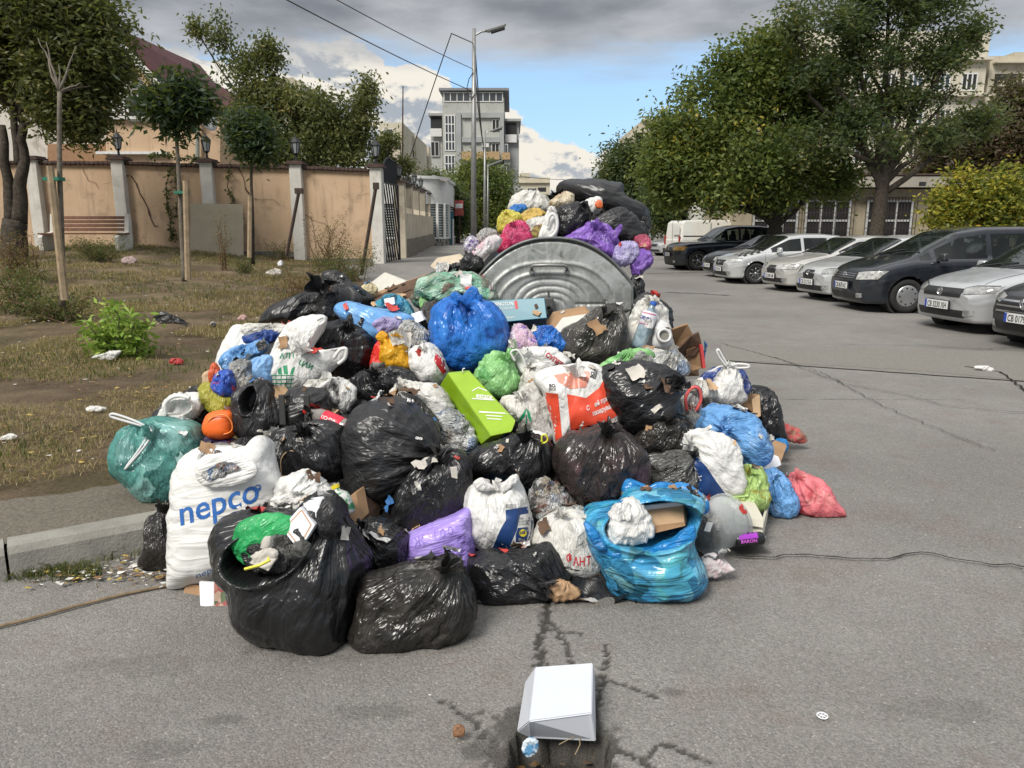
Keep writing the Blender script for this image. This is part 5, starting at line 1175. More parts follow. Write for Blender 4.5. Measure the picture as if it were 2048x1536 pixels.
    def ftext(s_, x0, z0, size, mat, off=.012, bold=0.0):
        bm = text_bm(s_, bold); _subdiv(bm, .4)
        return project(bm, 'lettering', mat, root, lambda x, y: (P-n*-1*0+n*(x0+x*size)+up*(z0+y*size)+f*.6, -f), off, tree_, root)
    ftx = lambda s_, x0, z0, size, mat, off=.012, bold=0.0: ftext(s_, x0, z0, size, mat, off, bold)
    gz1 = hz-.05; gz0 = hz-.19
    if grille == 'wide': front([(-.42, gz0), (.42, gz0), (.46, gz1), (-.46, gz1)], M_blackp, 'grille')
    elif grille == 'kidney':
        for sx in (-1, 1): front([(sx*.04, gz0), (sx*.28, gz0), (sx*.30, gz1), (sx*.04, gz1)], M_chrome, 'grille', .004); front([(sx*.06, gz0+.02), (sx*.26, gz0+.02), (sx*.27, gz1-.02), (sx*.06, gz1-.02)], M_blackp, 'grille', .010)
    elif grille == 'badge': front([(-.20, gz0-.05), (.20, gz0-.05), (.24, gz0+.06), (.16, gz1), (-.16, gz1), (-.24, gz0+.06)], M_blackp, 'grille')
    elif grille == 'trap': front([(-.26, gz0-.02), (.26, gz0-.02), (.36, gz1), (-.36, gz1)], M_blackp, 'grille')
    elif grille == 'bars':
        front([(-.50, gz0-.10), (.50, gz0-.10), (.54, gz1+.01), (-.54, gz1+.01)], M_blackp, 'grille')
        for k in range(3): front([(-.52, gz0-.07+k*.075), (.52, gz0-.07+k*.075), (.52, gz0-.045+k*.075), (-.52, gz0-.045+k*.075)], M_chrome, 'grille_bar', .012)
    if grille in ('wide', 'trap') and stripes:
        for k in range(3): front([(-.40, gz0+.02+k*.04), (.40, gz0+.02+k*.04), (.40, gz0+.032+k*.04), (-.40, gz0+.032+k*.04)], M_chrome, 'grille_bar', .012)
    front([(-.50, .24), (.50, .24), (.56, .36), (-.56, .36)], M_blackp, 'air_intake')
    if fog: front([(.50, .27), (.66, .29), (.66, .37), (.52, .37)], M_lensd, 'fog_lamp', .012, mirror_=True)
    LM = {'clear': M_lens, 'dark': M_lensd, 'amber': simple('amber_lamp', (.55, .30, .06), .15, var=.4, scale=12)}[lens]
    hl = {'hatch': [(.46, hz-.14), (.78, hz-.10), (.84, hz+.02), (.60, hz+.01), (.45, hz-.04)], 'sedan': [(.42, hz-.16), (.78, hz-.14), (.84, hz+.00), (.60, hz+.00), (.42, hz-.03)],
          'mpv': [(.46, hz-.21), (.80, hz-.18), (.88, hz-.0), (.66, hz-.01), (.46, hz-.05)], 'suv': [(.44, hz-.20), (.84, hz-.20), (.90, hz-.04), (.80, hz-.02), (.44, hz-.03)]}[kind]
    for sg in (1, -1):
        yaw = R(32); d = -f*math.cos(yaw)-n*sg*math.sin(yaw)
        for poly, mat, off in ((hl, M_blackp, .004), ([(x*.985+.008, (z-(hz-.08))*.86+hz-.08) for x, z in hl], LM, .010)):
            bm = bmesh.new(); vs = [bm.verts.new((p[0], p[1], 0)) for p in poly]; bm.faces.new(vs); bmesh.ops.triangulate(bm, faces=bm.faces); _subdiv(bm, .05)
            def fn(x, y, sg=sg, d=d):
                sx_ = .04+.42*max(0, (x-.45)/.42)**1.6; return P-f*sx_+n*sg*x+up*y-d*.8, d
            ho = project(bm, 'headlight' if off > .006 else 'headlight_surround', mat, root, fn, off, tree_, root)
    if plate:
        pz = gz0-.13 if kind != 'suv' else gz0-.16
        c_ = P+up*pz+f*.035; M = np.stack([n, -f, up], 1)
        pl = MB().box(c_, (.53, .03, .125), M=M).build('number_plate', M_plate, root); MB().box(c_-n*.243+f*.016, (.042, .006, .12), M=M).build('country_band', M_eu, pl)
        MB().box(c_-f*.01, (.55, .03, .145), M=M).build('plate_holder', M_blackp, pl)
        bm = text_bm(plate, .012); me = bpy.data.meshes.new('lettering'); bm.to_mesh(me); bm.free()
        co = np.array([v.co[:] for v in me.vertices]); wdt = co[:, 0].max(); sz = .44/wdt; sy = min(.125, .11/.72)
        W_ = c_+np.outer(co[:, 0]*sz-.205, n)+np.outer(co[:, 1]*sy*1.0-.046, up)+f*.018
        me.vertices.foreach_set('co', (W_-wloc(pl)).astype(np.float32).ravel()); me.materials.append(M_ink); o = bpy.data.objects.new('lettering', me); COL.objects.link(o); o.parent = pl
    if badge:
        bzc = (gz0+gz1)/2; M = np.stack([n, up, f], 1); c_ = tree_.ray_cast(Vector(P+up*bzc+f*.6), Vector(-f))[0]; c_ = np.array(c_)+f*.012
        bd = MB(); th = np.linspace(0, 2*math.pi, 25); rr = badge[0]
        bd.tube([c_+n*rr*math.cos(a)+up*rr*math.sin(a) for a in th], .009, 5, cap=False)
        for (x0, y0, x1, y1) in badge[1]: bd.tube([c_+n*rr*x0+up*rr*y0, c_+n*rr*x1+up*rr*y1], .009, 4)
        bd.build('badge', M_chrome, root)
    for sg in (1, -1):
        c_ = W3(T_['cowl']+.42, sg*(Wh+.10), float(np.interp(T_['cowl']+.4, bx, bz))+.06)[0]; M = np.stack([f, n, up], 1)
        o = MB().box(c_, (.12, .22, .15), M=M, taper=.75).build('mirror', mirror or col, root, True); bevel(o, .035, 3)
        MB().box(c_-n*sg*.1-up*.06, (.06, .14, .03), M=M).build('mirror_arm', M_blackp, root)
        for k, (a, b_) in enumerate(T_['sg'][-3:-1] if kind != 'mpv' else T_['sg'][1:3]):
            c_ = W3(b_-.12, sg*(Wh*.985), float(np.interp(b_, bx, bz))-.10)[0]; MB().box(c_, (.17, .035, .025), M=M).build('door_handle', mirror or col, root)
    for a in (T_['cowl']+.05, (T_['sg'][-2][1]+T_['sg'][-1][0])/2-.0, (T_['sg'][-3][1]+T_['sg'][-2][0])/2):
        for sg in (1, -1):
            zs_ = np.linspace(.24, float(np.interp(a, bx, bz))-.02, 8); pts = []
            for z in zs_:
                h = tree_.ray_cast(Vector(W3(a, sg*(Wh+.4), z)[0]), Vector(-n*sg)); 
                if h[0] is not None and math.hypot(a-T_['ax'][0], z-r) > R_ and math.hypot(a-T_['ax'][1], z-r) > R_: pts.append(np.array(h[0])+n*sg*.001)
            if len(pts) > 2: MB().tube(pts, .005, 4).build('door_seam', M_blackp, root)
    def top_ray(s_, y): 
        h = tree_.ray_cast(Vector(W3(s_, y, 3)[0]), Vector((0, 0, -1))); return np.array(h[0]) if h[0] is not None else W3(s_, y, 1)[0]
    for y0 in (-.15, .35):
        pts = [top_ray(T_['cowl']-.02, y0-.35)+up*.02, top_ray(T_['cowl']+.08, y0)+up*.02, top_ray(T_['cowl']+.16, y0+.3)+up*.012]; MB().tube(pts, .011, 4).build('wiper', M_blackp, root)
    if roofrails:
        for sg in (1, -1): MB().tube([top_ray(q, sg*Wh*.70)+up*.04 for q in np.linspace(T_['head']+.2, T_['rs']-.1, 8)], .016, 5).build('roof_rail', M_blackp, root)
    for sg in (1, -1):
        pts = [top_ray(q, sg*Wh*.74)+up*.001 for q in np.linspace(.18, T_['cowl']-.03, 9)]; MB().tube(pts, .0045, 4).build('bonnet_seam', M_blackp, root)
    if checker:
        for i_ in range(7):
            for j in range(4):
                if (i_+j) % 2: continue
                s0_, y0 = .35+i_*.10, .22+j*.13
                bm = bmesh.new(); vs = [bm.verts.new(p) for p in ((s0_, y0, 0), (s0_+.10, y0, 0), (s0_+.10, y0+.13, 0), (s0_, y0+.13, 0))]; bm.faces.new(vs); _subdiv(bm, .06)
                project(bm, 'checker_square', M_blackp, root, lambda x, y: (W3(x, y, 2)[0], (0, 0, -1)), .004, tree_, root)
    return root, tree_
VW = [(-.75, .6, -.2, -.75), (-.2, -.75, .0, -.1), (.0, -.1, .2, -.75), (.2, -.75, .75, .6), (-.35, .8, 0, .15), (0, .15, .35, .8)]
P_sil = paint('silver_paint', (.46, .47, .48), .45); P_sil2 = paint('pale_silver_paint', (.52, .53, .53), .4); P_sil3 = paint('warm_silver_paint', (.50, .49, .465), .35); P_blk = paint('black_paint', (.012, .012, .014), .2); P_blk2 = paint('blue_black_paint', (.012, .015, .022), .3); P_van = paint('white_paint', (.66, .65, .60), 0, .35)
PI = math.pi
def front_pt(px, py, ax, Wh, hd, extra=0):
    """front bumper ground centre from the ground contact of the near (left) front wheel seen at a photo point"""
    g = gp(px, py, h_road); f = np.array([math.cos(hd), math.sin(hd)]); n = np.array([-f[1], f[0]])
    c_ = g[:2]+f*ax-n*(Wh-.12); return np.array([c_[0], c_[1], float(h_road(c_[0], c_[1]))])
h3 = PI+R(2); car('parked_car', 'dark people carrier with a white toy at its side window, third from the right', 'mpv', front_pt(1806, 626, .86, .90, h3), h3, P_blk2, 'CB 8670 AC', 'wide', 'clear', 'cover', badge=(.055, VW), stripes=True, mirror=P_blk)
h2 = PI+R(7); car('parked_car', 'silver hatchback with plate CB 3230 XH between the two dark cars', 'hatch', (6.85, 12.05, float(h_road(7.1, 12))), h2, P_sil, 'CB 3230 XH', 'wide', 'dark', 'spoke', badge=(.055, VW))
h1 = PI+R(8); car('parked_car', 'black car with chrome grille bars cut off by the right edge, plate CB 0179 XT', 'hatch', (6.80, 9.95, 0), h1, P_blk, 'CB 0179 XT', 'bars', 'dark', 'spoke', badge=(.075, VW))
h4 = PI+R(9); car('parked_car', 'silver hatchback with a black badge shield and checkered sticker on its wing', 'hatch', (6.75, 17.25, float(h_road(7, 17.2))), h4, P_sil2, 'CB 5213 KA', 'badge', 'dark', 'spoke', badge=(.05, [(-.6, .5, .5, .3), (.5, .3, -.5, -.3), (-.5, -.3, .6, -.5)]))
h5 = PI+R(9); car('parked_car', 'pale silver saloon with clear lamps and a black bumper strip', 'sedan', (6.8, 19.9, float(h_road(7, 19.9))), h5, P_sil3, 'CB 2096 AM', 'badge', 'clear', 'spoke')
h6 = PI+R(6); car('parked_car', 'silver three-door car with a black and white checkered bonnet edge', 'hatch', front_pt(1508, 568, .82, .84, h6), h6, P_sil2, 'CB 7718 HC', 'trap', 'clear', 'spoke', checker=True, badge=(.03, []))
h7 = PI+R(8); car('parked_car', 'black low car squeezed between the off-roader and the checkered car', 'sedan', (6.6, 25.6, float(h_road(7.1, 25))), h7, P_blk, 'CB 1145 PT', 'trap', 'clear', 'spoke')
h8 = PI+R(7); car('parked_car', 'black off-road car with star alloy wheels next to the white van', 'suv', front_pt(1394, 541, .90, .93, h8), h8, P_blk2, 'CB 9034 KB', 'kidney', 'amber', 'five', badge=(.04, []), lower=M_blackp)
h9 = PI+R(20)
car('parked_car', 'silver car seen left of the white van, the nearer of two', 'hatch', (7.9, 38.5, float(h_road(7.9, 38.5))), h9, P_sil2, None, 'trap', 'clear', 'spoke')
car('parked_car', 'silver car farthest along the row beside the white van', 'sedan', (8.0, 43, float(h_road(8, 43))), h9, P_sil, None, 'trap', 'clear', 'spoke')
blob('plush_toy', [(1930,505),(1934,492),(1944,482),(1958,480),(1966,490),(1962,502),(1950,508),(1938,510)], 14.9, .10, simple('white_plush', (.6, .6, .6), .9), None, 'white plush toy behind the front side window of the dark people carrier', 'toy', gfloor=False, crump=.3)
def van():
    g = gp(1343, 519, h_road); hd = R(14); f = np.array([math.cos(hd), math.sin(hd), 0]); n = np.array([-f[1], f[0], 0]); up = np.array([0, 0, 1.0])
    t = thing('delivery_van', 'white delivery van with its back doors towards the street beyond the black off-roader', 'van', g+f*2)
    prof = [(0, .35), (0, .95), (.03, 1.0), (.10, 1.78), (.28, 1.90), (2.9, 1.92), (3.2, 1.85), (3.75, 1.22), (4.5, 1.05), (4.62, .8), (4.62, .35)]
    V = []; ks = np.linspace(-.85, .85, 9); 
    sec = [(-.86, .0), (-.80, .045), (.80, .045), (.86, 0)]
    for (y, ins) in ((-.88, 1), (-.84, 0), (.84, 0), (.88, 1)):
        for (s_, z) in prof:
            zz = z-(.05 if ins and z > 1 else 0); ss_ = s_+(.05 if ins and s_ < .2 else 0); yy = y*(.93 if z > 1.3 else 1); V.append(g+f*ss_+n*yy+up*zz)
    m_ = len(prof); Fc = [(j*m_+i_, j*m_+(i_+1) % m_, (j+1)*m_+(i_+1) % m_, (j+1)*m_+i_) for j in range(3) for i_ in range(m_)]+[tuple(range(m_)), tuple(range(4*m_-1, 3*m_-1, -1))]
    o = mo('body', V, Fc, P_van, t); fixn(o); bevel(o, .03, 2)
    M = np.stack([f, n, up], 1)
    MB().box(g-f*.02+up*.42, (.14, 1.74, .26), M=M).build('bumper', M_blackp, t)
    MB().box(g-f*.012+up*1.15, (.012, .012, 1.4), M=M).build('door_seam', M_blackp, t); MB().box(g-f*.015-n*.45+up*1.42, (.03, .62, .42), M=M).build('rear_window', P_van, t)
    for sg in (1, -1): MB().box(g-f*.02+n*sg*.80+up*.95, (.05, .12, .42), M=M).build('tail_lamp', simple('tail_red', (.30, .03, .02), .3), t)
    MB().box(g+f*1.1-n*.885+up*1.15, (1.9, .012, .05), M=M).build('side_strip', M_blackp, t); MB().box(g+f*1.6-n*.872+up*1.1, (.012, .02, 1.4), M=M).build('door_seam', M_blackp, t)
    MB().box(g+f*3.15-n*.83+up*1.5, (.6, .05, .42), M=M).build('side_window', M_cg, t)
    MB().box(g-f*.10+n*.1+up*.55, (.02, .5, .12), M=M).build('number_plate', M_plate, t)
    for s_ in (.85, 3.7):
        for sg in (1, -1):
            M2 = np.stack([f, up, n*sg], 1); c_ = g+f*s_+n*sg*.66+up*.31
            w_ = MB().lathe([(.2, 0), (.31, .0), (.31, .2), (.2, .22)], c_, 22, M=M2).build('wheel', M_tyre, t, True); MB().lathe([(.19, .18), (.19, .225), (.02, .23)], c_, 14, M=M2).build('rim', M_rim, w_)
van()
def galv():
    m_, b, p, o = newmat('galvanised_steel'); t = b.n('ShaderNodeTexCoord').outputs['Object']
    n1 = b.noise(t, 7, 6, .7, .5); n2 = b.noise(b.vm('MULTIPLY', t, (9, 9, 1.3)), 1.6, 6, .7); v = b.n('ShaderNodeTexVoronoi'); v.inputs['Scale'].default_value = 26; b.l(t, v.inputs['Vector'])
    col = b.mix(b.ss(n1, .35, .68), (.22, .23, .22), (.42, .43, .415)); col = b.mix(b.ss(n2, .52, .72, 0, .55), col, (.68, .68, .65))
    col = b.mix(b.ss(b.noise(b.vm('ADD', t, (5, 5, 5)), 13, 6, .75), .57, .66, 0, .7), col, (.09, .09, .08))
    b.l(col, p.inputs['Base Color']); p.inputs['Metallic'].default_value = .55; b.l(b.ss(n1, .3, .7, .62, .42), p.inputs['Roughness'])
    b.l(bump(b, b.noise(t, 9, 5, .65), .25, .02), p.inputs['Normal']); return m_
M_galvz = galv()
BY = 5.6
bc = at(1105, 640, BY); bin_ = thing('rubbish_container', 'galvanised steel rubbish container with raised domed lid standing in the middle of the heap', 'container', (bc[0], BY+.5, 0))
def lidmesh():
    px = np.linspace(925, 1290, 190); py = np.linspace(468, 700, 125); X, Yp = np.meshgrid(px, py)
    u = (X-1105)/160.0; v = (Yp-640)/166.0                      # dome shape in plate units
    top = 476+ (np.abs(u)**2.35)*92                                # upper outline
    d_out = Yp-top
    e1 = (np.abs((X-1103)/138)**2.8+np.abs(np.minimum(Yp-668, 0)/142)**2.4)**(1/2.6); e2 = (np.abs((X-1103)/118)**2.8+np.abs(np.minimum(Yp-668, 0)/122)**2.4)**(1/2.6)
    e3 = (np.abs((X-1100)/75)**2.5+np.abs(np.minimum(Yp-625, 0)/66)**2.3)**(1/2.4)
    h = np.zeros_like(X)
    g = lambda e, c_, w: np.exp(-((e-c_)/w)**2)
    h += .009*g(e1, 1.0, .026)+.009*g(e2, 1.0, .030)
    for c_ in (1.0, .80, .62, .44): h -= .007*g(e3, c_, .036)
    h -= .010*(g(X, 1210, 2.4)*((Yp > 600) & (Yp < 650))+g(Yp, 608, 2.4)*((X > 1150) & (X < 1210)))
    h -= .02*S((10-d_out)/8)
    inside = (Yp >= top-1) & (np.abs(X-1105) <= 160)
    i = np.arange(X.size).reshape(X.shape); m = inside[:-1, :-1] & inside[1:, 1:] & inside[1:, :-1] & inside[:-1, 1:]
    d = np.stack([(X-1024)/F, CP+(768-Yp)/F*SP, -SP+(768-Yp)/F*CP], -1); P = CAM+d*(BY/d[..., 1:2])
    P[..., 1] += .05*((Yp-476)/200)*-1+.02; P[..., 1] -= h
    P = P.reshape(-1, 3); P[:, 1] += .006*fbm(P*4, 2)
    Fq = np.stack([i[:-1, :-1], i[1:, :-1], i[1:, 1:], i[:-1, 1:]], -1)[m]
    u_, inv = np.unique(Fq, return_inverse=True); return mo('lid_end', P[u_], inv.reshape(-1, 4), M_galvz, bin_, True)
lidmesh()
rim = []
for x in np.linspace(946, 1264, 44):
    y = 476+(abs((x-1105)/160.0)**2.35)*92; rim.append(at(x, y, BY+.01))
rim = [at(945, 690, BY-.06)]+[at(945, 620, BY-.03)]+rim+[at(1265, 620, BY-.03), at(1265, 690, BY-.06)]
MB().tube(rim, .011, 8, cap=True).build('lid_rim', simple('dull_steel', (.17, .18, .175), .5, metal=.5, var=.4, scale=12), bin_, True)
V = []; n = len(rim)
for k, off in enumerate((0.0, .4, .9, 1.3)):
    for p in rim: V.append((bc[0]+(p[0]-bc[0])*1.0, p[1]+off, p[2]-.02*k))
mo('lid_shell', V, [(a*n+j, a*n+j+1, (a+1)*n+j+1, (a+1)*n+j) for a in range(3) for j in range(n-1)], M_galvz, bin_, True)
hd_ = [at(1063, 543, BY), at(1063, 534, BY-.035), at(1068, 531, BY-.055), at(1098, 530, BY-.06), at(1128, 531, BY-.055), at(1134, 535, BY-.035), at(1134, 543, BY)]
MB().tube(hd_, .0115, 8).build('handle', M_galv, bin_, True); MB().lathe([(.022, 0), (.018, .02)], at(1063, 543, BY), 10, M=np.stack([[1, 0, 0], [0, 0, 1], [0, -1, 0]], 1)).lathe([(.022, 0), (.018, .02)], at(1134, 543, BY), 10, M=np.stack([[1, 0, 0], [0, 0, 1], [0, -1, 0]], 1)).build('handle_mount', M_galv, bin_)
pv = at(1097, 612, BY-.05); Mf = np.stack([[1, 0, 0], [0, 0, 1], [0, -1, 0]], 1)
o = MB().box(pv+np.array([0, -.0, 0]), (.075, .05, .13)).build('pivot_bracket', simple('worn_steel', (.13, .13, .125), .5, metal=.4, var=.4), bin_); bevel(o, .012, 2)
MB().lathe([(.020, 0), (.020, .05), (.012, .05), (.010, .02)], pv+np.array([0, -.02, -.01]), 14, M=Mf).build('pivot', M_dark, bin_)
MB().tube([at(1097, 598, BY-.03), at(1097, 583, BY-.01)], .006, 5).build('pivot_pin', M_iron, bin_)
bod = MB().box((bc[0], BY+.72, .62), (1.17, 1.30, .80), taper=1.0).build('tub', M_galvz, bin_); bevel(bod, .04, 2)
for sx in (-1, 1):
    MB().tube([np.array([bc[0]+sx*.62, BY+.25, .98]), np.array([bc[0]+sx*.66, BY+.25, .5]), np.array([bc[0]+sx*.60, BY+.25, .25])], .018, 6).build('side_bar', M_galv, bin_)
    for yy_ in (.2, 1.25): MB().lathe([(.09, -.03), (.10, -.02), (.10, .02), (.09, .03)], (bc[0]+sx*.5, BY+yy_, .10), 16, M=np.stack([[0, 1, 0], [0, 0, 1], [1, 0, 0]], 1)).build('castor', M_tyre, bin_)
MB().tube([at(1282, 540, BY+.1), at(1283, 580, BY+.1), at(1276, 592, BY+.1), at(1262, 590, BY+.1)], .007, 6).build('bent_rod', M_iron, bin_)
MB().tube([at(1250, 622, BY-.2), at(1262, 618, BY-.22), at(1268, 632, BY-.22), at(1264, 650, BY-.22), at(1248, 652, BY-.2)], .016, 8).build('lifting_handle', simple('dark_handle', (.07, .07, .07), .4), bin_, True)
GRP = 'rubbish bags heaped around the container'
K1 = plastic('black_film', (.012, .012, .013), .27, bm=.34); K2 = plastic('matt_black_film', (.018, .018, .019), .36, bm=.32); K3 = plastic('thin_black_film', (.020, .018, .016), .24, mott=.5, dark=(.006, .006, .006), light=(.05, .045, .04), bm=.5)
KB = plastic('brown_black_film', (.024, .018, .017), .22, mott=.8, dark=(.010, .008, .008), light=(.075, .038, .045), mscale=6, bm=.45)
KG = plastic('smoky_film', (.052, .048, .042), .22, mott=.9, dark=(.018, .017, .015), light=(.13, .12, .10), mscale=9, bm=.55)
KGc = plastic('pale_smoky_film', (.10, .10, .095), .2, mott=.9, dark=(.03, .03, .028), light=(.22, .22, .21), mscale=13, bm=.7)
WH = plastic('white_film', (.74, .735, .71), .38, trans=.15, mott=.22, dark=(.60, .59, .55), light=(.78, .78, .76), bm=.36, mscale=5)
WC = plastic('milky_film', (.68, .67, .63), .32, trans=.15, mott=.75, dark=(.34, .33, .29), light=(.68, .67, .64), bm=.4, mscale=8, cells=[(.62, .61, .58), (.42, .40, .34), (.55, .50, .40), (.30, .27, .20), (.64, .63, .61)], cs=9, ca=.45)
CL = plastic('clear_crumpled_film', (.42, .43, .42), .18, mott=1, dark=(.16, .16, .15), light=(.66, .67, .66), bm=.8, mscale=16, spec=.7, cells=[(.60, .60, .58), (.10, .10, .09), (.46, .40, .30), (.62, .62, .60), (.05, .05, .05), (.30, .14, .08), (.55, .56, .55), (.10, .17, .30)], cs=13, ca=.75)
CLm = plastic('clear_film_over_packaging', (.40, .38, .36), .16, mott=1, dark=(.20, .07, .05), light=(.62, .66, .72), bm=.9, mscale=15, spec=.8, cells=[(.60, .60, .58), (.10, .10, .09), (.46, .40, .30), (.62, .62, .60), (.05, .05, .05), (.30, .14, .08), (.55, .56, .55), (.10, .17, .30)], cs=24, ca=.95)
BLU = plastic('blue_film', (.022, .16, .56), .22, trans=.12, mott=.75, dark=(.005, .045, .26), light=(.06, .26, .72), bm=.5, mscale=6)
SKY = plastic('sky_blue_film', (.16, .38, .72), .25, trans=.15, mott=.8, dark=(.04, .15, .38), light=(.30, .52, .86), bm=.5, mscale=8)
PAL = plastic('pale_blue_film', (.22, .42, .72), .35, trans=.1, mott=.4, bm=.3)
CYA = plastic('cyan_film', (.05, .33, .62), .2, trans=.15, mott=1, dark=(.006, .075, .13), light=(.10, .46, .55), bm=.6, mscale=8, cells=[(.012, .06, .09), (.20, .50, .56), (.02, .30, .45), (.01, .04, .07), (.10, .42, .46), (.25, .52, .50)], cs=11, ca=.5)
CYB = plastic('bright_cyan_film', (.02, .24, .60), .25, trans=.25, mott=.4, bm=.4)
TEAL = plastic('teal_film', (.09, .30, .27), .22, trans=.15, mott=.9, dark=(.02, .10, .09), light=(.24, .48, .46), bm=.4, mscale=4, cells=[(.03, .10, .09), (.30, .52, .48), (.10, .22, .19), (.05, .13, .11), (.18, .34, .30)], cs=6, ca=.6)
PUR = plastic('lilac_film', (.38, .27, .74), .3, trans=.12, mott=.5, dark=(.27, .18, .58), light=(.50, .40, .82), bm=.4)
PUR2 = plastic('purple_film', (.21, .10, .45), .28, trans=.12, mott=.8, dark=(.10, .05, .25), light=(.36, .22, .62), bm=.5)
LIL = plastic('pale_lilac_film', (.42, .38, .62), .28, trans=.12, mott=.8, dark=(.26, .22, .45), light=(.62, .60, .76), bm=.5)
RED = plastic('coral_film', (.84, .24, .27), .26, trans=.3, mott=.7, dark=(.5, .05, .07), light=(.90, .42, .40), bm=.35)
MAG = plastic('magenta_film', (.50, .035, .13), .22, trans=.1, mott=.8, dark=(.10, .02, .04), light=(.65, .10, .22), bm=.5)
LIM = plastic('lime_film', (.42, .60, .20), .2, trans=.2, mott=1, dark=(.35, .30, .05), light=(.52, .68, .26), bm=.5, mscale=10)
GRN = plastic('green_film', (.28, .58, .22), .22, trans=.2, mott=.9, dark=(.10, .33, .10), light=(.42, .70, .32), bm=.45, mscale=7)
EME = plastic('emerald_film', (.03, .40, .12), .28, trans=.25, mott=.3, bm=.3)
AQ = plastic('pale_green_film', (.16, .36, .25), .18, trans=.1, mott=1, dark=(.10, .09, .06), light=(.42, .58, .48), bm=.6, mscale=11, cells=[(.45, .60, .50), (.08, .09, .06), (.36, .36, .28), (.30, .10, .08), (.20, .42, .30)], cs=10, ca=.7)
YEL = plastic('yellow_film', (.62, .55, .08), .3, trans=.15, mott=.5, dark=(.40, .34, .05), light=(.72, .68, .30), bm=.5)
ORA = plastic('orange_yellow_film', (.82, .42, .015), .3, trans=.2, mott=.3, bm=.4)
OLV = plastic('olive_film', (.36, .34, .04), .3, trans=.15, mott=.4, bm=.4)
REDW = plastic('red_opaque_film', (.62, .03, .02), .3, mott=.2, bm=.3)
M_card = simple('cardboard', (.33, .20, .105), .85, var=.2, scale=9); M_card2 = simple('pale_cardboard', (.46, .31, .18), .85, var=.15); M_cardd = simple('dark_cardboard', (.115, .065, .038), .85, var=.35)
M_cream = simple('cream_carton', (.55, .52, .43), .7, var=.1); M_paper = simple('white_card', (.66, .67, .70), .65, var=.04); M_scrap = simple('off_white_scrap', (.52, .49, .44), .8, var=.3)
M_inkb = simple('blue_print', (.025, .13, .42), .5, var=.1); M_inkg = simple('green_print', (.01, .24, .10), .5, var=.1); M_inkr = simple('red_print', (.50, .02, .03), .5, var=.1); M_inkn = simple('navy_print', (.012, .045, .16), .4, var=.15, bmp=.1); M_inkw = simple('white_print', (.68, .68, .66), .5); M_redbag = simple('red_bag_print', (.70, .075, .035), .35, var=.15, bmp=.15, bscale=20)
M_grey = simple('grey_print', (.20, .20, .20), .5)
def B(label, outline, Y, T, mat, name='rubbish_bag', cat='rubbish bag', group=GRP, ruf=1.0, **kw):
    O_ = np.ptp(np.asarray(outline, float), axis=0).max()
    if O_ < 135:
        for k_, v_ in (('sil', 2.6), ('res', 1.5), ('rad', 1.3), ('lump', 1.8)): kw.setdefault(k_, v_)
    kw['crump'] = min(kw.get('crump', 1), 1.2)*(.5 if mat in (WH, WC) else .8)
    o = blob(name, outline, Y, T, mat, None, label, cat, group, **kw)
    if kw.get('knot') and ruf and name == 'rubbish_bag': ruffle(o, outline, kw['knot'], Y, mat, ruf)
    return o
def ruffle(par, outline, k, Y, mat, s=1.0):
    O = np.asarray(outline, float); c_ = (O.min(0)+O.max(0))/2; sz = np.ptp(O, axis=0).max(); d = np.array(k)-c_; dl = np.linalg.norm(d); u = d/max(dl, 1e-3)
    q = np.array(k)-u*min(dl, sz*.10); r_ = ray(q[0], q[1]); h = bvh_of(par).ray_cast(Vector(CAM), Vector(r_).normalized()); K = np.array(h[0]) if h[0] is not None else at(k[0], k[1], Y)
    m = K[1]/F; R0 = sz*m*.13*s; inn = dl < sz*.28; ax = np.array([u[0], 0, -u[1]])*(.45 if inn else 1.0)+np.array([0, -.9 if inn else -.35, .25]); ax /= np.linalg.norm(ax)
    e1 = np.cross(ax, [.3, .2, .9]); e1 /= np.linalg.norm(e1); e2 = np.cross(ax, e1); n, m_ = 72, 10; rs = np.random.RandomState(len(par.name)*7+int(k[0])); nl = rs.randint(4, 8); ph = rs.rand(3)*6.28
    th = np.arange(n)*2*np.pi/n; V = []
    for j in range(m_):
        t = j/(m_-1); rr = R0*(.10+.72*t**1.25)*(1+t*(.42*np.sin(nl*th+ph[0])+.25*np.sin((2*nl+1)*th+ph[1]))); hh = R0*(-.25+1.15*t*(1+.35*np.sin(2*th+ph[2])+.22*np.sin(nl*th+ph[1])))
        fl = 1+.6*np.cos(th+ph[2]); V.append(K+np.outer(hh, ax)+np.outer(rr*np.cos(th)*(.55+.45*fl), e1)+np.outer(rr*np.sin(th)*.75, e2))
    V = np.concatenate(V); i = np.arange(n*m_).reshape(m_, n); Fq = np.stack([i[:-1], np.roll(i[:-1], -1, 1), np.roll(i[1:], -1, 1), i[1:]], -1).reshape(-1, 4)
    g = ground(V[:, 0], V[:, 1])+.006; V[:, 2] = np.maximum(V[:, 2], g); th2 = np.tile(th, m_)
    mo('gathered_neck', V, Fq, mat, par, True, attrs={'fold': np.stack([np.cos(th2)*4, np.sin(th2)*4, V[:, 2]], 1)})
def part(par, name, outline, Y, T, mat, **kw): return blob(name, outline, Y, T, mat, par, **kw)
def ribbon(par, pts, Y, r, mat, name='handle', n=5):
    P = [at(x, y, Y if np.isscalar(Y) else Y[i_]) for i_, (x, y) in enumerate(pts)]; q = []
    P = np.array(P); k = len(P)
    for i_ in range(k-1):
        p0, p1, p2, p3 = P[max(0, i_-1)], P[i_], P[i_+1], P[min(k-1, i_+2)]
        for t in np.linspace(0, 1, 6, endpoint=False): q.append(.5*((2*p1)+(-p0+p2)*t+(2*p0-5*p1+4*p2-p3)*t*t+(-p0+3*p1-3*p2+p3)*t**3))
    q.append(P[-1]); return MB().tube(q, r, n).build(name, mat, par, True)
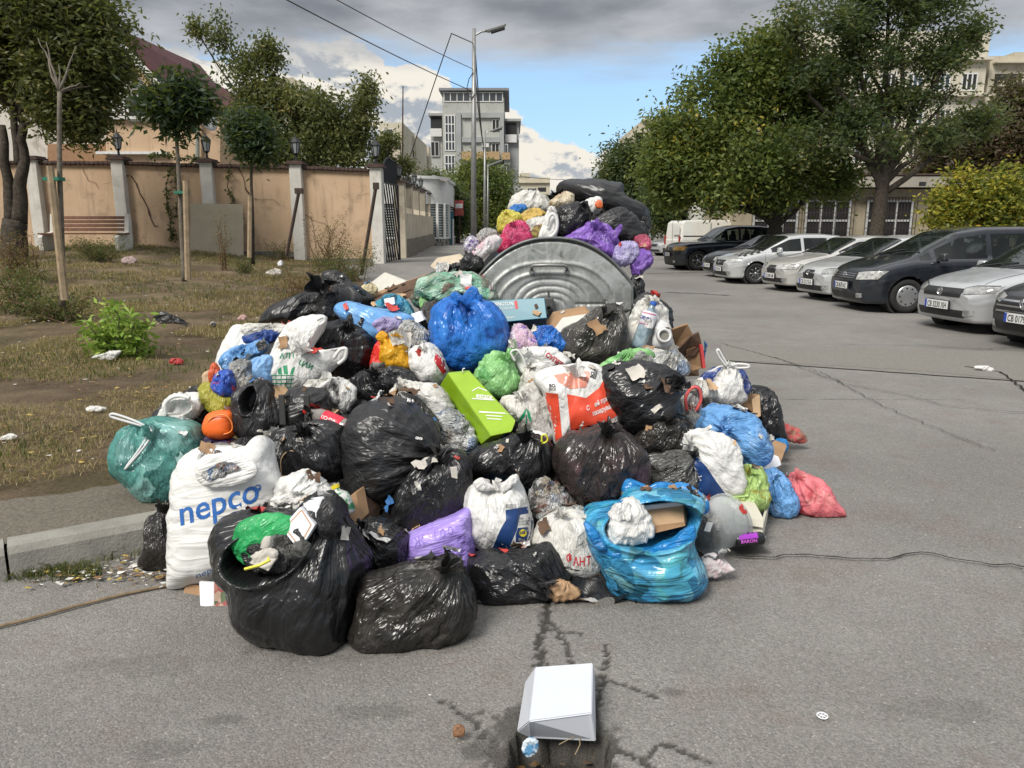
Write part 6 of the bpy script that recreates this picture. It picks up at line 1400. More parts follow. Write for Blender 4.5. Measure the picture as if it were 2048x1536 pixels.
def sheet(name, quad, vec, mat, label=None, cat=None, parent=None, group=None, bev=.004):
    """thin or thick box from four (px, py, Y) corners pushed back along vec"""
    P = [at(*q) for q in quad]; o = MB().prism(P, vec).build(name, mat, parent); fixn(o)
    if bev: bevel(o, bev, 2)
    if label: tag(o, label, cat, group)
    return o
def crumple(name, outline, Y, T, mat, label, cat, group=None, **kw):
    return blob(name, outline, Y, T, mat, None, label, cat, group, crump=2.4, rad=.8, lump=1.6, sil=4, res=1.4, **kw)

def axis_frame(P, Q):
    d = np.asarray(Q)-np.asarray(P); L = np.linalg.norm(d); d = d/L; a = np.cross(d, [0.1, .9, .2]); a /= np.linalg.norm(a); return np.stack([a, np.cross(d, a), d], 1), L
X, Yv, Fq = grid(np.arange(-2.1, 2.2, .018), np.arange(3.0, 6.6, .018))
prof = np.interp(Yv, [3.2, 3.5, 3.9, 4.4, 4.9, 5.5, 6.6], [0, .10, .26, .42, .60, .82, .9]); hw = np.interp(Yv, [3.0, 3.5, 4.2, 5, 6.6], [.6, .95, 1.35, 1.25, 1.1]); xc = np.interp(Yv, [3, 4.2, 6.6], [-.05, -.15, .1])
P3 = np.stack([X, Yv, X*0], 1); e = np.clip(1-(np.abs(X-xc)/hw)**2.6, -1, 1)
Z = prof*np.clip(e, 0, 1)**.6+.10*(worley(P3*4.5)-.5)+.05*(worley(P3*10+3)-.5)+.04*ridged(P3*6, 2)
g_ = ground(X, Yv); Z = np.where(e > .03, np.maximum(Z+g_*.5, g_-.03), g_-.05)
m_, b, p, o_ = newmat('mixed_rubbish'); t = b.n('ShaderNodeTexCoord').outputs['Object']; v = b.n('ShaderNodeTexVoronoi'); v.inputs['Scale'].default_value = 7.5; b.l(b.vm('ADD', t, b.vm('SCALE', b.noise(t, 4, 3, col=True), .3)), v.inputs['Vector'])
rp = b.n('ShaderNodeValToRGB'); rp.color_ramp.interpolation = 'CONSTANT'; sc2 = b.n('ShaderNodeSeparateColor'); b.l(v.outputs['Color'], sc2.inputs[0]); b.l(sc2.outputs[0], rp.inputs[0])
cols = [(0, (.012, .012, .013)), (.42, (.02, .02, .02)), (.56, (.30, .29, .27)), (.66, (.012, .012, .012)), (.80, (.16, .10, .06)), (.86, (.03, .10, .22)), (.92, (.45, .44, .42)), (.97, (.03, .03, .03))]
rp.color_ramp.elements[0].color = c4(cols[0][1]); rp.color_ramp.elements[1].position = cols[1][0]; rp.color_ramp.elements[1].color = c4(cols[1][1])
for q, c_ in cols[2:]: e_ = rp.color_ramp.elements.new(q); e_.color = c4(c_)
b.l(rp.outputs[0], p.inputs['Base Color']); p.inputs['Roughness'].default_value = .35; b.l(bump(b, b.noise(t, 16, 4, .6, .6), .5, .02), p.inputs['Normal'])
ok_ = (e > -.02)[Fq].all(1); u_, iv = np.unique(Fq[ok_], return_inverse=True); fl = mo('loose_rubbish', np.stack([X, Yv, Z], 1)[u_], iv.reshape(-1, 4), m_, None, True); tag(fl, 'dark mixed loose rubbish showing in the gaps between the bags', 'rubbish', kind='stuff')
a1 = B('large open black bag at the front with green liner and a white hand-print box inside', [(438,1080),(450,1042),(500,1020),(560,1030),(602,1026),(628,995),(662,996),(692,1050),(715,1090),(732,1125),(725,1180),(714,1240),(700,1292),(650,1306),(590,1300),(520,1272),(482,1235),(470,1180),(450,1140)], 2.85, .27, K1, knot=(668,1010), cav=(564,1084,72,42,-16,.17), res=1.25, ruf=0)
ln = part(a1, 'liner', [(462,1080),(492,1040),(540,1026),(588,1036),(596,1062),(560,1062),(528,1056),(505,1072),(498,1100),(488,1122),(472,1105)], 2.70, .04, EME, gfloor=False, knot=(480,1100))
part(a1, 'inner_film', [(500,1085),(540,1062),(600,1068),(630,1090),(610,1125),(560,1138),(510,1125)], 2.74, .04, K3, gfloor=False)
part(a1, 'torn_flap', [(648,998),(672,1000),(684,1040),(668,1075),(645,1080),(634,1040)], 2.72, .05, K2, gfloor=False)
o = sheet('hand_print_box', [(562,1056,2.68),(598,1102,2.62),(630,1050,2.66),(600,1014,2.72)], (.01, .10, -.02), M_paper, 'white square box with a hand drawing sticking out of the open black bag', 'box')
bx1 = o; tr_ = bvh_of(o)
for pts in ([(570,1056),(598,1092),(622,1050),(603,1020)],): 
    fr_ = pts+[pts[0]]
    for (xa, ya), (xb, yb) in zip(fr_[:-1], fr_[1:]):
        dxx, dyy = xb-xa, yb-ya; l_ = math.hypot(dxx, dyy); nx_, ny_ = -dyy/l_*1.6, dxx/l_*1.6; pxpoly(o, simple('tan_ink', (.42, .27, .18), .6), [(xa+nx_, ya+ny_), (xb+nx_, yb+ny_), (xb-nx_, yb-ny_), (xa-nx_, ya-ny_)], 6, 'printed_frame', tr_)
for (dx_, dy_, ln_, an_) in ((-7, -5, 11, 118), (-3, -8, 13, 105), (2, -8, 12, 92), (6, -5, 10, 75), (-8, 3, 8, 160)):
    x0, y0 = 597+dx_*.5, 1058+dy_*.5; x1, y1 = x0+ln_*math.cos(R(an_)), y0-ln_*math.sin(R(an_)); pxpoly(o, M_ink, [(x0-1, y0), (x0+1, y0), (x1+1, y1), (x1-1, y1)], 6, 'hand_drawing', tr_)
pxpoly(o, M_ink, [(591,1054),(600,1052),(604,1060),(598,1067),(591,1063)], 6, 'hand_drawing', tr_)
sheet('printed_box', [(606,1010,2.74),(632,1046,2.70),(642,1020,2.70),(632,1006,2.74)], (.01, .08, 0), M_paper, 'white box side with red letters beside the hand-print box', 'box')
cp_ = thing('paper_cup', 'crushed grey paper cup inside the open black bag', 'cup', at(545, 1090, 2.66)); Mc, Lc = axis_frame(at(528, 1100, 2.64), at(548, 1058, 2.70)); MB().lathe([(.0, 0), (.018, 0), (.034, Lc), (.030, Lc)], at(528, 1100, 2.64), 16, M=Mc).build('cup_wall', M_scrap, cp_, True)
crumple('crumpled_film', [(540,1070),(575,1062),(592,1095),(585,1120),(550,1112)], 2.68, .04, KGc, 'smoky crumpled film inside the open black bag', 'plastic film', gfloor=False)
crumple('crumpled_film', [(486,1108),(535,1094),(600,1100),(622,1122),(566,1146),(504,1138)], 2.66, .03, K1, 'glossy black film just inside the mouth of the open bag', 'plastic film', gfloor=False)
crumple('crumpled_tissue', [(503,1112),(535,1098),(556,1104),(550,1122),(520,1130)], 2.615, .02, M_scrap, 'white crumpled tissue in the mouth of the open black bag', 'tissue', gfloor=False)
crumple('crumpled_tissue', [(585,1090),(606,1080),(622,1092),(612,1112),(592,1112)], 2.62, .02, KGc, 'grey scrap under the hand-print box', 'scrap', gfloor=False)
sheet('leaflet', [(498,1126,2.60),(536,1142,2.56),(552,1118,2.58),(512,1112,2.61)], (.0, .012, -.006), M_scrap, 'folded white leaflet in the open black bag', 'leaflet', bev=.002)
o = MB().tube([at(490, 1138, 2.57), at(520, 1130, 2.55), at(540, 1120, 2.55), at(536, 1116, 2.56)], .006, 5).build('yellow_strap', simple('yellow_plastic', (.75, .70, .08), .4)); tag(o, 'yellow plastic strap lying in the open black bag', 'strap')
crumple('crumpled_film', [(500,1090),(530,1085),(545,1100),(520,1110),(498,1104)], 2.66, .03, K1, 'shiny black scrap deep in the open bag', 'plastic film', gfloor=False)
a2 = B('crumpled black bag lying on the asphalt to the right of the large open bag', [(712,1165),(760,1140),(840,1126),(905,1119),(935,1150),(955,1190),(950,1235),(925,1272),(885,1292),(800,1308),(740,1302),(705,1280),(708,1220)], 2.80, .20, K3, knot=(903,1124), res=1.3, crump=1.35)
a3 = B('flat black bag in front of the printed white and blue shop bag', [(940,1112),(1010,1100),(1060,1094),(1096,1083),(1110,1105),(1136,1150),(1125,1180),(1095,1203),(1030,1211),(965,1205),(940,1165)], 3.14, .16, K1, knot=(1100,1175), res=1.2, crump=1.3)
crumple('brown_paper_scrap', [(1094,1175),(1110,1160),(1135,1165),(1160,1182),(1150,1195),(1120,1202),(1105,1198)], 3.02, .035, simple('wet_tissue', (.42, .26, .14), .6, var=.4, scale=25), 'crumpled brown tissue by the crack in front of the heap', 'tissue')
a4 = B('tall white carrier bag with the blue word nepco', [(345,1174),(344,1110),(348,1030),(353,960),(370,928),(400,905),(450,897),(500,893),(520,874),(538,886),(540,915),(553,945),(560,985),(552,1050),(525,1120),(450,1150),(400,1166)], 3.26, .15, WH, stretch=6, rad=.7, crump=.45, res=1.25)
tr_ = bvh_of(a4)
printed(a4, M_inkb, text='nepco', O=(358,1052), A=(66,-19), B=(-6,-70), bold=.012, maxlen=.12, arc=.012, tree=tr_)
printed(a4, M_inkb, text='o', O=(508,986), A=(30,-9), B=(-3,-31), bold=-.004, tree=tr_); printed(a4, M_inkb, poly=[(0,-.5),(.5,.1),(.25,.45),(0,.2),(-.25,.45),(-.5,.1)], O=(518,978), A=(7,-2), B=(-1,-7), tree=tr_)
part(a4, 'handle_fold', [(392,935),(420,912),(470,905),(500,918),(515,945),(480,968),(430,975),(400,962)], 3.11, .02, WH, gfloor=False, stretch=15, crump=.5)
pxpoly(a4, M_inkr, [(415,940),(419,938),(424,968),(420,969)], 6, 'printed_stripe', bvh_of(a4)); 
sl = part(a4, 'handle_hole', [(402,950),(430,930),(460,925),(478,936),(455,948),(420,962)], 3.085, .008, CLm, gfloor=False)
part(a4, 'contents', [(400,905),(425,888),(462,892),(475,912),(440,925),(408,925)], 3.36, .06, CLm, gfloor=False)
ribbon(a4, [(398,938),(396,915),(402,905),(392,930),(372,936)], 3.2, .006, WH)
printed(a4, M_inkb, text='nepco', O=(392,1158), A=(22,-9), B=(-2,-16), tree=tr_)
B('small crumpled black bag leaning between the kerb and the tall white bag', [(302,1040),(325,1022),(348,1016),(362,1060),(365,1150),(335,1155),(292,1132),(300,1092)], 3.42, .12, K3, knot=(330,1010), crump=1.5)
bx = thing('vegetable_carton', 'flattened cardboard carton with printed vegetables under the white bag', 'carton', gp(415, 1215))
sheet('flap', [(356,1212,3.05),(402,1214,3.03),(402,1170,3.12),(372,1168,3.14)], (0, .02, -.01), M_card, parent=bx); sheet('flap', [(400,1212,2.98),(428,1216,2.98),(428,1166,3.06),(398,1164,3.06)], (0, .015, 0), M_paper, parent=bx)
m_, b, p, o_ = newmat('vegetable_print'); t = b.n('ShaderNodeTexCoord').outputs['Object']; v = b.n('ShaderNodeTexVoronoi'); v.inputs['Scale'].default_value = 26; b.l(t, v.inputs['Vector']); rp = b.n('ShaderNodeValToRGB'); rp.color_ramp.interpolation = 'CONSTANT'; s2 = b.n('ShaderNodeSeparateColor'); b.l(v.outputs['Color'], s2.inputs[0]); b.l(s2.outputs[0], rp.inputs[0])
rp.color_ramp.elements[0].color = (.42, .05, .05, 1); rp.color_ramp.elements[1].position = .35; rp.color_ramp.elements[1].color = (.60, .42, .30, 1)
for q, c_ in ((.6, (.04, .12, .02)), (.75, (.55, .20, .14)), (.9, (.10, .02, .04))): rp.color_ramp.elements.new(q).color = c4(c_)
b.l(b.mix(b.ss(v.outputs['Distance'], .0, .035, .0, .5), rp.outputs[0], (.05, .03, .02)), p.inputs['Base Color']); p.inputs['Roughness'].default_value = .5
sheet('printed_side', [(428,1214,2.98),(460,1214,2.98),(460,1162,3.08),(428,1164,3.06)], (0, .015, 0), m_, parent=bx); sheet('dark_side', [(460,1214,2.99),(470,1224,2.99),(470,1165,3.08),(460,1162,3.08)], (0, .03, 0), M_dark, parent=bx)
a7 = B('square lilac bag wedged between two black bags', [(805,1134),(812,1072),(850,1052),(905,1030),(940,1014),(944,1050),(947,1110),(934,1148),(880,1138)], 3.30, .14, PUR, stretch=12, crump=.4, rad=.7, knot=None)
printed(a7, simple('violet_ink', (.22, .14, .48), .5), text='Ж 100', O=(828,1095), A=(24,-8), B=(-3,-26), spacing=1.3)
a8 = B('white shop bag with navy band and round yellow badge, Lidl', [(930,1040),(932,992),(948,966),(985,972),(1010,965),(1032,950),(1038,965),(1052,990),(1066,1040),(1058,1098),(1000,1102),(935,1082)], 3.42, .17, WH, knot=(985,965), crump=.6, res=1.2)
tr_ = bvh_of(a8)
pxpoly(a8, M_inkn, [(1011,1020),(1062,1012),(1066,1045),(1056,1096),(985,1096),(1000,1060),(1012,1040)], 6, 'navy_band', tr_)
o = pxpoly(a8, M_inkw, [(1040,1030),(1062,1026),(1062,1060),(1052,1092),(1020,1092),(1034,1060)], 6, 'white_panel', tr_, off=.004)
o = pxpoly(a8, M_inkn, [(1036,1056),(1056,1054),(1058,1066),(1052,1084),(1032,1085),(1031,1070)], 6, 'logo_panel', tr_, off=.006)
printed(a8, simple('badge_yellow', (.75, .62, .03), .4), poly=[(math.cos(a), math.sin(a)) for a in np.linspace(0, 6.283, 18, endpoint=False)], O=(1046,1066), A=(7.5,0), B=(0,-7.5), tree=tr_, off=.008)
printed(a8, M_inkn, text='Lidl', O=(1039.5,1068), A=(7.6,-.6), B=(0,-9), tree=tr_, off=.010, bold=.03); printed(a8, M_inkw, text='Plus', O=(1037,1083), A=(8,-.6), B=(-.5,-9), tree=tr_, off=.008)
for k, s_ in enumerate(('Още', 'по-добри', 'отстъпки')): printed(a8, M_grey, text=s_, O=(1036-k*1,1039+k*6), A=(5.6,-.4), B=(-.4,-6.5), tree=tr_, off=.007, bold=.01)
for k in range(10): pxpoly(a8, M_grey, [(1012+k*2.1,1008),(1013+k*2.1,1008),(1013+k*2.1,1017),(1012+k*2.1,1017)], 9, 'bar_print', tr_)
part(a8, 'tied_handle', [(946,966),(962,956),(972,962),(988,975),(975,982),(955,978)], 3.32, .02, WH, gfloor=False); part(a8, 'tied_handle', [(1002,972),(1018,955),(1034,948),(1037,962),(1022,975),(1006,985)], 3.32, .02, WH, gfloor=False)
a9 = B('milky bag with red letters and line drawings near the blue open bag', [(1066,1085),(1082,1045),(1120,1020),(1160,1022),(1190,1045),(1202,1100),(1200,1138),(1160,1153),(1115,1146),(1082,1115)], 3.26, .15, WC, knot=(1118,1022), crump=.55)
tr_ = bvh_of(a9)
for ch, x, y, r_ in (('Ф', 1132, 1124, 8), ('А', 1146, 1131, 4), ('Н', 1158, 1132, 0), ('Т', 1172, 1130, -6)): printed(a9, M_inkr, text=ch, O=(x,y), A=(17*math.cos(R(r_)),17*math.sin(R(r_))), B=(0,-24), tree=tr_, bold=.02)
for pts in ([(1156,1075),(1168,1064),(1166,1086),(1152,1095)], [(1170,1062),(1182,1058),(1180,1072)], [(1128,1136),(1140,1134),(1150,1142),(1160,1141)]):
    for (xa, ya), (xb, yb) in zip(pts, pts[1:]+pts[:1]): pxpoly(a9, M_ink, [(xa-.6, ya-.6), (xb+.6, yb-.6), (xb+.6, yb+.6), (xa-.6, ya+.6)], 8, 'line_drawing', tr_)
a10 = B('big open cyan-blue bag on the asphalt holding a crumpled white bag and a carton', [(1167,1052),(1172,1028),(1186,1017),(1240,1008),(1256,985),(1300,978),(1385,980),(1408,1000),(1398,1030),(1386,1070),(1388,1105),(1400,1135),(1395,1172),(1365,1192),(1290,1194),(1235,1183),(1212,1145),(1186,1105)], 3.22, .25, CYA, knot=(1290,1100), cav=(1292,1036,86,40,-6,.36), res=1.25, stretch=4, ruf=0)
part(a10, 'raised_flap', [(1243,985),(1250,958),(1268,958),(1285,975),(1330,968),(1380,975),(1412,1000),(1414,1022),(1385,1025),(1372,1000),(1320,996),(1265,1005),(1245,1010)], 3.42, .05, CYB, gfloor=False)
for o_l in ([(1168,1046),(1186,1052),(1205,1080),(1214,1100),(1196,1098),(1178,1076)], [(1200,1088),(1240,1094),(1280,1098),(1310,1094),(1314,1108),(1260,1118),(1212,1108)], [(1304,1094),(1340,1080),(1380,1050),(1390,1056),(1386,1082),(1350,1102),(1312,1112)]): part(a10, 'gathered_rim', o_l, 3.03, .03, CYB, gfloor=False, stretch=10)
o = crumple('crumpled_white_bag', [(1213,1060),(1228,1018),(1258,998),(1280,1005),(1298,1040),(1302,1070),(1262,1085),(1222,1088)], 3.10, .09, WH, 'crumpled white bag stuffed in the big cyan-blue bag', 'rubbish bag', gfloor=False)
cb = thing('open_carton', 'open brown carton in the big cyan-blue bag', 'carton', at(1326, 1060, 3.2))
sheet('front_side', [(1287,1012,3.18),(1366,1003,3.22),(1370,1050,3.14),(1294,1068,3.10)], (0, .012, 0), M_card2, parent=cb); sheet('white_edge', [(1286,1012,3.172),(1366,1002,3.212),(1366,1012,3.205),(1288,1022,3.165)], (0, .012, 0), M_paper, parent=cb)
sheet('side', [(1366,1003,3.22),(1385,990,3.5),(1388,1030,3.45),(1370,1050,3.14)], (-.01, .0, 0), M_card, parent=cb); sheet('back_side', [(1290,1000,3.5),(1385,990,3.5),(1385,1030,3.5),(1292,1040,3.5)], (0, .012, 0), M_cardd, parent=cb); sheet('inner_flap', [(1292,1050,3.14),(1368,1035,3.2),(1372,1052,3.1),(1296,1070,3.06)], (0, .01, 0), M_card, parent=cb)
M_clr = simple('clear_plastic', (.5, .5, .5), .06, spec=.8)
m_, b, p, o_ = newmat('thin_clear_plastic'); p.inputs['Base Color'].default_value = (.6, .62, .62, 1); p.inputs['Roughness'].default_value = .08; tp = b.n('ShaderNodeBsdfTransparent'); tp.inputs[0].default_value = (.86, .88, .88, 1); lw = b.n('ShaderNodeLayerWeight'); lw.inputs[0].default_value = .5
mx = b.n('ShaderNodeMixShader'); b.l(b.m('ADD', b.m('MULTIPLY', lw.outputs['Facing'], .6), .14), mx.inputs[0]); b.l(tp.outputs[0], mx.inputs[1]); b.l(p.outputs[0], mx.inputs[2]); b.l(mx.outputs[0], o_.inputs[0]); M_thin = m_
tb = thing('clear_tub', 'clear plastic tub with a label lying between the cyan bag and the cream box', 'tub', gp(1430, 1090))
Pq, Qq = at(1405, 1070, 3.45), at(1455, 1040, 3.58); Mx_, L_ = axis_frame(Pq, Qq)
MB().lathe([(.10, 0), (.105, .01), (.112, L_*.35), (.13, L_*.85), (.13, L_), (.125, L_), (.125, L_*.85)], Pq, 28, M=Mx_).build('tub_wall', M_thin, tb, True); MB().lathe([(.138, L_*.98), (.138, L_*1.06), (.12, L_*1.10), (.01, L_*1.1)], Pq, 28, M=Mx_).build('lid', M_thin, tb, True)
sheet('label', [(1408,1062,3.34),(1420,1064,3.34),(1426,1046,3.36),(1414,1044,3.36)], (0, .003, 0), M_inkw, parent=tb, bev=0)
crumple('crumpled_film', [(1388,1010),(1430,1000),(1470,1018),(1475,1045),(1450,1070),(1400,1060),(1386,1035)], 3.68, .09, CLm, 'clear crumpled packaging behind the clear tub', 'packaging')
B('dark grey plastic bowl shape under the clear tub', [(1384,1060),(1410,1050),(1440,1068),(1430,1085),(1400,1092),(1386,1085)], 3.55, .07, KG, name='plastic_bowl', cat='bowl', crump=.2, rad=.2)
sb = thing('cream_box', 'cream cardboard shoe box with lid under the lime green bag', 'box', gp(1500, 1085))
sheet('box_side', [(1474,1045,3.62),(1526,1052,3.60),(1524,1090,3.50),(1474,1088,3.50)], (.0, .16, .03), M_cream, parent=sb); sheet('box_end', [(1526,1052,3.60),(1538,1005,3.90),(1536,1030,3.90),(1524,1088,3.52)], (-.01, .01, 0), M_cream, parent=sb)
sheet('lid', [(1470,1030,3.60),(1528,1038,3.58),(1527,1056,3.56),(1470,1047,3.58)], (.01, .24, .035), M_cream, parent=sb)
def can(label, a, b_, r, body, txt=None):
    P, Q = at(*a), at(*b_); M, L = axis_frame(P, Q); t = thing('drink_can', label, 'drink can', (P+Q)/2-np.array([0, 0, r]))
    o = MB().lathe([(r*.8, 0), (r, .008), (r, L-.01), (r*.82, L)], P, 20, M=M).build('can_body', body, t, True); MB().lathe([(r*.8, -.002), (r*.74, .004), (.01, .004)], P, 20, M=M).lathe([(r*.8, L+.001), (r*.72, L-.004), (.01, L-.004)], P, 20, M=M).build('can_end', M_chrome, t); return t, o
t_, o = can('purple and black drink can lying against the cream box', (1468, 1081, 3.46), (1526, 1076, 3.48), .033, simple('can_black', (.012, .012, .014), .25))
tr_ = bvh_of(o); pxpoly(o, simple('can_purple', (.30, .03, .42), .25), [(1478,1066),(1514,1064),(1517,1076),(1478,1080)], 5, 'purple_band', tr_); printed(o, simple('can_pink', (.65, .12, .65), .4), text='BARON', O=(1482,1087), A=(9.5,-.8), B=(0,-9), tree=tr_, off=.003, bold=.02)
B('lime green see-through bag of peelings on the cream box', [(1432,1000),(1478,985),(1484,945),(1505,934),(1528,952),(1536,990),(1528,1018),(1492,1031),(1450,1016)], 3.86, .11, LIM, knot=(1500,940), crump=1.2)
B('small blue bag standing on the asphalt right of the lime green bag', [(1526,962),(1540,941),(1562,946),(1582,980),(1594,1010),(1588,1030),(1560,1037),(1540,1024),(1530,995)], 4.06, .11, SKY, knot=(1545,950), crump=1.0)
B('coral red bag lying farthest right on the asphalt', [(1577,972),(1584,950),(1600,946),(1640,966),(1668,1000),(1688,1024),(1680,1036),(1630,1036),(1602,1024),(1588,1000)], 4.08, .11, RED, knot=(1590,948), crump=.8)
part(SC.objects['rubbish_bag'] if False else a10, 'knot_end', [(1240,1005),(1250,1000),(1256,1012),(1246,1018)], 3.1, .01, CYB, gfloor=False)
crumple('crumpled_napkin', [(1398,1150),(1405,1118),(1430,1108),(1455,1125),(1468,1140),(1440,1152),(1415,1153)], 3.22, .035, simple('napkin', (.60, .58, .56), .8, var=.25, scale=30, col2=(.50, .38, .40)), 'crumpled white napkin on the asphalt by the cyan-blue bag', 'napkin')
crumple('torn_foil', [(1056,1000),(1065,970),(1090,958),(1125,975),(1136,1000),(1120,1020),(1085,1030),(1062,1020)], 3.52, .07, CLm, 'torn shiny packaging foil behind the milky bag with red letters', 'packaging')
crumple('crumpled_film', [(1075,1025),(1110,1015),(1150,1010),(1165,1022),(1120,1035),(1085,1045)], 3.48, .05, CL, 'clear crumpled film above the milky bag with red letters', 'plastic film')
B('black bag filling the gap between the large open bag and the lilac bag', [(706,1060),(740,1040),(790,1050),(812,1080),(806,1140),(770,1150),(725,1140),(712,1100)], 3.20, .14, K1, knot=(720,1045))
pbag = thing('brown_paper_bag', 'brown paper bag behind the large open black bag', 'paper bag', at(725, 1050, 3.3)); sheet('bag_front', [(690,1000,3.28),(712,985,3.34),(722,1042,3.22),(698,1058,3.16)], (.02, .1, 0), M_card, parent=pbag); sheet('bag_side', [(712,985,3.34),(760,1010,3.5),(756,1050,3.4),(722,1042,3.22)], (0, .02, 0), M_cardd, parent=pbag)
b_ = B('white bag with a starry knot in front of the black bags', [(555,975),(572,955),(610,944),(645,962),(672,985),(668,1000),(640,1012),(610,1025),(570,1022),(545,1012)], 3.25, .10, WH, knot=(595,996), crump=.7)
part(b_, 'knot', [(540,1000),(560,992),(595,992),(606,1000),(590,1008),(560,1008)], 3.13, .015, WH, gfloor=False); part(b_, 'knot', [(586,1000),(600,990),(612,1004),(600,1018),(588,1022)], 3.13, .015, WH, gfloor=False)
bt = thing('plastic_bottle', 'bottle with yellow cap and green striped label behind the open black bag', 'bottle', at(690, 1030, 3.2)); P, Q = at(692, 1030, 3.18), at(671, 974, 3.2); M, L = axis_frame(P, Q)
o = MB().lathe([(.04, 0), (.048, .01), (.05, L*.5), (.045, L*.7), (.016, L*.88), (.016, L)], P, 18, M=M).build('bottle_body', simple('white_green_label', (.55, .56, .53), .4, col2=(.02, .22, .08), scale=30, sharp=(.45, .55)), bt, True); MB().lathe([(.019, L*.96), (.019, L*1.07), (.01, L*1.07)], P, 14, M=M).build('cap', simple('yellow_cap', (.75, .60, .03), .4), bt)
ribbon(b_, [(563,948),(562,920),(575,903),(592,905),(602,925),(598,948),(592,960)], 3.5, .003, M_card2, 'paper_handle')
sheet('brown_paper_bag', [(548,930,3.55),(572,925,3.55),(600,975,3.45),(552,985,3.40)], (0, .1, 0), M_card, 'brown paper bag with string handle behind the nepco bag', 'paper bag')
B('glossy black bag printed with a pale emblem below the lying cola bottle', [(538,885),(560,860),(600,850),(650,842),(690,858),(706,900),(696,950),(650,966),(580,968),(545,935)], 3.66, .17, K1, knot=(604,856), res=1.15)
ob = SC.objects['rubbish_bag'] if False else None
tl = B('teal see-through bag with white drawstring by the kerb', [(231,905),(250,862),(300,835),(350,842),(396,852),(410,900),(402,950),(362,998),(300,1004),(268,975),(238,945)], 3.98, .20, TEAL, knot=(304,858), res=1.15, crump=.55, lump=.6)
ribbon(tl, [(304,860),(270,842),(228,828),(222,833),(250,842),(300,856)], 3.86, .007, simple('white_cord', (.62, .63, .63), .6), 'drawstring'); ribbon(tl, [(304,860),(278,900),(252,935),(258,930),(290,892),(306,864)], [3.84, 3.8, 3.77, 3.76, 3.78, 3.84], .007, MATS['white_cord'], 'drawstring')
o = part(tl, 'carton_inside', [(300,950),(330,925),(352,935),(345,955),(310,965)], 3.815, .01, simple('dim_carton', (.05, .075, .06), .4), gfloor=False, crump=.1, smoothout=False)
part(tl, 'carton_inside', [(302,905),(360,900),(378,925),(340,930),(312,928)], 3.83, .01, simple('pale_inside', (.22, .36, .34), .4), gfloor=False, crump=.1, smoothout=False)
b2 = B('biggest round black bag in the centre-left of the heap', [(690,880),(716,815),(768,796),(820,806),(866,850),(884,905),(855,945),(805,1000),(762,1018),(712,1000),(690,945)], 3.72, .28, K2, knot=(884,912), res=1.25, crump=.7)
B('glossy black bag with a torn white spot, hanging below the biggest round bag', [(762,1065),(775,1015),(825,935),(884,903),(932,910),(942,958),(936,1008),(900,1043),(850,1058),(800,1074)], 3.50, .17, K1, knot=(886,906), res=1.2)
sheet('white_scrap', [(900,935,3.31),(914,934,3.31),(915,958,3.30),(903,955,3.30)], (0, .01, 0), M_scrap, 'small white scrap caught on the glossy black bag', 'scrap', bev=.002)
b4 = B('black bag with a yellow tie below the lime green gift bag', [(936,935),(948,902),(1000,880),(1052,864),(1095,885),(1114,930),(1098,966),(1062,976),(1030,955),(965,962)], 3.86, .19, K1, knot=(1055,868), crump=1.2)
ribbon(b4, [(1084,888),(1084,872),(1092,870),(1095,880),(1088,886),(1080,882)], 3.72, .005, simple('yellow_tie', (.70, .68, .05), .4), 'tie')
B('brownish black see-through bag right of centre with a dark twisted top', [(1106,905),(1135,872),(1200,858),(1250,866),(1288,900),(1299,950),(1290,988),(1240,1002),(1200,1020),(1160,1008),(1118,965)], 3.68, .25, KB, knot=(1215,852), res=1.2, crump=.6)
B('twisted brown-red top of rubbish bag lying under the red printed bag', [(1150,885),(1180,865),(1225,846),(1240,856),(1235,880),(1190,890),(1160,900)], 3.66, .05, KB, crump=.5)
B('grey see-through bag between the brownish bag and the white and navy bag', [(1288,915),(1330,905),(1375,905),(1392,930),(1392,975),(1320,975),(1294,960)], 3.86, .13, KGc, knot=(1392,905))
b7 = B('white and navy shop bag leaning under the sky blue bag', [(1362,900),(1372,868),(1395,862),(1430,870),(1465,888),(1482,930),(1490,968),(1470,992),(1398,996),(1376,950)], 3.88, .13, WH, knot=(1370,880), crump=.6)
tr_ = bvh_of(b7); pxpoly(b7, M_inkn, [(1378,904),(1392,912),(1412,932),(1432,962),(1454,992),(1404,996),(1384,950)], 7, 'navy_band', tr_)
B('sky blue see-through bag with a starry knot on the right side of the heap', [(1390,850),(1402,828),(1425,808),(1462,812),(1496,826),(1522,852),(1537,890),(1532,922),(1500,938),(1468,912),(1440,878),(1400,866)], 4.25, .17, SKY, knot=(1436,856), res=1.1)
b9 = B('large black bag with tied ears right of the red printed bag', [(1192,748),(1228,728),(1290,724),(1338,738),(1362,762),(1352,790),(1357,840),(1330,872),(1270,874),(1222,842),(1196,795)], 4.22, .26, K1, knot=(1362,768), res=1.2, crump=.7)
part(b9, 'bag_ear', [(1338,752),(1362,762),(1360,772),(1342,782),(1330,772)], 4.12, .03, K2, gfloor=False)
ribbon(b9, [(1340,822),(1355,826),(1370,832),(1366,838),(1350,832)], 4.02, .008, K1, 'tied_handle'); ribbon(b9, [(1338,845),(1356,842),(1374,846),(1372,854),(1350,852)], 4.02, .009, K1, 'tied_handle')
B('creased black bag under the large black bag with tied ears', [(1262,885),(1290,852),(1345,836),(1368,862),(1372,900),(1335,912),(1285,908)], 4.00, .15, K3, knot=(1340,838), crump=1.4)
rb = B('red and white carrier bag with slanted white lettering', [(1068,760),(1084,742),(1140,730),(1186,728),(1226,765),(1243,820),(1241,850),(1208,856),(1140,872),(1112,888),(1106,850),(1086,792)], 4.16, .13, WH, knot=(1150,735), crump=.4, rad=.6, res=1.2)
tr_ = bvh_of(rb)
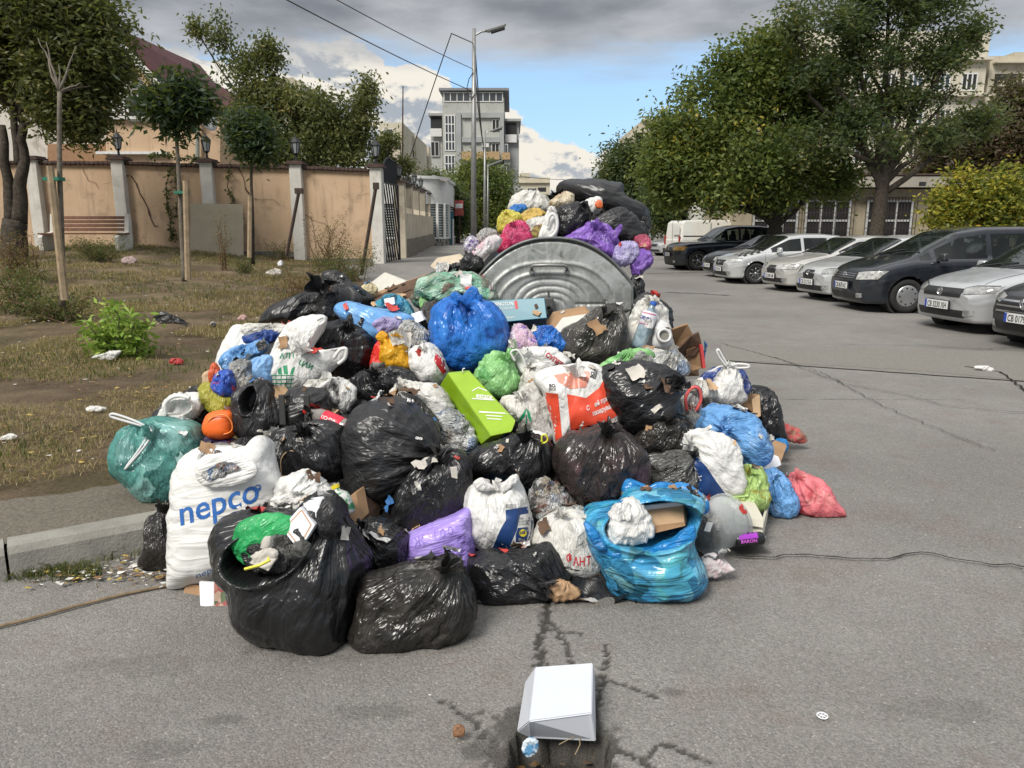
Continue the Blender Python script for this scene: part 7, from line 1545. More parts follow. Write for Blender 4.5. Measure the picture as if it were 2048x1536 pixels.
pxpoly(rb, M_redbag, [(1082,784),(1116,788),(1124,872),(1112,888),(1106,850),(1094,812)], 7, 'red_panel', tr_); pxpoly(rb, M_redbag, [(1134,788),(1172,796),(1198,776),(1212,752),(1230,775),(1243,820),(1240,828),(1215,842),(1185,850),(1142,868)], 7, 'red_panel', tr_)
pxpoly(rb, simple('pale_red_print', (.62, .24, .17), .4), [(1108,750),(1142,744),(1178,742),(1180,752),(1172,775),(1140,778),(1116,764)], 7, 'faded_red_panel', tr_)
printed(rb, M_inkw, text='С    ей при гор', O=(1174,822), A=(8.6,-4.4), B=(-2.5,-13), tree=tr_, off=.005, bold=.02); printed(rb, M_inkw, text='пазарувай!', O=(1186,832), A=(8.0,-3.4), B=(-2.5,-13), tree=tr_, off=.005, bold=.02)
for (x, y, r_) in ((1098, 774, 0), (1186, 756, -78)):
    c_, s_ = math.cos(R(r_)), math.sin(R(r_)); printed(rb, M_ink, text='BO.', O=(x,y), A=(9*c_,9*s_), B=(9*s_,-9*c_), tree=tr_, off=.004, bold=.03)
    for k in range(6): printed(rb, M_ink, poly=[(k*2.4,0),(k*2.4+1.2,0),(k*2.4+1.2,-6),(k*2.4,-6)], O=(x,y+1), A=(c_,s_), B=(s_,-c_), maxlen=4, tree=tr_, off=.004)
pw = B('white bag with a green leaf print beside the red printed bag', [(1004,800),(1030,792),(1052,770),(1072,766),(1092,800),(1108,850),(1112,872),(1075,882),(1042,866),(1028,840)], 4.26, .14, WC, knot=(1040,790), crump=.4)
tr_ = bvh_of(pw)
for pts in ([(1053,816),(1046,826),(1038,838),(1033,852),(1042,842),(1050,832)], [(1053,816),(1060,826),(1063,840),(1062,845),(1056,835)], [(1052,830),(1054,830),(1054,862),(1052,862)]): pxpoly(pw, M_inkg, pts, 5, 'leaf_print', tr_)
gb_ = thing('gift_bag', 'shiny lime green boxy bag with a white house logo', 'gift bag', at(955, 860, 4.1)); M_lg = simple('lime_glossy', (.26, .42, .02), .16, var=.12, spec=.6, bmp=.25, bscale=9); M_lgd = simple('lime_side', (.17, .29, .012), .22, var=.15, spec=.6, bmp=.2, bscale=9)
o = sheet('front_panel', [(895,746,4.40),(938,742,4.40),(1031,842,4.02),(1024,862,3.98),(982,872,3.96)], (0, .03, .0), M_lg, parent=gb_, bev=.006); fpan = o
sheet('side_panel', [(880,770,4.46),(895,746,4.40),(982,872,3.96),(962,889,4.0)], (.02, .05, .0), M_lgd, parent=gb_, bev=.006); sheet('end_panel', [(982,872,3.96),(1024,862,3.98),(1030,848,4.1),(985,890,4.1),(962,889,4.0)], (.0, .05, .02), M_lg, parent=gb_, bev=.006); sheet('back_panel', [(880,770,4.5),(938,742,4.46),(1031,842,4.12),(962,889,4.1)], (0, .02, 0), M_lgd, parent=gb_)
tr_ = bvh_of(fpan)
ht = [(944,798),(944,782),(956,775),(992,788),(1004,802)]
for (xa, ya), (xb, yb) in zip(ht[:-1], ht[1:]+[ht[0]]): pxpoly(fpan, M_inkw, [(xa, ya-1), (xb, yb-1), (xb, yb+1), (xa, ya+1)], 8, 'logo_outline', tr_, off=.003, parent=gb_)
pxpoly(fpan, M_inkw, [(944,796),(1004,800),(1004,802),(944,798)], 8, 'logo_outline', tr_, off=.003, parent=gb_)
printed(fpan, M_inkw, text='estate C', O=(952,795), A=(13.5,1.6), B=(0,-15), tree=tr_, off=.003, bold=.02, parent=gb_)
for pts in ([(935,850),(942,832),(958,822),(960,824),(945,835),(938,850)], [(958,822),(1018,826),(1018,828),(958,825)], [(972,830),(1005,832),(1005,833.5),(972,832)], [(974,836),(1003,838),(1003,839.5),(974,838)]): pxpoly(fpan, M_inkw, pts, 10, 'logo_outline', tr_, off=.003, parent=gb_)
ribbon(gb_, [(925,745),(926,738),(930,737)], 4.38, .004, M_inkw, 'cord_end')
gk = B('light green knotted bag behind the lime gift bag', [(948,752),(962,722),(985,706),(1010,710),(1032,735),(1042,765),(1020,788),(985,792),(968,775)], 4.52, .14, GRN, knot=(1012,712), crump=.7)
part(gk, 'knot', [(1012,712),(1018,690),(1028,678),(1034,700),(1024,716)], 4.48, .03, GRN, gfloor=False)
bb = B('large bright blue tied bag in the centre of the heap', [(862,645),(872,618),(900,602),(930,604),(965,600),(1000,622),(1016,650),(1018,690),(998,720),(960,742),(912,740),(880,716),(864,685)], 4.85, .27, BLU, knot=(926,606), res=1.3, crump=.5)
for pts in ([(908,604),(900,590),(910,584),(924,592),(928,606)], [(922,604),(930,585),(945,573),(956,580),(958,598),(940,606)], [(930,600),(950,588),(965,592),(960,604),(940,608)]): part(bb, 'knot_ear', pts, 4.74, .03, BLU, gfloor=False, res=1.5)
wr = B('white bag with a red side panel left of the bright blue bag', [(820,705),(842,690),(865,690),(885,712),(896,745),(872,768),(840,764),(822,740)], 4.62, .12, WH, knot=(845,694), crump=.9); pxpoly(wr, simple('red_stripe', (.50, .02, .03), .4), [(872,700),(884,712),(895,742),(886,750),(868,722)], 6, 'red_panel')
B('bright orange-yellow knotted bag', [(770,735),(758,700),(765,668),(778,678),(792,664),(812,684),(822,708),(820,738),(795,740)], 4.66, .10, ORA, knot=(790,668), crump=1.0)
part(B('dark red crumpled bag beneath the orange-yellow bag', [(740,735),(748,700),(765,680),(778,700),(775,735),(752,745)], 4.70, .09, REDW, knot=(770,680)), 'knot', [(752,672),(765,662),(776,672),(768,684),(755,680)], 4.6, .02, ORA, gfloor=False)
b18 = B('shiny black bag with an upright ear behind the white green-print bag', [(622,690),(648,652),(700,650),(734,668),(746,700),(742,735),(705,756),(650,745)], 4.84, .20, K1, knot=(696,652), crump=.6)
part(b18, 'knot_ear', [(688,660),(692,640),(700,628),(706,640),(702,660)], 4.72, .02, K1, gfloor=False)
al = B('white t-shirt bag with green supermarket print and raised handles', [(536,778),(530,740),(545,700),(560,668),(580,645),(612,632),(646,634),(648,648),(630,672),(622,695),(640,706),(665,700),(686,694),(690,712),(675,735),(645,756),(618,772),(575,780)], 4.56, .07, WH, knot=(600,690), crump=.5, rad=.5, res=1.3, orig=(600,715))
tr_ = bvh_of(al)
for s_, x, y, a_ in (('А', 559, 717, 3), ('Л', 570, 716, 4), ('Т', 582, 716, 2), ('Ц', 596, 727, 30), ('А', 605, 731, 30), ('И', 614, 735, 32)): printed(al, M_inkg, text=s_, O=(x,y), A=(14*math.cos(R(a_)),14*math.sin(R(a_))), B=(14*math.sin(R(a_)),-15*math.cos(R(a_))), tree=tr_, bold=.025)
for k in range(5): pxpoly(al, M_inkg, [(540+k*11,748),(541.3+k*11,748),(543+k*9.5,777),(541.7+k*9.5,777)], 8, 'basket_print', tr_); 
for k in range(4): pxpoly(al, M_inkg, [(540+k,750+k*8),(588-k*1.5,750+k*8),(588-k*1.5,751.6+k*8),(540+k,751.6+k*8)], 8, 'basket_print', tr_)
for pts in ([(556,748),(556,738),(562,734),(564,748)], [(568,748),(566,732),(574,730),(576,748)], [(580,748),(584,736),(590,733),(586,748)]): pxpoly(al, M_inkg, pts, 6, 'goods_print', tr_)
ribbon(al, [(634,640),(646,634),(650,642),(640,650)], 4.48, .010, WH); ribbon(al, [(668,716),(680,700),(692,698),(690,716),(676,728)], 4.48, .012, WH)
B('pale blue crumpled bag beside the white green-print bag', [(490,730),(512,716),(540,712),(546,745),(538,775),(505,775),(494,755)], 4.50, .07, PAL, crump=.5)
lg = B('large pale rubbish bag standing at the back left with blue film on top', [(434,745),(448,692),(468,655),(500,650),(560,655),(592,652),(572,690),(545,715),(520,760),(470,765)], 4.86, .13, WH, crump=.5, stretch=75)
B('blue gloves and film spilling over the pale bag', [(444,722),(458,700),(490,690),(525,684),(536,695),(520,710),(480,725),(462,745),(450,740)], 4.66, .06, SKY, name='blue_film', cat='plastic film', crump=1.6)
B('dark blue folded film above the sky blue gloves', [(488,672),(530,664),(560,668),(545,684),(500,688)], 4.72, .04, plastic('navy_film', (.02, .06, .25), .3, mott=.5), name='blue_film', cat='plastic film', crump=.8)
B('white plastic sheet with faint print lying on the pale bag', [(488,650),(530,648),(585,652),(575,664),(520,670),(495,668)], 4.80, .035, WC, name='plastic_sheet', cat='plastic film', crump=.8)
B('yellow-olive bag at the left edge of the heap', [(402,775),(425,765),(455,790),(470,800),(466,832),(432,832),(408,805)], 4.22, .09, OLV, crump=.6)
B('blue and red netted bag on top of the yellow-olive bag', [(426,765),(440,745),(460,742),(468,765),(466,792),(440,792),(428,782)], 4.22, .08, plastic('blue_red_film', (.03, .10, .48), .3, mott=1, dark=(.02, .04, .30), light=(.55, .06, .10), bm=.5, mscale=20), crump=1)
crumple('orange_wrapper', [(418,752),(424,728),(434,728),(440,745),(432,762),(420,765)], 4.24, .03, simple('orange_red_wrap', (.62, .10, .03), .5, var=.3), 'orange-red wrapper at the left edge of the heap', 'wrapper')
B('small tan paper bag behind the orange-red wrapper', [(405,765),(412,745),(430,740),(440,755),(432,775),(412,782)], 4.32, .05, simple('tan_paper', (.45, .32, .20), .8), name='paper_bag', cat='paper bag')
B('clear crumpled bag with a flat top left of the white green-print bag', [(460,740),(472,722),(495,724),(500,740),(500,790),(466,795),(459,770)], 4.30, .06, CL, crump=.7)
B('dark open-mouthed bag under the clear crumpled bag', [(466,840),(470,790),(500,768),(535,760),(560,800),(580,845),(560,875),(530,905),(486,888)], 4.10, .15, K2, cav=(512,800,16,26,10,.12), crump=1.1, res=1.2)
B('folded grey-black fabric bag with a pale print in the left of the heap', [(535,800),(560,782),(620,778),(655,784),(664,815),(640,850),(580,862),(545,850)], 4.14, .12, K2, stretch=20, crump=.9)
for x in (556, 606): o = sheet('black_strap', [(x,790,4.0),(x+12,790,4.0),(x+16,850,3.96),(x+3,850,3.96)], (0, .015, 0), M_ink, 'wide black strap across the folded fabric bag'+(' on its left' if x < 600 else ' on its right'), 'strap')
B('white scrap bag with black stripes above the cola bottle', [(640,775),(662,757),(694,760),(712,786),(696,822),(668,812),(652,796)], 4.26, .06, plastic('striped_film', (.60, .60, .58), .35, mott=1, dark=(.02, .02, .02), light=(.66, .66, .64), mscale=7), crump=1.0)
B('grey-white scrap behind the cola bottle cap', [(600,778),(625,760),(655,768),(660,790),(630,800),(605,795)], 4.30, .05, WC, crump=1.2)
def bottle(label, a, b_, r, glass, capm, lab, l0, l1, liquid=None):
    P, Q = at(*a), at(*b_); M, L = axis_frame(P, Q); t = thing('plastic_bottle', label, 'bottle', (P+Q)/2-np.array([0, 0, r]))
    prof = [(r*.55, 0), (r*.95, .008), (r, .03), (r*.96, L*.2), (r, L*.35), (r*.97, L*.6), (r*.9, L*.7), (r*.5, L*.84), (r*.36, L*.90), (r*.36, L*.94)]
    MB().lathe(prof, P, 24, M=M).build('bottle_body', glass, t, True); MB().lathe([(r*.42, L*.93), (r*.43, L*1.0), (r*.3, L*1.01)], P, 18, M=M).build('cap', capm, t)
    o = MB().lathe([(r*.98, L*l0), (r*1.015, L*l0+.002), (r*1.015, L*l1), (r*.98, L*l1+.001)], P, 28, M=M).build('label_band', lab, t, True); return t, o
M_pet = simple('cola_pet', (.24, .22, .20), .08, var=.5, scale=10, spec=.8)
t_, o = bottle('empty cola bottle with red cap and red label lying on black bags', (700, 859, 3.78), (610, 820, 3.88), .046, M_pet, simple('red_cap', (.55, .015, .02), .4), simple('cola_red', (.62, .02, .05), .35), .16, .56)
tr_ = bvh_of(o); 
for k, s_ in enumerate(('КОЛА', 'вкус', '2 L')): printed(o, M_inkw, text=s_, O=(638-k*3,834+k*8), A=(11.5,4.8), B=(2.5,-9), tree=tr_, off=.002, bold=.02)
B('black bag wrinkled around the end of the cola bottle', [(655,850),(690,830),(712,838),(722,860),(705,880),(672,876)], 4.05, .09, K1, crump=1.2)
B('black bag with gathered folds above the biggest round bag', [(702,770),(728,745),(780,732),(822,744),(828,778),(800,800),(742,800),(712,792)], 4.50, .15, K1, knot=(744,744))
part(bb, 'knot_tail', [(922,604),(928,612),(934,640),(926,640),(920,616)], 4.6, .006, BLU, gfloor=False)
B('crumpled white bag above the biggest round bag', [(784,790),(798,765),(830,763),(866,770),(892,792),(906,822),(880,842),(845,825),(808,800)], 4.22, .11, WC, knot=(800,768), crump=.9)
B('black bag right behind the biggest round bag', [(786,800),(820,790),(855,815),(880,850),(872,880),(830,860),(790,830)], 3.98, .12, K3)
B('clear bag with a bluish label left of the lime gift bag', [(857,855),(872,832),(905,820),(930,838),(948,868),(954,895),(930,914),(898,898),(868,882)], 4.06, .12, CL, knot=(866,850), crump=1.0)
lw_ = B('white bag with red lettering just above the red printed bag', [(1022,725),(1042,702),(1080,698),(1112,702),(1136,724),(1110,745),(1070,752),(1040,748)], 4.60, .11, WH, crump=.8, knot=(1050,705))
tr_ = bvh_of(lw_); printed(lw_, M_inkr, text='СУПЕР', O=(1090,712), A=(10,7), B=(7,-11), tree=tr_, bold=.04)
ribbon(lw_, [(1030,722),(1022,705),(1034,700),(1046,716),(1052,736)], 4.45, .008, WH)
B('smoky grey-brown see-through bag below the container lid', [(1112,692),(1128,660),(1160,642),(1200,616),(1232,618),(1252,648),(1250,690),(1228,728),(1172,736),(1128,726)], 4.98, .24, KG, knot=(1215,622), res=1.2, crump=.8)
B('small pink and purple patterned bag right of the bright blue bag', [(1018,690),(1026,655),(1040,648),(1060,664),(1075,690),(1066,702),(1035,702)], 4.78, .08, plastic('pink_film', (.58, .40, .50), .3, mott=1, dark=(.16, .08, .36), light=(.66, .62, .64), mscale=16), crump=1.1)
B('flat blue bag under the brown boxes', [(1058,695),(1062,665),(1095,655),(1130,675),(1142,700),(1112,704),(1080,702)], 4.86, .09, BLU, crump=.9)
B('milky bag between the light green bag and the white lettered bag', [(1036,790),(1046,750),(1062,735),(1082,742),(1086,780),(1070,800),(1050,802)], 4.40, .10, WC, crump=.8)
B('beige see-through bag strip under the bright blue bag', [(800,700),(812,680),(845,682),(862,700),(850,716),(820,712)], 4.78, .06, CL, crump=.8)
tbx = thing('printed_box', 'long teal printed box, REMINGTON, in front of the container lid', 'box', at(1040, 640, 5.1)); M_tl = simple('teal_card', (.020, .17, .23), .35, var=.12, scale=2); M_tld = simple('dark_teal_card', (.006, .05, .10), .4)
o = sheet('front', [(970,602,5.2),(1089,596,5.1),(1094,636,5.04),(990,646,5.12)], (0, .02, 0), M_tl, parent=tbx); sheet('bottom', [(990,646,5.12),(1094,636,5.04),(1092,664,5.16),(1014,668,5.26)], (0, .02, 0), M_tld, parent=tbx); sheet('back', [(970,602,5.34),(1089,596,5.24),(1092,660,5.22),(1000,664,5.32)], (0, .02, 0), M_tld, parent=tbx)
tr_ = bvh_of(o); printed(o, M_inkw, text='REMINGTON', O=(977,612), A=(8.6,-.3), B=(.5,-10), tree=tr_, off=.003, bold=.01, parent=tbx); printed(o, M_inkw, text='NEW YORK 1937', O=(992,619), A=(4.6,-.15), B=(.2,-5), tree=tr_, off=.003, bold=.01, parent=tbx); printed(o, M_inkw, text='THERAPY', O=(1002,638), A=(6.6,-.3), B=(.4,-6), tree=tr_, off=.003, parent=tbx)
pxpoly(o, M_inkr, [(1028,602),(1034,601),(1036,617),(1031,618)], 6, 'red_mark', tr_, off=.003, parent=tbx)
sheet('flat_carton', [(1088,652,5.10),(1104,628,5.2),(1168,616,5.15),(1180,630,5.05),(1100,668,4.98)], (.01, .05, .01), M_card, 'flat brown carton leaning on the teal box', 'carton')
sheet('flat_carton', [(1086,688,4.92),(1124,636,5.06),(1176,628,5.02),(1180,638,4.98),(1132,654,4.94),(1098,692,4.88)], (.01, .04, .0), simple('white_edge_board', (.55, .53, .48), .7, var=.1), 'white-edged flat carton above the smoky bag', 'carton')
o = sheet('flat_carton', [(1092,688,4.90),(1130,650,4.97),(1136,654,4.95),(1098,692,4.88)], (.0, .02, -.01), M_card, 'brown flap of the white-edged carton', 'carton')
B('long dull black sack lying across the back left of the heap', [(514,655),(540,622),(590,598),(630,590),(665,578),(720,578),(745,602),(720,640),(690,655),(620,648),(560,655)], 5.55, .24, K2, knot=(650,560), res=1.1, crump=.8, stretch=None)
B('peaked black sack end pointing up at the back left', [(640,595),(643,560),(655,544),(676,546),(704,566),(724,580),(712,598),(672,606)], 5.60, .13, K2, crump=.6)
B('translucent blue sheet bag over the black sack', [(670,622),(690,604),(712,604),(740,615),(790,622),(828,636),(822,650),(790,668),(752,700),(712,694),(690,650)], 5.06, .13, SKY, stretch=-30, crump=.7, lump=1.2)
B('pale lilac paper bag on the translucent blue sheet', [(742,650),(770,636),(800,642),(792,660),(760,668)], 4.92, .04, LIL, crump=.5)
B('clear grey bag between the blue sheet and the bright blue bag', [(792,655),(822,640),(850,658),(864,684),(838,696),(806,690)], 4.98, .10, CL, crump=.6)
cy = B('cyan bag with a white label box at the back', [(748,615),(762,598),(790,590),(812,602),(828,628),(815,636),(780,626)], 5.40, .09, CYA, crump=.8)
sheet('label_card', [(768,598,5.28),(788,594,5.28),(790,608,5.26),(770,612,5.26)], (0, .01, 0), M_paper, 'white label card in the cyan bag at the back', 'card', bev=.001)
aq = B('pale green see-through bag heaped against the container lid', [(826,604),(834,572),(852,554),(890,548),(940,550),(975,562),(996,590),(985,606),(940,590),(900,604),(860,618)], 5.42, .17, AQ, knot=(845,600), res=1.15, crump=1.1)
part(aq, 'knot_ear', [(838,600),(850,592),(858,610),(852,628),(842,620)], 5.2, .03, GRN, gfloor=False)
B('dark bag with beige contents under the pale green bag', [(835,640),(850,608),(885,606),(900,620),(880,640),(862,660),(842,660)], 5.16, .10, KG, crump=.9)
sheet('white_block', [(822,628,5.06),(840,622,5.06),(848,640,5.02),(830,648,5.02)], (.02, .06, 0), M_paper, 'small white cube box beside the dark bag at the back', 'box')
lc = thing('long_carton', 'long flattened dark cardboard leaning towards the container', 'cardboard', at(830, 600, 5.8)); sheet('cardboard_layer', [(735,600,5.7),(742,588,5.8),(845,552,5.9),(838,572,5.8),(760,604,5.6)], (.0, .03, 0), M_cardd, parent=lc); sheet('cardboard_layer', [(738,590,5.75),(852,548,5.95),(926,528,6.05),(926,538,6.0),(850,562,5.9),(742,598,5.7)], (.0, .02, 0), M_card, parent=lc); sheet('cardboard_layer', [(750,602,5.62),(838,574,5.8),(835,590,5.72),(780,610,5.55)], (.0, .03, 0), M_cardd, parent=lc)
B('black sheet folded over the cardboard left of the container', [(845,560),(870,540),(925,530),(945,545),(930,556),(880,562)], 5.92, .06, K2, crump=.4)
sheet('pale_board', [(860,532,6.05),(872,518,6.15),(918,510,6.2),(928,520,6.1),(880,545,5.98)], (.01, .04, .01), simple('broken_polystyrene', (.52, .44, .33), .9, var=.2), 'broken pale board lying left of the container', 'board'); sheet('pale_board', [(722,580,5.9),(768,545,6.2),(812,562,6.0),(778,585,5.85)], (.01, .03, .0), simple('white_sheet_board', (.52, .50, .44), .8, var=.15), 'crumpled white card leaning over the black sack', 'card')
crumple('crumpled_paper', [(720,590),(726,572),(742,566),(756,580),(740,600)], 5.7, .05, simple('cream_paper', (.55, .48, .30), .8, var=.3), 'crumpled cream paper beside the white card', 'paper')
b31 = B('black bag with a raised edge at the far left of the heap', [(306,866),(330,812),(368,790),(402,776),(430,800),(436,840),(415,872),(350,878)], 4.34, .15, K2, crump=.9)
wb_ = B('white bag of food scraps inside the far left black bag', [(324,842),(330,808),(355,790),(395,788),(410,802),(402,826),(372,846),(345,848)], 4.20, .09, WH, crump=.9, cav=(368,815,26,14,-10,.05)); ribbon(wb_, [(332,830),(332,806),(352,792),(380,796)], 4.10, .012, WH)
ob_ = thing('orange_tub', 'upturned orange plastic tub by the teal bag', 'tub', at(437, 876, 4.0)); blob('tub_shell', [(409,862),(412,838),(424,824),(450,820),(468,826),(472,845),(470,868),(455,878),(425,878)], 4.02, .09, simple('orange_plastic', (.80, .14, .02), .32, var=.06), ob_, crump=.05, rad=.05, lump=.3, knot=(440,820)); ribbon(ob_, [(412,850),(425,835),(448,830),(462,842),(464,860),(450,868),(428,866),(416,858)], 3.94, .004, simple('orange_ridge', (.85, .24, .06), .3), 'moulded_ridge')
B('dark purple scrap bag under the orange tub', [(408,905),(412,872),(440,876),(470,880),(480,900),(465,915),(430,915)], 4.0, .06, plastic('dark_purple_film', (.04, .02, .08), .3, mott=.6), crump=1.0)
B('black bag in shadow between the nepco bag and the orange tub', [(455,905),(470,885),(505,880),(540,890),(545,910),(500,915)], 3.92, .08, K1)
dv_ = B('white bag holding a tall water bottle on the right shoulder of the heap', [(1242,704),(1250,672),(1264,630),(1280,602),(1305,598),(1328,616),(1340,655),(1338,690),(1320,706),(1280,708)], 5.10, .09, WC, crump=.6, knot=(1300,600))
t_, o = bottle('tall blue-tinted water bottle, DEVIN, in the white bag on the right', (1275, 698, 4.93), (1308, 604, 4.98), .052, simple('water_pet', (.10, .15, .18), .06, var=.6, scale=14, spec=.8, col2=(.30, .38, .42)), simple('blue_cap', (.02, .10, .45), .4), simple('devin_label', (.62, .60, .64), .35, var=.1), .50, .78)
tr_ = bvh_of(o); printed(o, simple('devin_blue', (.01, .04, .22), .4), text='DEVIN', O=(1280,636), A=(7.3,2.2), B=(1.5,-9.5), tree=tr_, off=.003, bold=.035)
for dy_ in (0, 21): pxpoly(o, simple('pink_line', (.62, .18, .30), .4), [(1281-dy_*.35,622+dy_),(1312-dy_*.35,629+dy_),(1312-dy_*.35,631+dy_),(1281-dy_*.35,624+dy_)], 6, 'pink_line', tr_, off=.003)
jg = thing('white_jug', 'white plastic jug with an open round mouth beside the water bottle', 'jug', at(1322, 690, 5.0)); blob('jug_body', [(1304,692),(1306,655),(1318,640),(1334,645),(1342,665),(1343,690),(1325,698)], 4.98, .06, simple('white_hdpe', (.62, .62, .62), .35), jg, crump=.1, rad=.1, lump=.5)
c_ = at(1329, 671, 4.89); Mj = np.stack([[1, 0, 0], [0, .3, .95], [0, -.95, .3]], 1); MB().lathe([(.050, -.03), (.050, .0), (.044, .012), (.036, .012), (.034, -.01)], c_, 22, M=Mj).build('neck', MATS['white_hdpe'], jg, True); MB().lathe([(.033, -.01), (.002, -.009)], c_, 20, M=Mj).build('mouth', simple('jug_inside', (.17, .16, .14), .6), jg)
bk = B('black fabric case behind the water bottle', [(1262,640),(1268,605),(1290,585),(1322,600),(1342,618),(1344,650),(1335,665),(1300,640)], 5.30, .09, K2, name='fabric_case', cat='case', crump=.3, rad=.3); printed(bk, M_inkw, text='HILER', O=(1268,622), A=(5.5,-4.2), B=(-3,-6), bold=.01)
for k, (q, m, lb_, z_) in enumerate(([([(1342,660),(1375,648),(1385,668),(1380,700),(1350,690)], M_card, 'torn brown cardboard beside the white jug', .0), ([(1356,700),(1382,672),(1398,665),(1404,690),(1390,712),(1366,716)], M_cardd, 'dark torn cardboard below the torn brown cardboard', .1), ([(1372,700),(1402,690),(1408,736),(1384,742),(1372,725)], M_card, 'brown carton piece with a red edge', .05), ([(1340,728),(1396,722),(1398,752),(1352,754)], M_card2, 'pale brown label carton in the right of the heap', -.1)])):
    sheet('cardboard_piece', [(x, y, 5.1-z_+.02*j) for j, (x, y) in enumerate(q)], (.01, .06, .0), m, lb_, 'cardboard')
sheet('red_edge_strip', [(1400,690,5.02),(1406,690,5.02),(1412,736,4.98),(1406,738,4.98)], (0, .05, 0), simple('red_card', (.42, .03, .03), .6), 'red edge strip of torn carton on the right', 'card')
o = MB().tube([at(1352+13*math.cos(a)+3, 690+8*math.sin(a)-20, 5.2) for a in np.linspace(0, 6.28, 14)], .008, 6).build('wire_hook', M_iron); tag(o, 'bent dark wire ring by the torn cardboard', 'wire')
for k, (o_l, y_, t_t, m, lb_) in enumerate((
    ([(1190,750),(1205,728),(1240,704),(1290,702),(1302,716),(1262,732),(1225,738)], 4.62, .05, GRN, 'green film draped above the large black bag with tied ears'),
    ([(1282,730),(1295,708),(1340,704),(1375,725),(1380,750),(1350,755),(1310,745)], 4.66, .08, CL, 'clear crumpled bag behind the large black bag'),
    ([(1256,708),(1290,698),(1325,702),(1330,716),(1285,722)], 4.84, .05, WC, 'milky film lying below the water bottle'),
    ([(1348,790),(1352,768),(1385,760),(1425,766),(1436,785),(1415,802),(1372,808)], 4.74, .09, WC, 'milky bag with a greenish corner on the right'),
    ([(1340,812),(1345,795),(1362,800),(1378,822),(1372,840),(1350,835)], 4.50, .05, YEL if False else CL, 'small clear crumpled bag under the milky bag'),
    ([(1364,840),(1382,826),(1402,832),(1408,852),(1388,866),(1370,862)], 4.30, .06, CL, 'clear frosted film left of the sky blue bag'),
    ([(1392,830),(1402,800),(1420,798),(1428,818),(1418,836),(1402,842)], 4.50, .06, KG, 'dark see-through bag beside the red ribbon'),
    ([(1400,760),(1420,740),(1450,735),(1488,746),(1498,772),(1492,792),(1430,796),(1408,785)], 5.02, .10, plastic('navy_white_film', (.03, .06, .22), .35, mott=1, dark=(.015, .03, .12), light=(.60, .60, .62), mscale=9), 'navy and white patterned bag behind the tied white bag'),
    ([(1474,800),(1490,778),(1520,775),(1545,795),(1558,840),(1572,880),(1560,892),(1535,888),(1512,860),(1486,830)], 5.22, .15, K1, 'black bag at the right edge of the heap beside the open carton'))):
    B(lb_, o_l, y_, t_t, m, crump=1.0)
rr_ = B('white bag with a red looped ribbon on the right of the heap', [(1368,812),(1372,785),(1388,772),(1402,782),(1405,810),(1395,832),(1376,832)], 4.52, .06, CLm, crump=.7); ribbon(rr_, [(1374,822),(1372,795),(1384,776),(1398,778),(1402,800),(1392,822)], 4.43, .011, simple('red_ribbon', (.62, .10, .09), .4), 'ribbon')
tw_ = B('tied white bag with two thin handles standing up on the right', [(1412,798),(1425,770),(1440,745),(1458,728),(1472,745),(1484,775),(1490,800),(1462,812),(1430,808)], 4.90, .11, WH, knot=(1458,728), crump=.4)
ribbon(tw_, [(1458,732),(1448,718),(1438,700),(1434,703),(1440,716),(1454,734)], 4.84, .008, WH, 'tied_handle'); ribbon(tw_, [(1458,732),(1475,728),(1496,730),(1496,735),(1475,736),(1460,736)], 4.84, .008, WH, 'tied_handle'); ribbon(tw_, [(1456,732),(1440,733),(1430,738),(1424,742)], 4.86, .006, WH, 'tied_handle')
oc = thing('open_carton', 'small open brown carton in front of the right black bag', 'carton', at(1492, 830, 5.0))
for q in ([(1464,800,5.0),(1486,786,5.05),(1486,812,4.98),(1470,818,4.95)], [(1486,786,5.05),(1520,790,5.05),(1518,832,4.95),(1486,812,4.98)], [(1504,800,4.98),(1520,790,5.05),(1522,832,4.92),(1508,838,4.88)]): sheet('carton_side', q, (.0, .02, 0), M_card if q[0][0] != 1504 else M_card2, parent=oc)
sheet('white_card', [(1514,938,4.28),(1534,905,4.42),(1558,914,4.42),(1563,930,4.35),(1530,945,4.22)], (.0, .02, -.0), M_paper, 'folded white card behind the small blue bag', 'card')
sheet('cardboard_piece', [(1530,900,4.7),(1552,884,4.8),(1574,892,4.8),(1560,930,4.5),(1538,925,4.5)], (.01, .05, 0), M_card, 'brown cardboard corner behind the folded white card', 'cardboard')
crumple('torn_glove', [(1556,862),(1562,846),(1585,852),(1600,860),(1612,880),(1598,888),(1570,878)], 5.32, .04, simple('red_cloth', (.45, .04, .06), .7, var=.4, scale=30, col2=(.20, .16, .10)), 'torn red and green cloth on the asphalt right of the heap', 'cloth')
ribbon(SC.objects[-1] if False else tw_, [(1456,734),(1456,740)], 4.8, .006, WH, 'knot')
B('blue plastic scrap at the foot of the right black bag', [(1545,888),(1560,876),(1574,884),(1572,902),(1556,906)], 5.0, .04, CYB, crump=1)
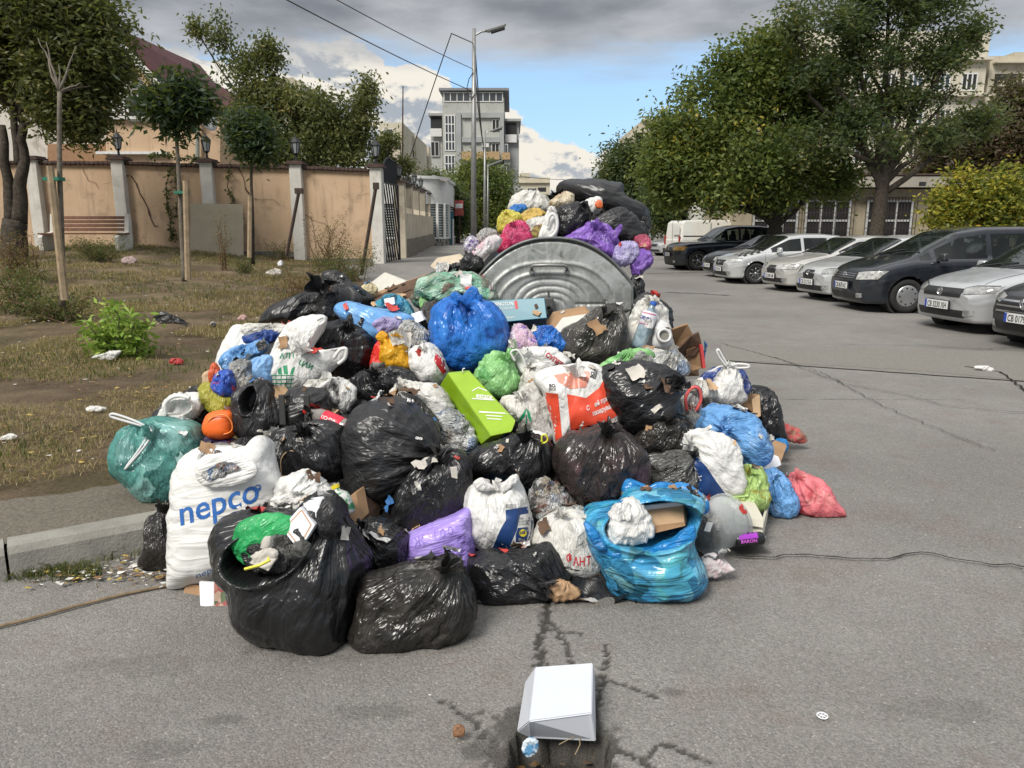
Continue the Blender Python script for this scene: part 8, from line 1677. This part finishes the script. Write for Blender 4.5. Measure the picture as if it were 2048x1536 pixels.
for (lb_, o_l, y_, t_t, m, kw) in (
    ('topmost large black bag crowning the heap behind the lid', [(1118,385),(1130,374),(1180,371),(1238,374),(1246,396),(1262,415),(1290,428),(1298,445),(1290,462),(1240,452),(1180,430),(1135,420)], 6.7, .34, K2, dict(knot=(1110,400), stretch=-20, crump=.5)),
    ('grey-black bag tail hanging right of the topmost bag', [(1262,415),(1280,424),(1295,432),(1296,470),(1285,485),(1268,470),(1255,440)], 6.5, .12, K3, dict(crump=.7)),
    ('black bag with pleated folds right behind the lid', [(1180,462),(1205,430),(1240,422),(1270,440),(1290,470),(1280,488),(1240,490),(1200,482)], 6.15, .17, K2, dict(knot=(1180,470))),
    ('knotted black bag in the centre above the lid', [(1105,470),(1112,430),(1130,412),(1165,412),(1180,430),(1172,460),(1150,478),(1120,480)], 6.12, .16, K1, dict(knot=(1172,408), crump=1.1)),
    ('clear bag with pale contents at the top left of the heap', [(1020,418),(1024,398),(1045,386),(1070,388),(1098,402),(1104,425),(1070,432),(1035,430)], 6.6, .15, WC, dict(crump=.8)),
    ('cream plastic bag beside the topmost black bag', [(1098,410),(1110,395),(1130,385),(1145,392),(1142,412),(1120,420)], 6.35, .08, plastic('cream_film', (.55, .48, .34), .35, mott=.8, dark=(.35, .24, .14)), dict(crump=1)),
    ('blue scrap bag under the clear bag at the top left', [(1016,424),(1025,412),(1045,410),(1054,418),(1040,428),(1022,430)], 6.35, .05, plastic('scrap_blue_film', (.02, .16, .50), .35, bm=.4), dict(crump=.6)),
    ('yellow knotted bag on the left of the heap top', [(994,456),(1000,432),(1018,422),(1038,430),(1040,448),(1020,462),(1002,468)], 6.2, .10, YEL, dict(knot=(1010,425), crump=1.2)),
    ('orange-yellow film strip across the heap top', [(1036,440),(1050,424),(1080,420),(1094,430),(1072,442),(1048,452)], 6.3, .06, plastic('mustard_film', (.58, .40, .10), .35, mott=.5), dict(crump=.8)),
    ('magenta bag on the left of the heap top', [(1004,490),(1008,460),(1025,446),(1048,446),(1066,472),(1060,490),(1030,500)], 6.02, .11, MAG, dict(knot=(1025,448))),
    ('bright pink bag corner left of the magenta bag', [(992,500),(996,478),(1012,466),(1022,478),(1018,500),(1002,506)], 5.95, .06, RED if False else plastic('pink_red_film', (.62, .03, .12), .28, mott=.4), dict(crump=.8)),
    ('white bag in the middle of the heap top', [(1040,470),(1052,446),(1080,436),(1105,440),(1100,468),(1075,482),(1050,480)], 6.08, .11, WC, dict(crump=1.0)),
    ('white bag with a big looped handle above the lid', [(1076,480),(1085,448),(1098,418),(1112,420),(1116,446),(1112,470),(1098,482)], 5.98, .07, WH, dict(crump=.5, knot=(1105,420))),
    ('large purple bag above the right of the lid', [(1128,482),(1150,465),(1178,452),(1205,452),(1225,468),(1240,500),(1235,520),(1200,506),(1160,490)], 5.94, .13, PUR2, dict(knot=(1195,450), crump=1.1)),
    ('pale lilac bag hanging over the right edge of the lid', [(1225,515),(1232,492),(1255,484),(1275,492),(1278,512),(1258,530),(1240,532)], 5.84, .09, LIL, dict(crump=1.0)),
    ('purple torn bag dangling at the far right of the container', [(1262,545),(1266,515),(1280,500),(1300,505),(1303,530),(1290,540),(1275,556)], 5.84, .08, PUR2, dict(crump=1.5)),
    ('pink bag at the right end of the heap top', [(1266,488),(1272,474),(1290,470),(1300,480),(1300,500),(1282,508)], 6.0, .07, plastic('rose_film', (.58, .10, .18), .28, trans=.2, mott=.6), dict(crump=1.0)),
    ('white and pink printed bag left of the lid', [(942,512),(958,492),(980,474),(1002,476),(998,494),(975,510),(958,522)], 5.78, .08, plastic('white_pink_film', (.58, .54, .55), .3, mott=.8, dark=(.50, .30, .36)), dict(crump=.9)),
    ('clear bag with a purple patterned ball left of the lid', [(928,500),(932,480),(945,472),(957,484),(956,500),(942,508)], 5.82, .06, plastic('violet_clear_film', (.36, .34, .42), .2, mott=1, dark=(.10, .05, .22), light=(.66, .66, .68), mscale=30), dict(crump=.8)),
    ('clear grey bag of bottles left of the magenta bag', [(952,490),(956,468),(975,458),(994,466),(992,482),(972,492)], 6.1, .08, CL, dict(crump=1.2)),
    ('shiny black bag low at the left edge of the lid', [(922,540),(924,520),(940,508),(960,514),(966,532),(950,546),(932,548)], 5.74, .08, K1, dict(crump=1.4)),
    ('black bag side hanging between the lid and the right rod', [(1258,600),(1262,560),(1274,550),(1284,570),(1282,600),(1270,625)], 5.72, .07, K1, dict(crump=.8)),
    ('olive and brown food bag in the middle of the heap top', [(1060,470),(1075,452),(1098,450),(1092,470),(1076,480)], 5.98, .05, plastic('food_film', (.30, .24, .06), .35, mott=1, dark=(.12, .06, .03)), dict(crump=1.2)),
    ('crumpled pale bag right behind the clear top bag', [(1060,400),(1085,395),(1108,405),(1112,425),(1085,432),(1064,422)], 6.7, .10, CL, dict(crump=1.1)),
    ('white carton bag with an orange spot near the top', [(1160,412),(1178,400),(1198,398),(1204,412),(1196,426),(1172,428)], 6.25, .07, WH, dict(crump=.8)),
    ):
    ob_ = B(lb_, o_l, y_, t_t, m, gfloor=False, res=1.2, **kw)
    if 'looped handle' in lb_: ribbon(ob_, [(1096,478),(1112,462),(1114,440),(1106,428),(1098,434),(1094,452)], 5.88, .014, WH)
    if 'knotted black bag in the centre' in lb_: ribbon(ob_, [(1168,420),(1160,410),(1168,404),(1176,412),(1180,440),(1168,470),(1158,474),(1152,462),(1166,440)], 5.98, .010, K1, 'tied_handle')
    if lb_.startswith('large purple'): part(ob_, 'knot_ear', [(1222,475),(1230,460),(1242,448),(1244,456),(1234,478),(1228,482)], 5.82, .015, PUR2, gfloor=False)
    if 'orange spot' in lb_: part(ob_, 'orange_cap', [(1190,408),(1198,400),(1205,406),(1204,416),(1194,416)], 6.16, .02, simple('orange_cap', (.62, .14, .04), .5), gfloor=False, crump=.1)
X, Yv, Fq = grid(np.arange(-.45, 1.2, .025), np.arange(5.68, 7.3, .025)); P3 = np.stack([X, Yv, X*0], 1); xm = bc[0]
Z = 1.02+.62*np.clip(1-((X-xm)/.75)**2, 0, 1)*S((Yv-5.6)/.7)*S((7.4-Yv)/.5)+.08*(worley(P3*5)-.5)
fl2 = mo('loose_rubbish', np.stack([X, Yv, Z], 1), Fq, MATS.get('x') or fl.data.materials[0], None, True); tag(fl2, 'loose rubbish filling the top of the container', 'rubbish', kind='stuff')
B('large dark bag packed behind the left of the container', [(900,600),(930,540),(960,530),(985,600),(960,660),(910,660)], 5.95, .3, K2, crump=.6)
B('large dark bag packed behind the right of the container', [(1262,690),(1268,610),(1300,590),(1330,640),(1335,700),(1300,730)], 5.5, .16, K2, crump=.6)
dg = bpy.context.evaluated_depsgraph_get(); dg.update(); rs = np.random.RandomState(12); V = []; Fc = []; fm = []
SM = [WH, M_scrap, M_card, CLm, M_card2, K1, M_scrap, CL, simple('blue_scrap', (.05, .16, .38), .4), simple('red_scrap', (.50, .05, .04), .5), WC, M_cardd]
for k in range(400):
    y = 2.75+3.3*rs.rand(); x = np.interp(y, [2.7, 4.2, 6.1], [-.05, -.15, .1])+(rs.rand()*2-1)*np.interp(y, [2.7, 3.2, 4.2, 5.2, 6.1], [.95, 1.45, 1.75, 1.45, 1.2])
    hit, loc, nr, fi, ob, mt = SC.ray_cast(dg, Vector((x, y, 2.6)), Vector((0, 0, -1)))
    if not hit or ob.name.split('.')[0] in ('lid_end', 'lid_rim', 'lid_shell', 'handle', 'road', 'pavement', 'lawn') and rs.rand() < .8 or loc.z > 1.5 or ob.name.split('.')[0] in ('front_panel', 'road') or loc.z < .03: continue
    if nr.z < .45 and rs.rand() < .5: continue
    s_ = .014+.036*rs.rand()**2; n_ = 5; a_ = rs.rand()*6.28; nv = np.array(nr)+rs.normal(size=3)*.25; nv /= np.linalg.norm(nv); e1 = np.cross(nv, [math.cos(a_), math.sin(a_), .1]); e1 /= np.linalg.norm(e1); e2 = np.cross(nv, e1); asp = .4+.6*rs.rand(); base = len(V); P_ = []
    for j in range(n_):
        for i_ in range(n_):
            u, v = (i_/(n_-1)*2-1), (j/(n_-1)*2-1); P_.append(np.array(loc)+e1*u*s_*(1+.2*rs.rand())+e2*v*s_*asp*(1+.3*rs.rand())+nv*(s_*.30*rs.randn()*.7+s_*.35+.1*s_*(u*u)))
    V += P_; fm += [rs.randint(len(SM))]*16; Fc += [(base+j*n_+i_, base+j*n_+i_+1, base+(j+1)*n_+i_+1, base+(j+1)*n_+i_) for j in range(n_-1) for i_ in range(n_-1)]
V = np.array(V); o = mo('loose_scraps', V, np.array(Fc), SM, None, True, attrs={'fold': V*9}, fmat=fm); tag(o, 'small torn scraps of paper, card and film strewn over the heap', 'litter', kind='stuff')
wb = thing('white_box', 'open white cardboard box lying over the road gully', 'box', gp(1118, 1470))
def gpt(px, py, z): d = ray(px, py); return CAM+d*((z-CAMZ)/d[2])
A, Bq, Cq, D = gpt(1072, 1336, .125), gpt(1184, 1328, .125), gpt(1182, 1426, .115), gpt(1060, 1442, .115)
a_, b_, c_, d_ = gpt(1064, 1352, .02), gpt(1188, 1345, .02), gpt(1190, 1480, .01), gpt(1056, 1476, .01)
def quad(name, P, par, mat, th=.003):
    P = [np.asarray(p, float) for p in P]; n = np.cross(P[1]-P[0], P[-1]-P[0]); n /= np.linalg.norm(n); o = MB().prism(P, -n*th).build(name, mat, par); return fixn(o)
M_bx = simple('white_box_card', (.55, .57, .62), .6, var=.03)
quad('box_top', [A, Bq, Cq, D], wb, M_bx); quad('box_left', [A, D, gpt(1036, 1462, .012), gpt(1052, 1365, .02)], wb, M_bx); quad('box_right', [Bq, b_, c_, Cq], wb, M_bx)
quad('box_back', [A, gpt(1052, 1365, .02), b_, Bq], wb, M_bx); quad('front_flap', [D, Cq, c_, gpt(1062, 1474, .01)], wb, M_bx); quad('side_flap', [D, gpt(1062, 1474, .01), gpt(1036, 1462, .03)], wb, M_bx)
gu = thing('road_gully', 'broken road gully opening under the white box', 'drain', (gp(1118, 1500)[0], gp(1118, 1500)[1], -.14)); q = gp(1118, 1500)
for k in (0,): MB().box((q[0], q[1]-.20+k*.055+.02, -.03), (.34, .018, .02)).build('grate_bar', M_rust, gu)
rs = np.random.RandomState(3)
gl = [(q[0]+rs.uniform(-.17, .17), q[1]+rs.uniform(-.2, .08), -.06-.06*rs.rand()) for _ in range(80)]
flakes('gully_leaves', gl, .006, .022, [M_lf, M_chip, M_chip, M_chip], 'dead leaves in the gully under the white box', 'leaves', 31, .0)
for pts, lb_ in (([(1118,1500),(1140,1488),(1165,1482)], 'straw stalk crossing the gully opening'), ([(1150,1520),(1160,1500),(1158,1482)], 'second dry stalk by the front of the gully')):
    o = MB().tube([gp(x, y)+np.array([0, 0, .02]) for x, y in pts], .0016, 4).build('dry_stalk', simple('straw', (.35, .27, .15), .8)); tag(o, lb_, 'stalk')
crumple('blue_white_wrapper', [(1044,1500),(1050,1480),(1066,1476),(1076,1488),(1070,1508),(1054,1512)], 2.03, .009, simple('wrapper', (.50, .56, .60), .4, col2=(.08, .22, .38), scale=40, sharp=(.45, .55)), 'blue and white wrapper beside the gully', 'wrapper')
crumple('dead_leaf_curl', [(906,1468),(910,1452),(922,1450),(930,1460),(926,1472),(914,1474)], 2.11, .012, simple('curled_leaf', (.26, .13, .06), .7, var=.4, scale=40), 'curled brown leaf on the asphalt left of the white box', 'leaf')
ch = thing('toy_part', 'tiny white spoked plastic wheel on the asphalt at lower right', 'toy wheel', gp(1644, 1438)); q = gp(1644, 1438)+np.array([0, 0, .013]); w_ = MB(); th = np.linspace(0, 2*math.pi, 21); w_.tube([q+np.array([.017*math.cos(a), .017*math.sin(a), 0]) for a in th], .0022, 5, cap=False); w_.build('ring', M_paper, ch); w_ = MB()
for k in range(3): a = k*math.pi/3+.3; w_.tube([q+np.array([.016*math.cos(a), .016*math.sin(a), 0]), q-np.array([.016*math.cos(a), .016*math.sin(a), 0])], .0018, 4)
w_.build('spokes', M_paper, ch)
st_ = [gp(x, y, ground)+np.array([0, 0, .012]) for x, y in ((-30, 1265), (60, 1243), (150, 1218), (240, 1195), (345, 1174))]; o = MB().tube(st_, .0065, 6).build('dry_stick', simple('stick', (.24, .17, .10), .85, var=.4, scale=20)); tag(o, 'long dry stick lying on the road at the lower left', 'stick')
for (o_l, lb_, m, s_) in (([(184,715),(210,706),(240,700),(232,714),(212,722)], 'white torn plastic scrap below the lime-green shrub', WH, 1), ([(340,722),(352,716),(366,720),(364,730),(344,730)], 'flattened red can on the verge', simple('crushed_red', (.42, .03, .03), .5, var=.4), 1), ([(172,818),(190,812),(212,816),(205,824),(182,826)], 'white paper scrap on the verge left of the teal bag', WH, 1), ([(532,546),(548,538),(562,542),(558,552),(538,550)], 'pale crumpled cloth near the leaning posts', M_scrap, 1), ([(0,876),(20,868),(36,872),(22,882),(2,884)], 'white paper scrap at the left edge of the verge', WH, 1), ([(246,520),(258,514),(272,518),(268,530),(250,528)], 'pinkish rag under the right end of the bench', simple('rag', (.40, .30, .28), .9, var=.3), 1), ([(476,636),(486,630),(494,634),(490,642),(478,642)], 'small pink and yellow wrapper on the verge', simple('pink_wrap', (.45, .28, .26), .6, var=.3), 1), ([(556,526),(564,522),(566,532),(558,534)], 'small white cup lying by the shorter post', M_paper, 1), ([(258,1135),(275,1125),(292,1130),(285,1145),(265,1146)], 'white paper scraps in the gutter by the black bag', M_scrap, 1), ([(1948,735),(1962,730),(1984,735),(1988,744),(1966,742)], 'white torn tissue on the road near the silver hatchback', WH, 1)):
    O_ = np.array(o_l, float); g = gp(O_[:, 0].mean(), O_[:, 1].max()); crumple('litter', o_l, float(g[1])+.05, float(g[1])*.0042, m, lb_, 'litter', group='bits of litter on the ground')
um = thing('broken_umbrella', 'broken black umbrella frame lying on the verge', 'umbrella', gp(345, 645)); g = gp(345, 645); mb = MB()
for k in range(9): mb.tube([gp(306+k*2, 626+k*1.5)+np.array([0, 0, .03]), gp(345+k*3, 640+k)+np.array([0, 0, .05]), gp(372+k*2-k*k*.6, 655-k*2.5)+np.array([0, 0, .02])], .006, 4)
mb.build('ribs', M_iron, um); crumple_o = blob('torn_canopy', [(308,632),(325,624),(350,634),(378,650),(372,658),(340,652),(315,644)], float(g[1]), .03, K2, um)
gx = gp(434, 655); P = gx+np.array([-.05, 0, .05]); Mb, Lb_ = axis_frame(P, P+np.array([.07, -.16, -.01])); t_ = thing('dark_bottle', 'small dark bottle with white label on the verge', 'bottle', gx); MB().lathe([(.03, 0), (.035, .01), (.035, .12), (.012, .16), (.012, .19)], P, 14, M=Mb).build('bottle_body', simple('dark_glass', (.015, .012, .01), .15), t_, True); MB().lathe([(.0355, .03), (.0355, .07)], P, 14, M=Mb).build('label_band', M_inkw, t_, True)
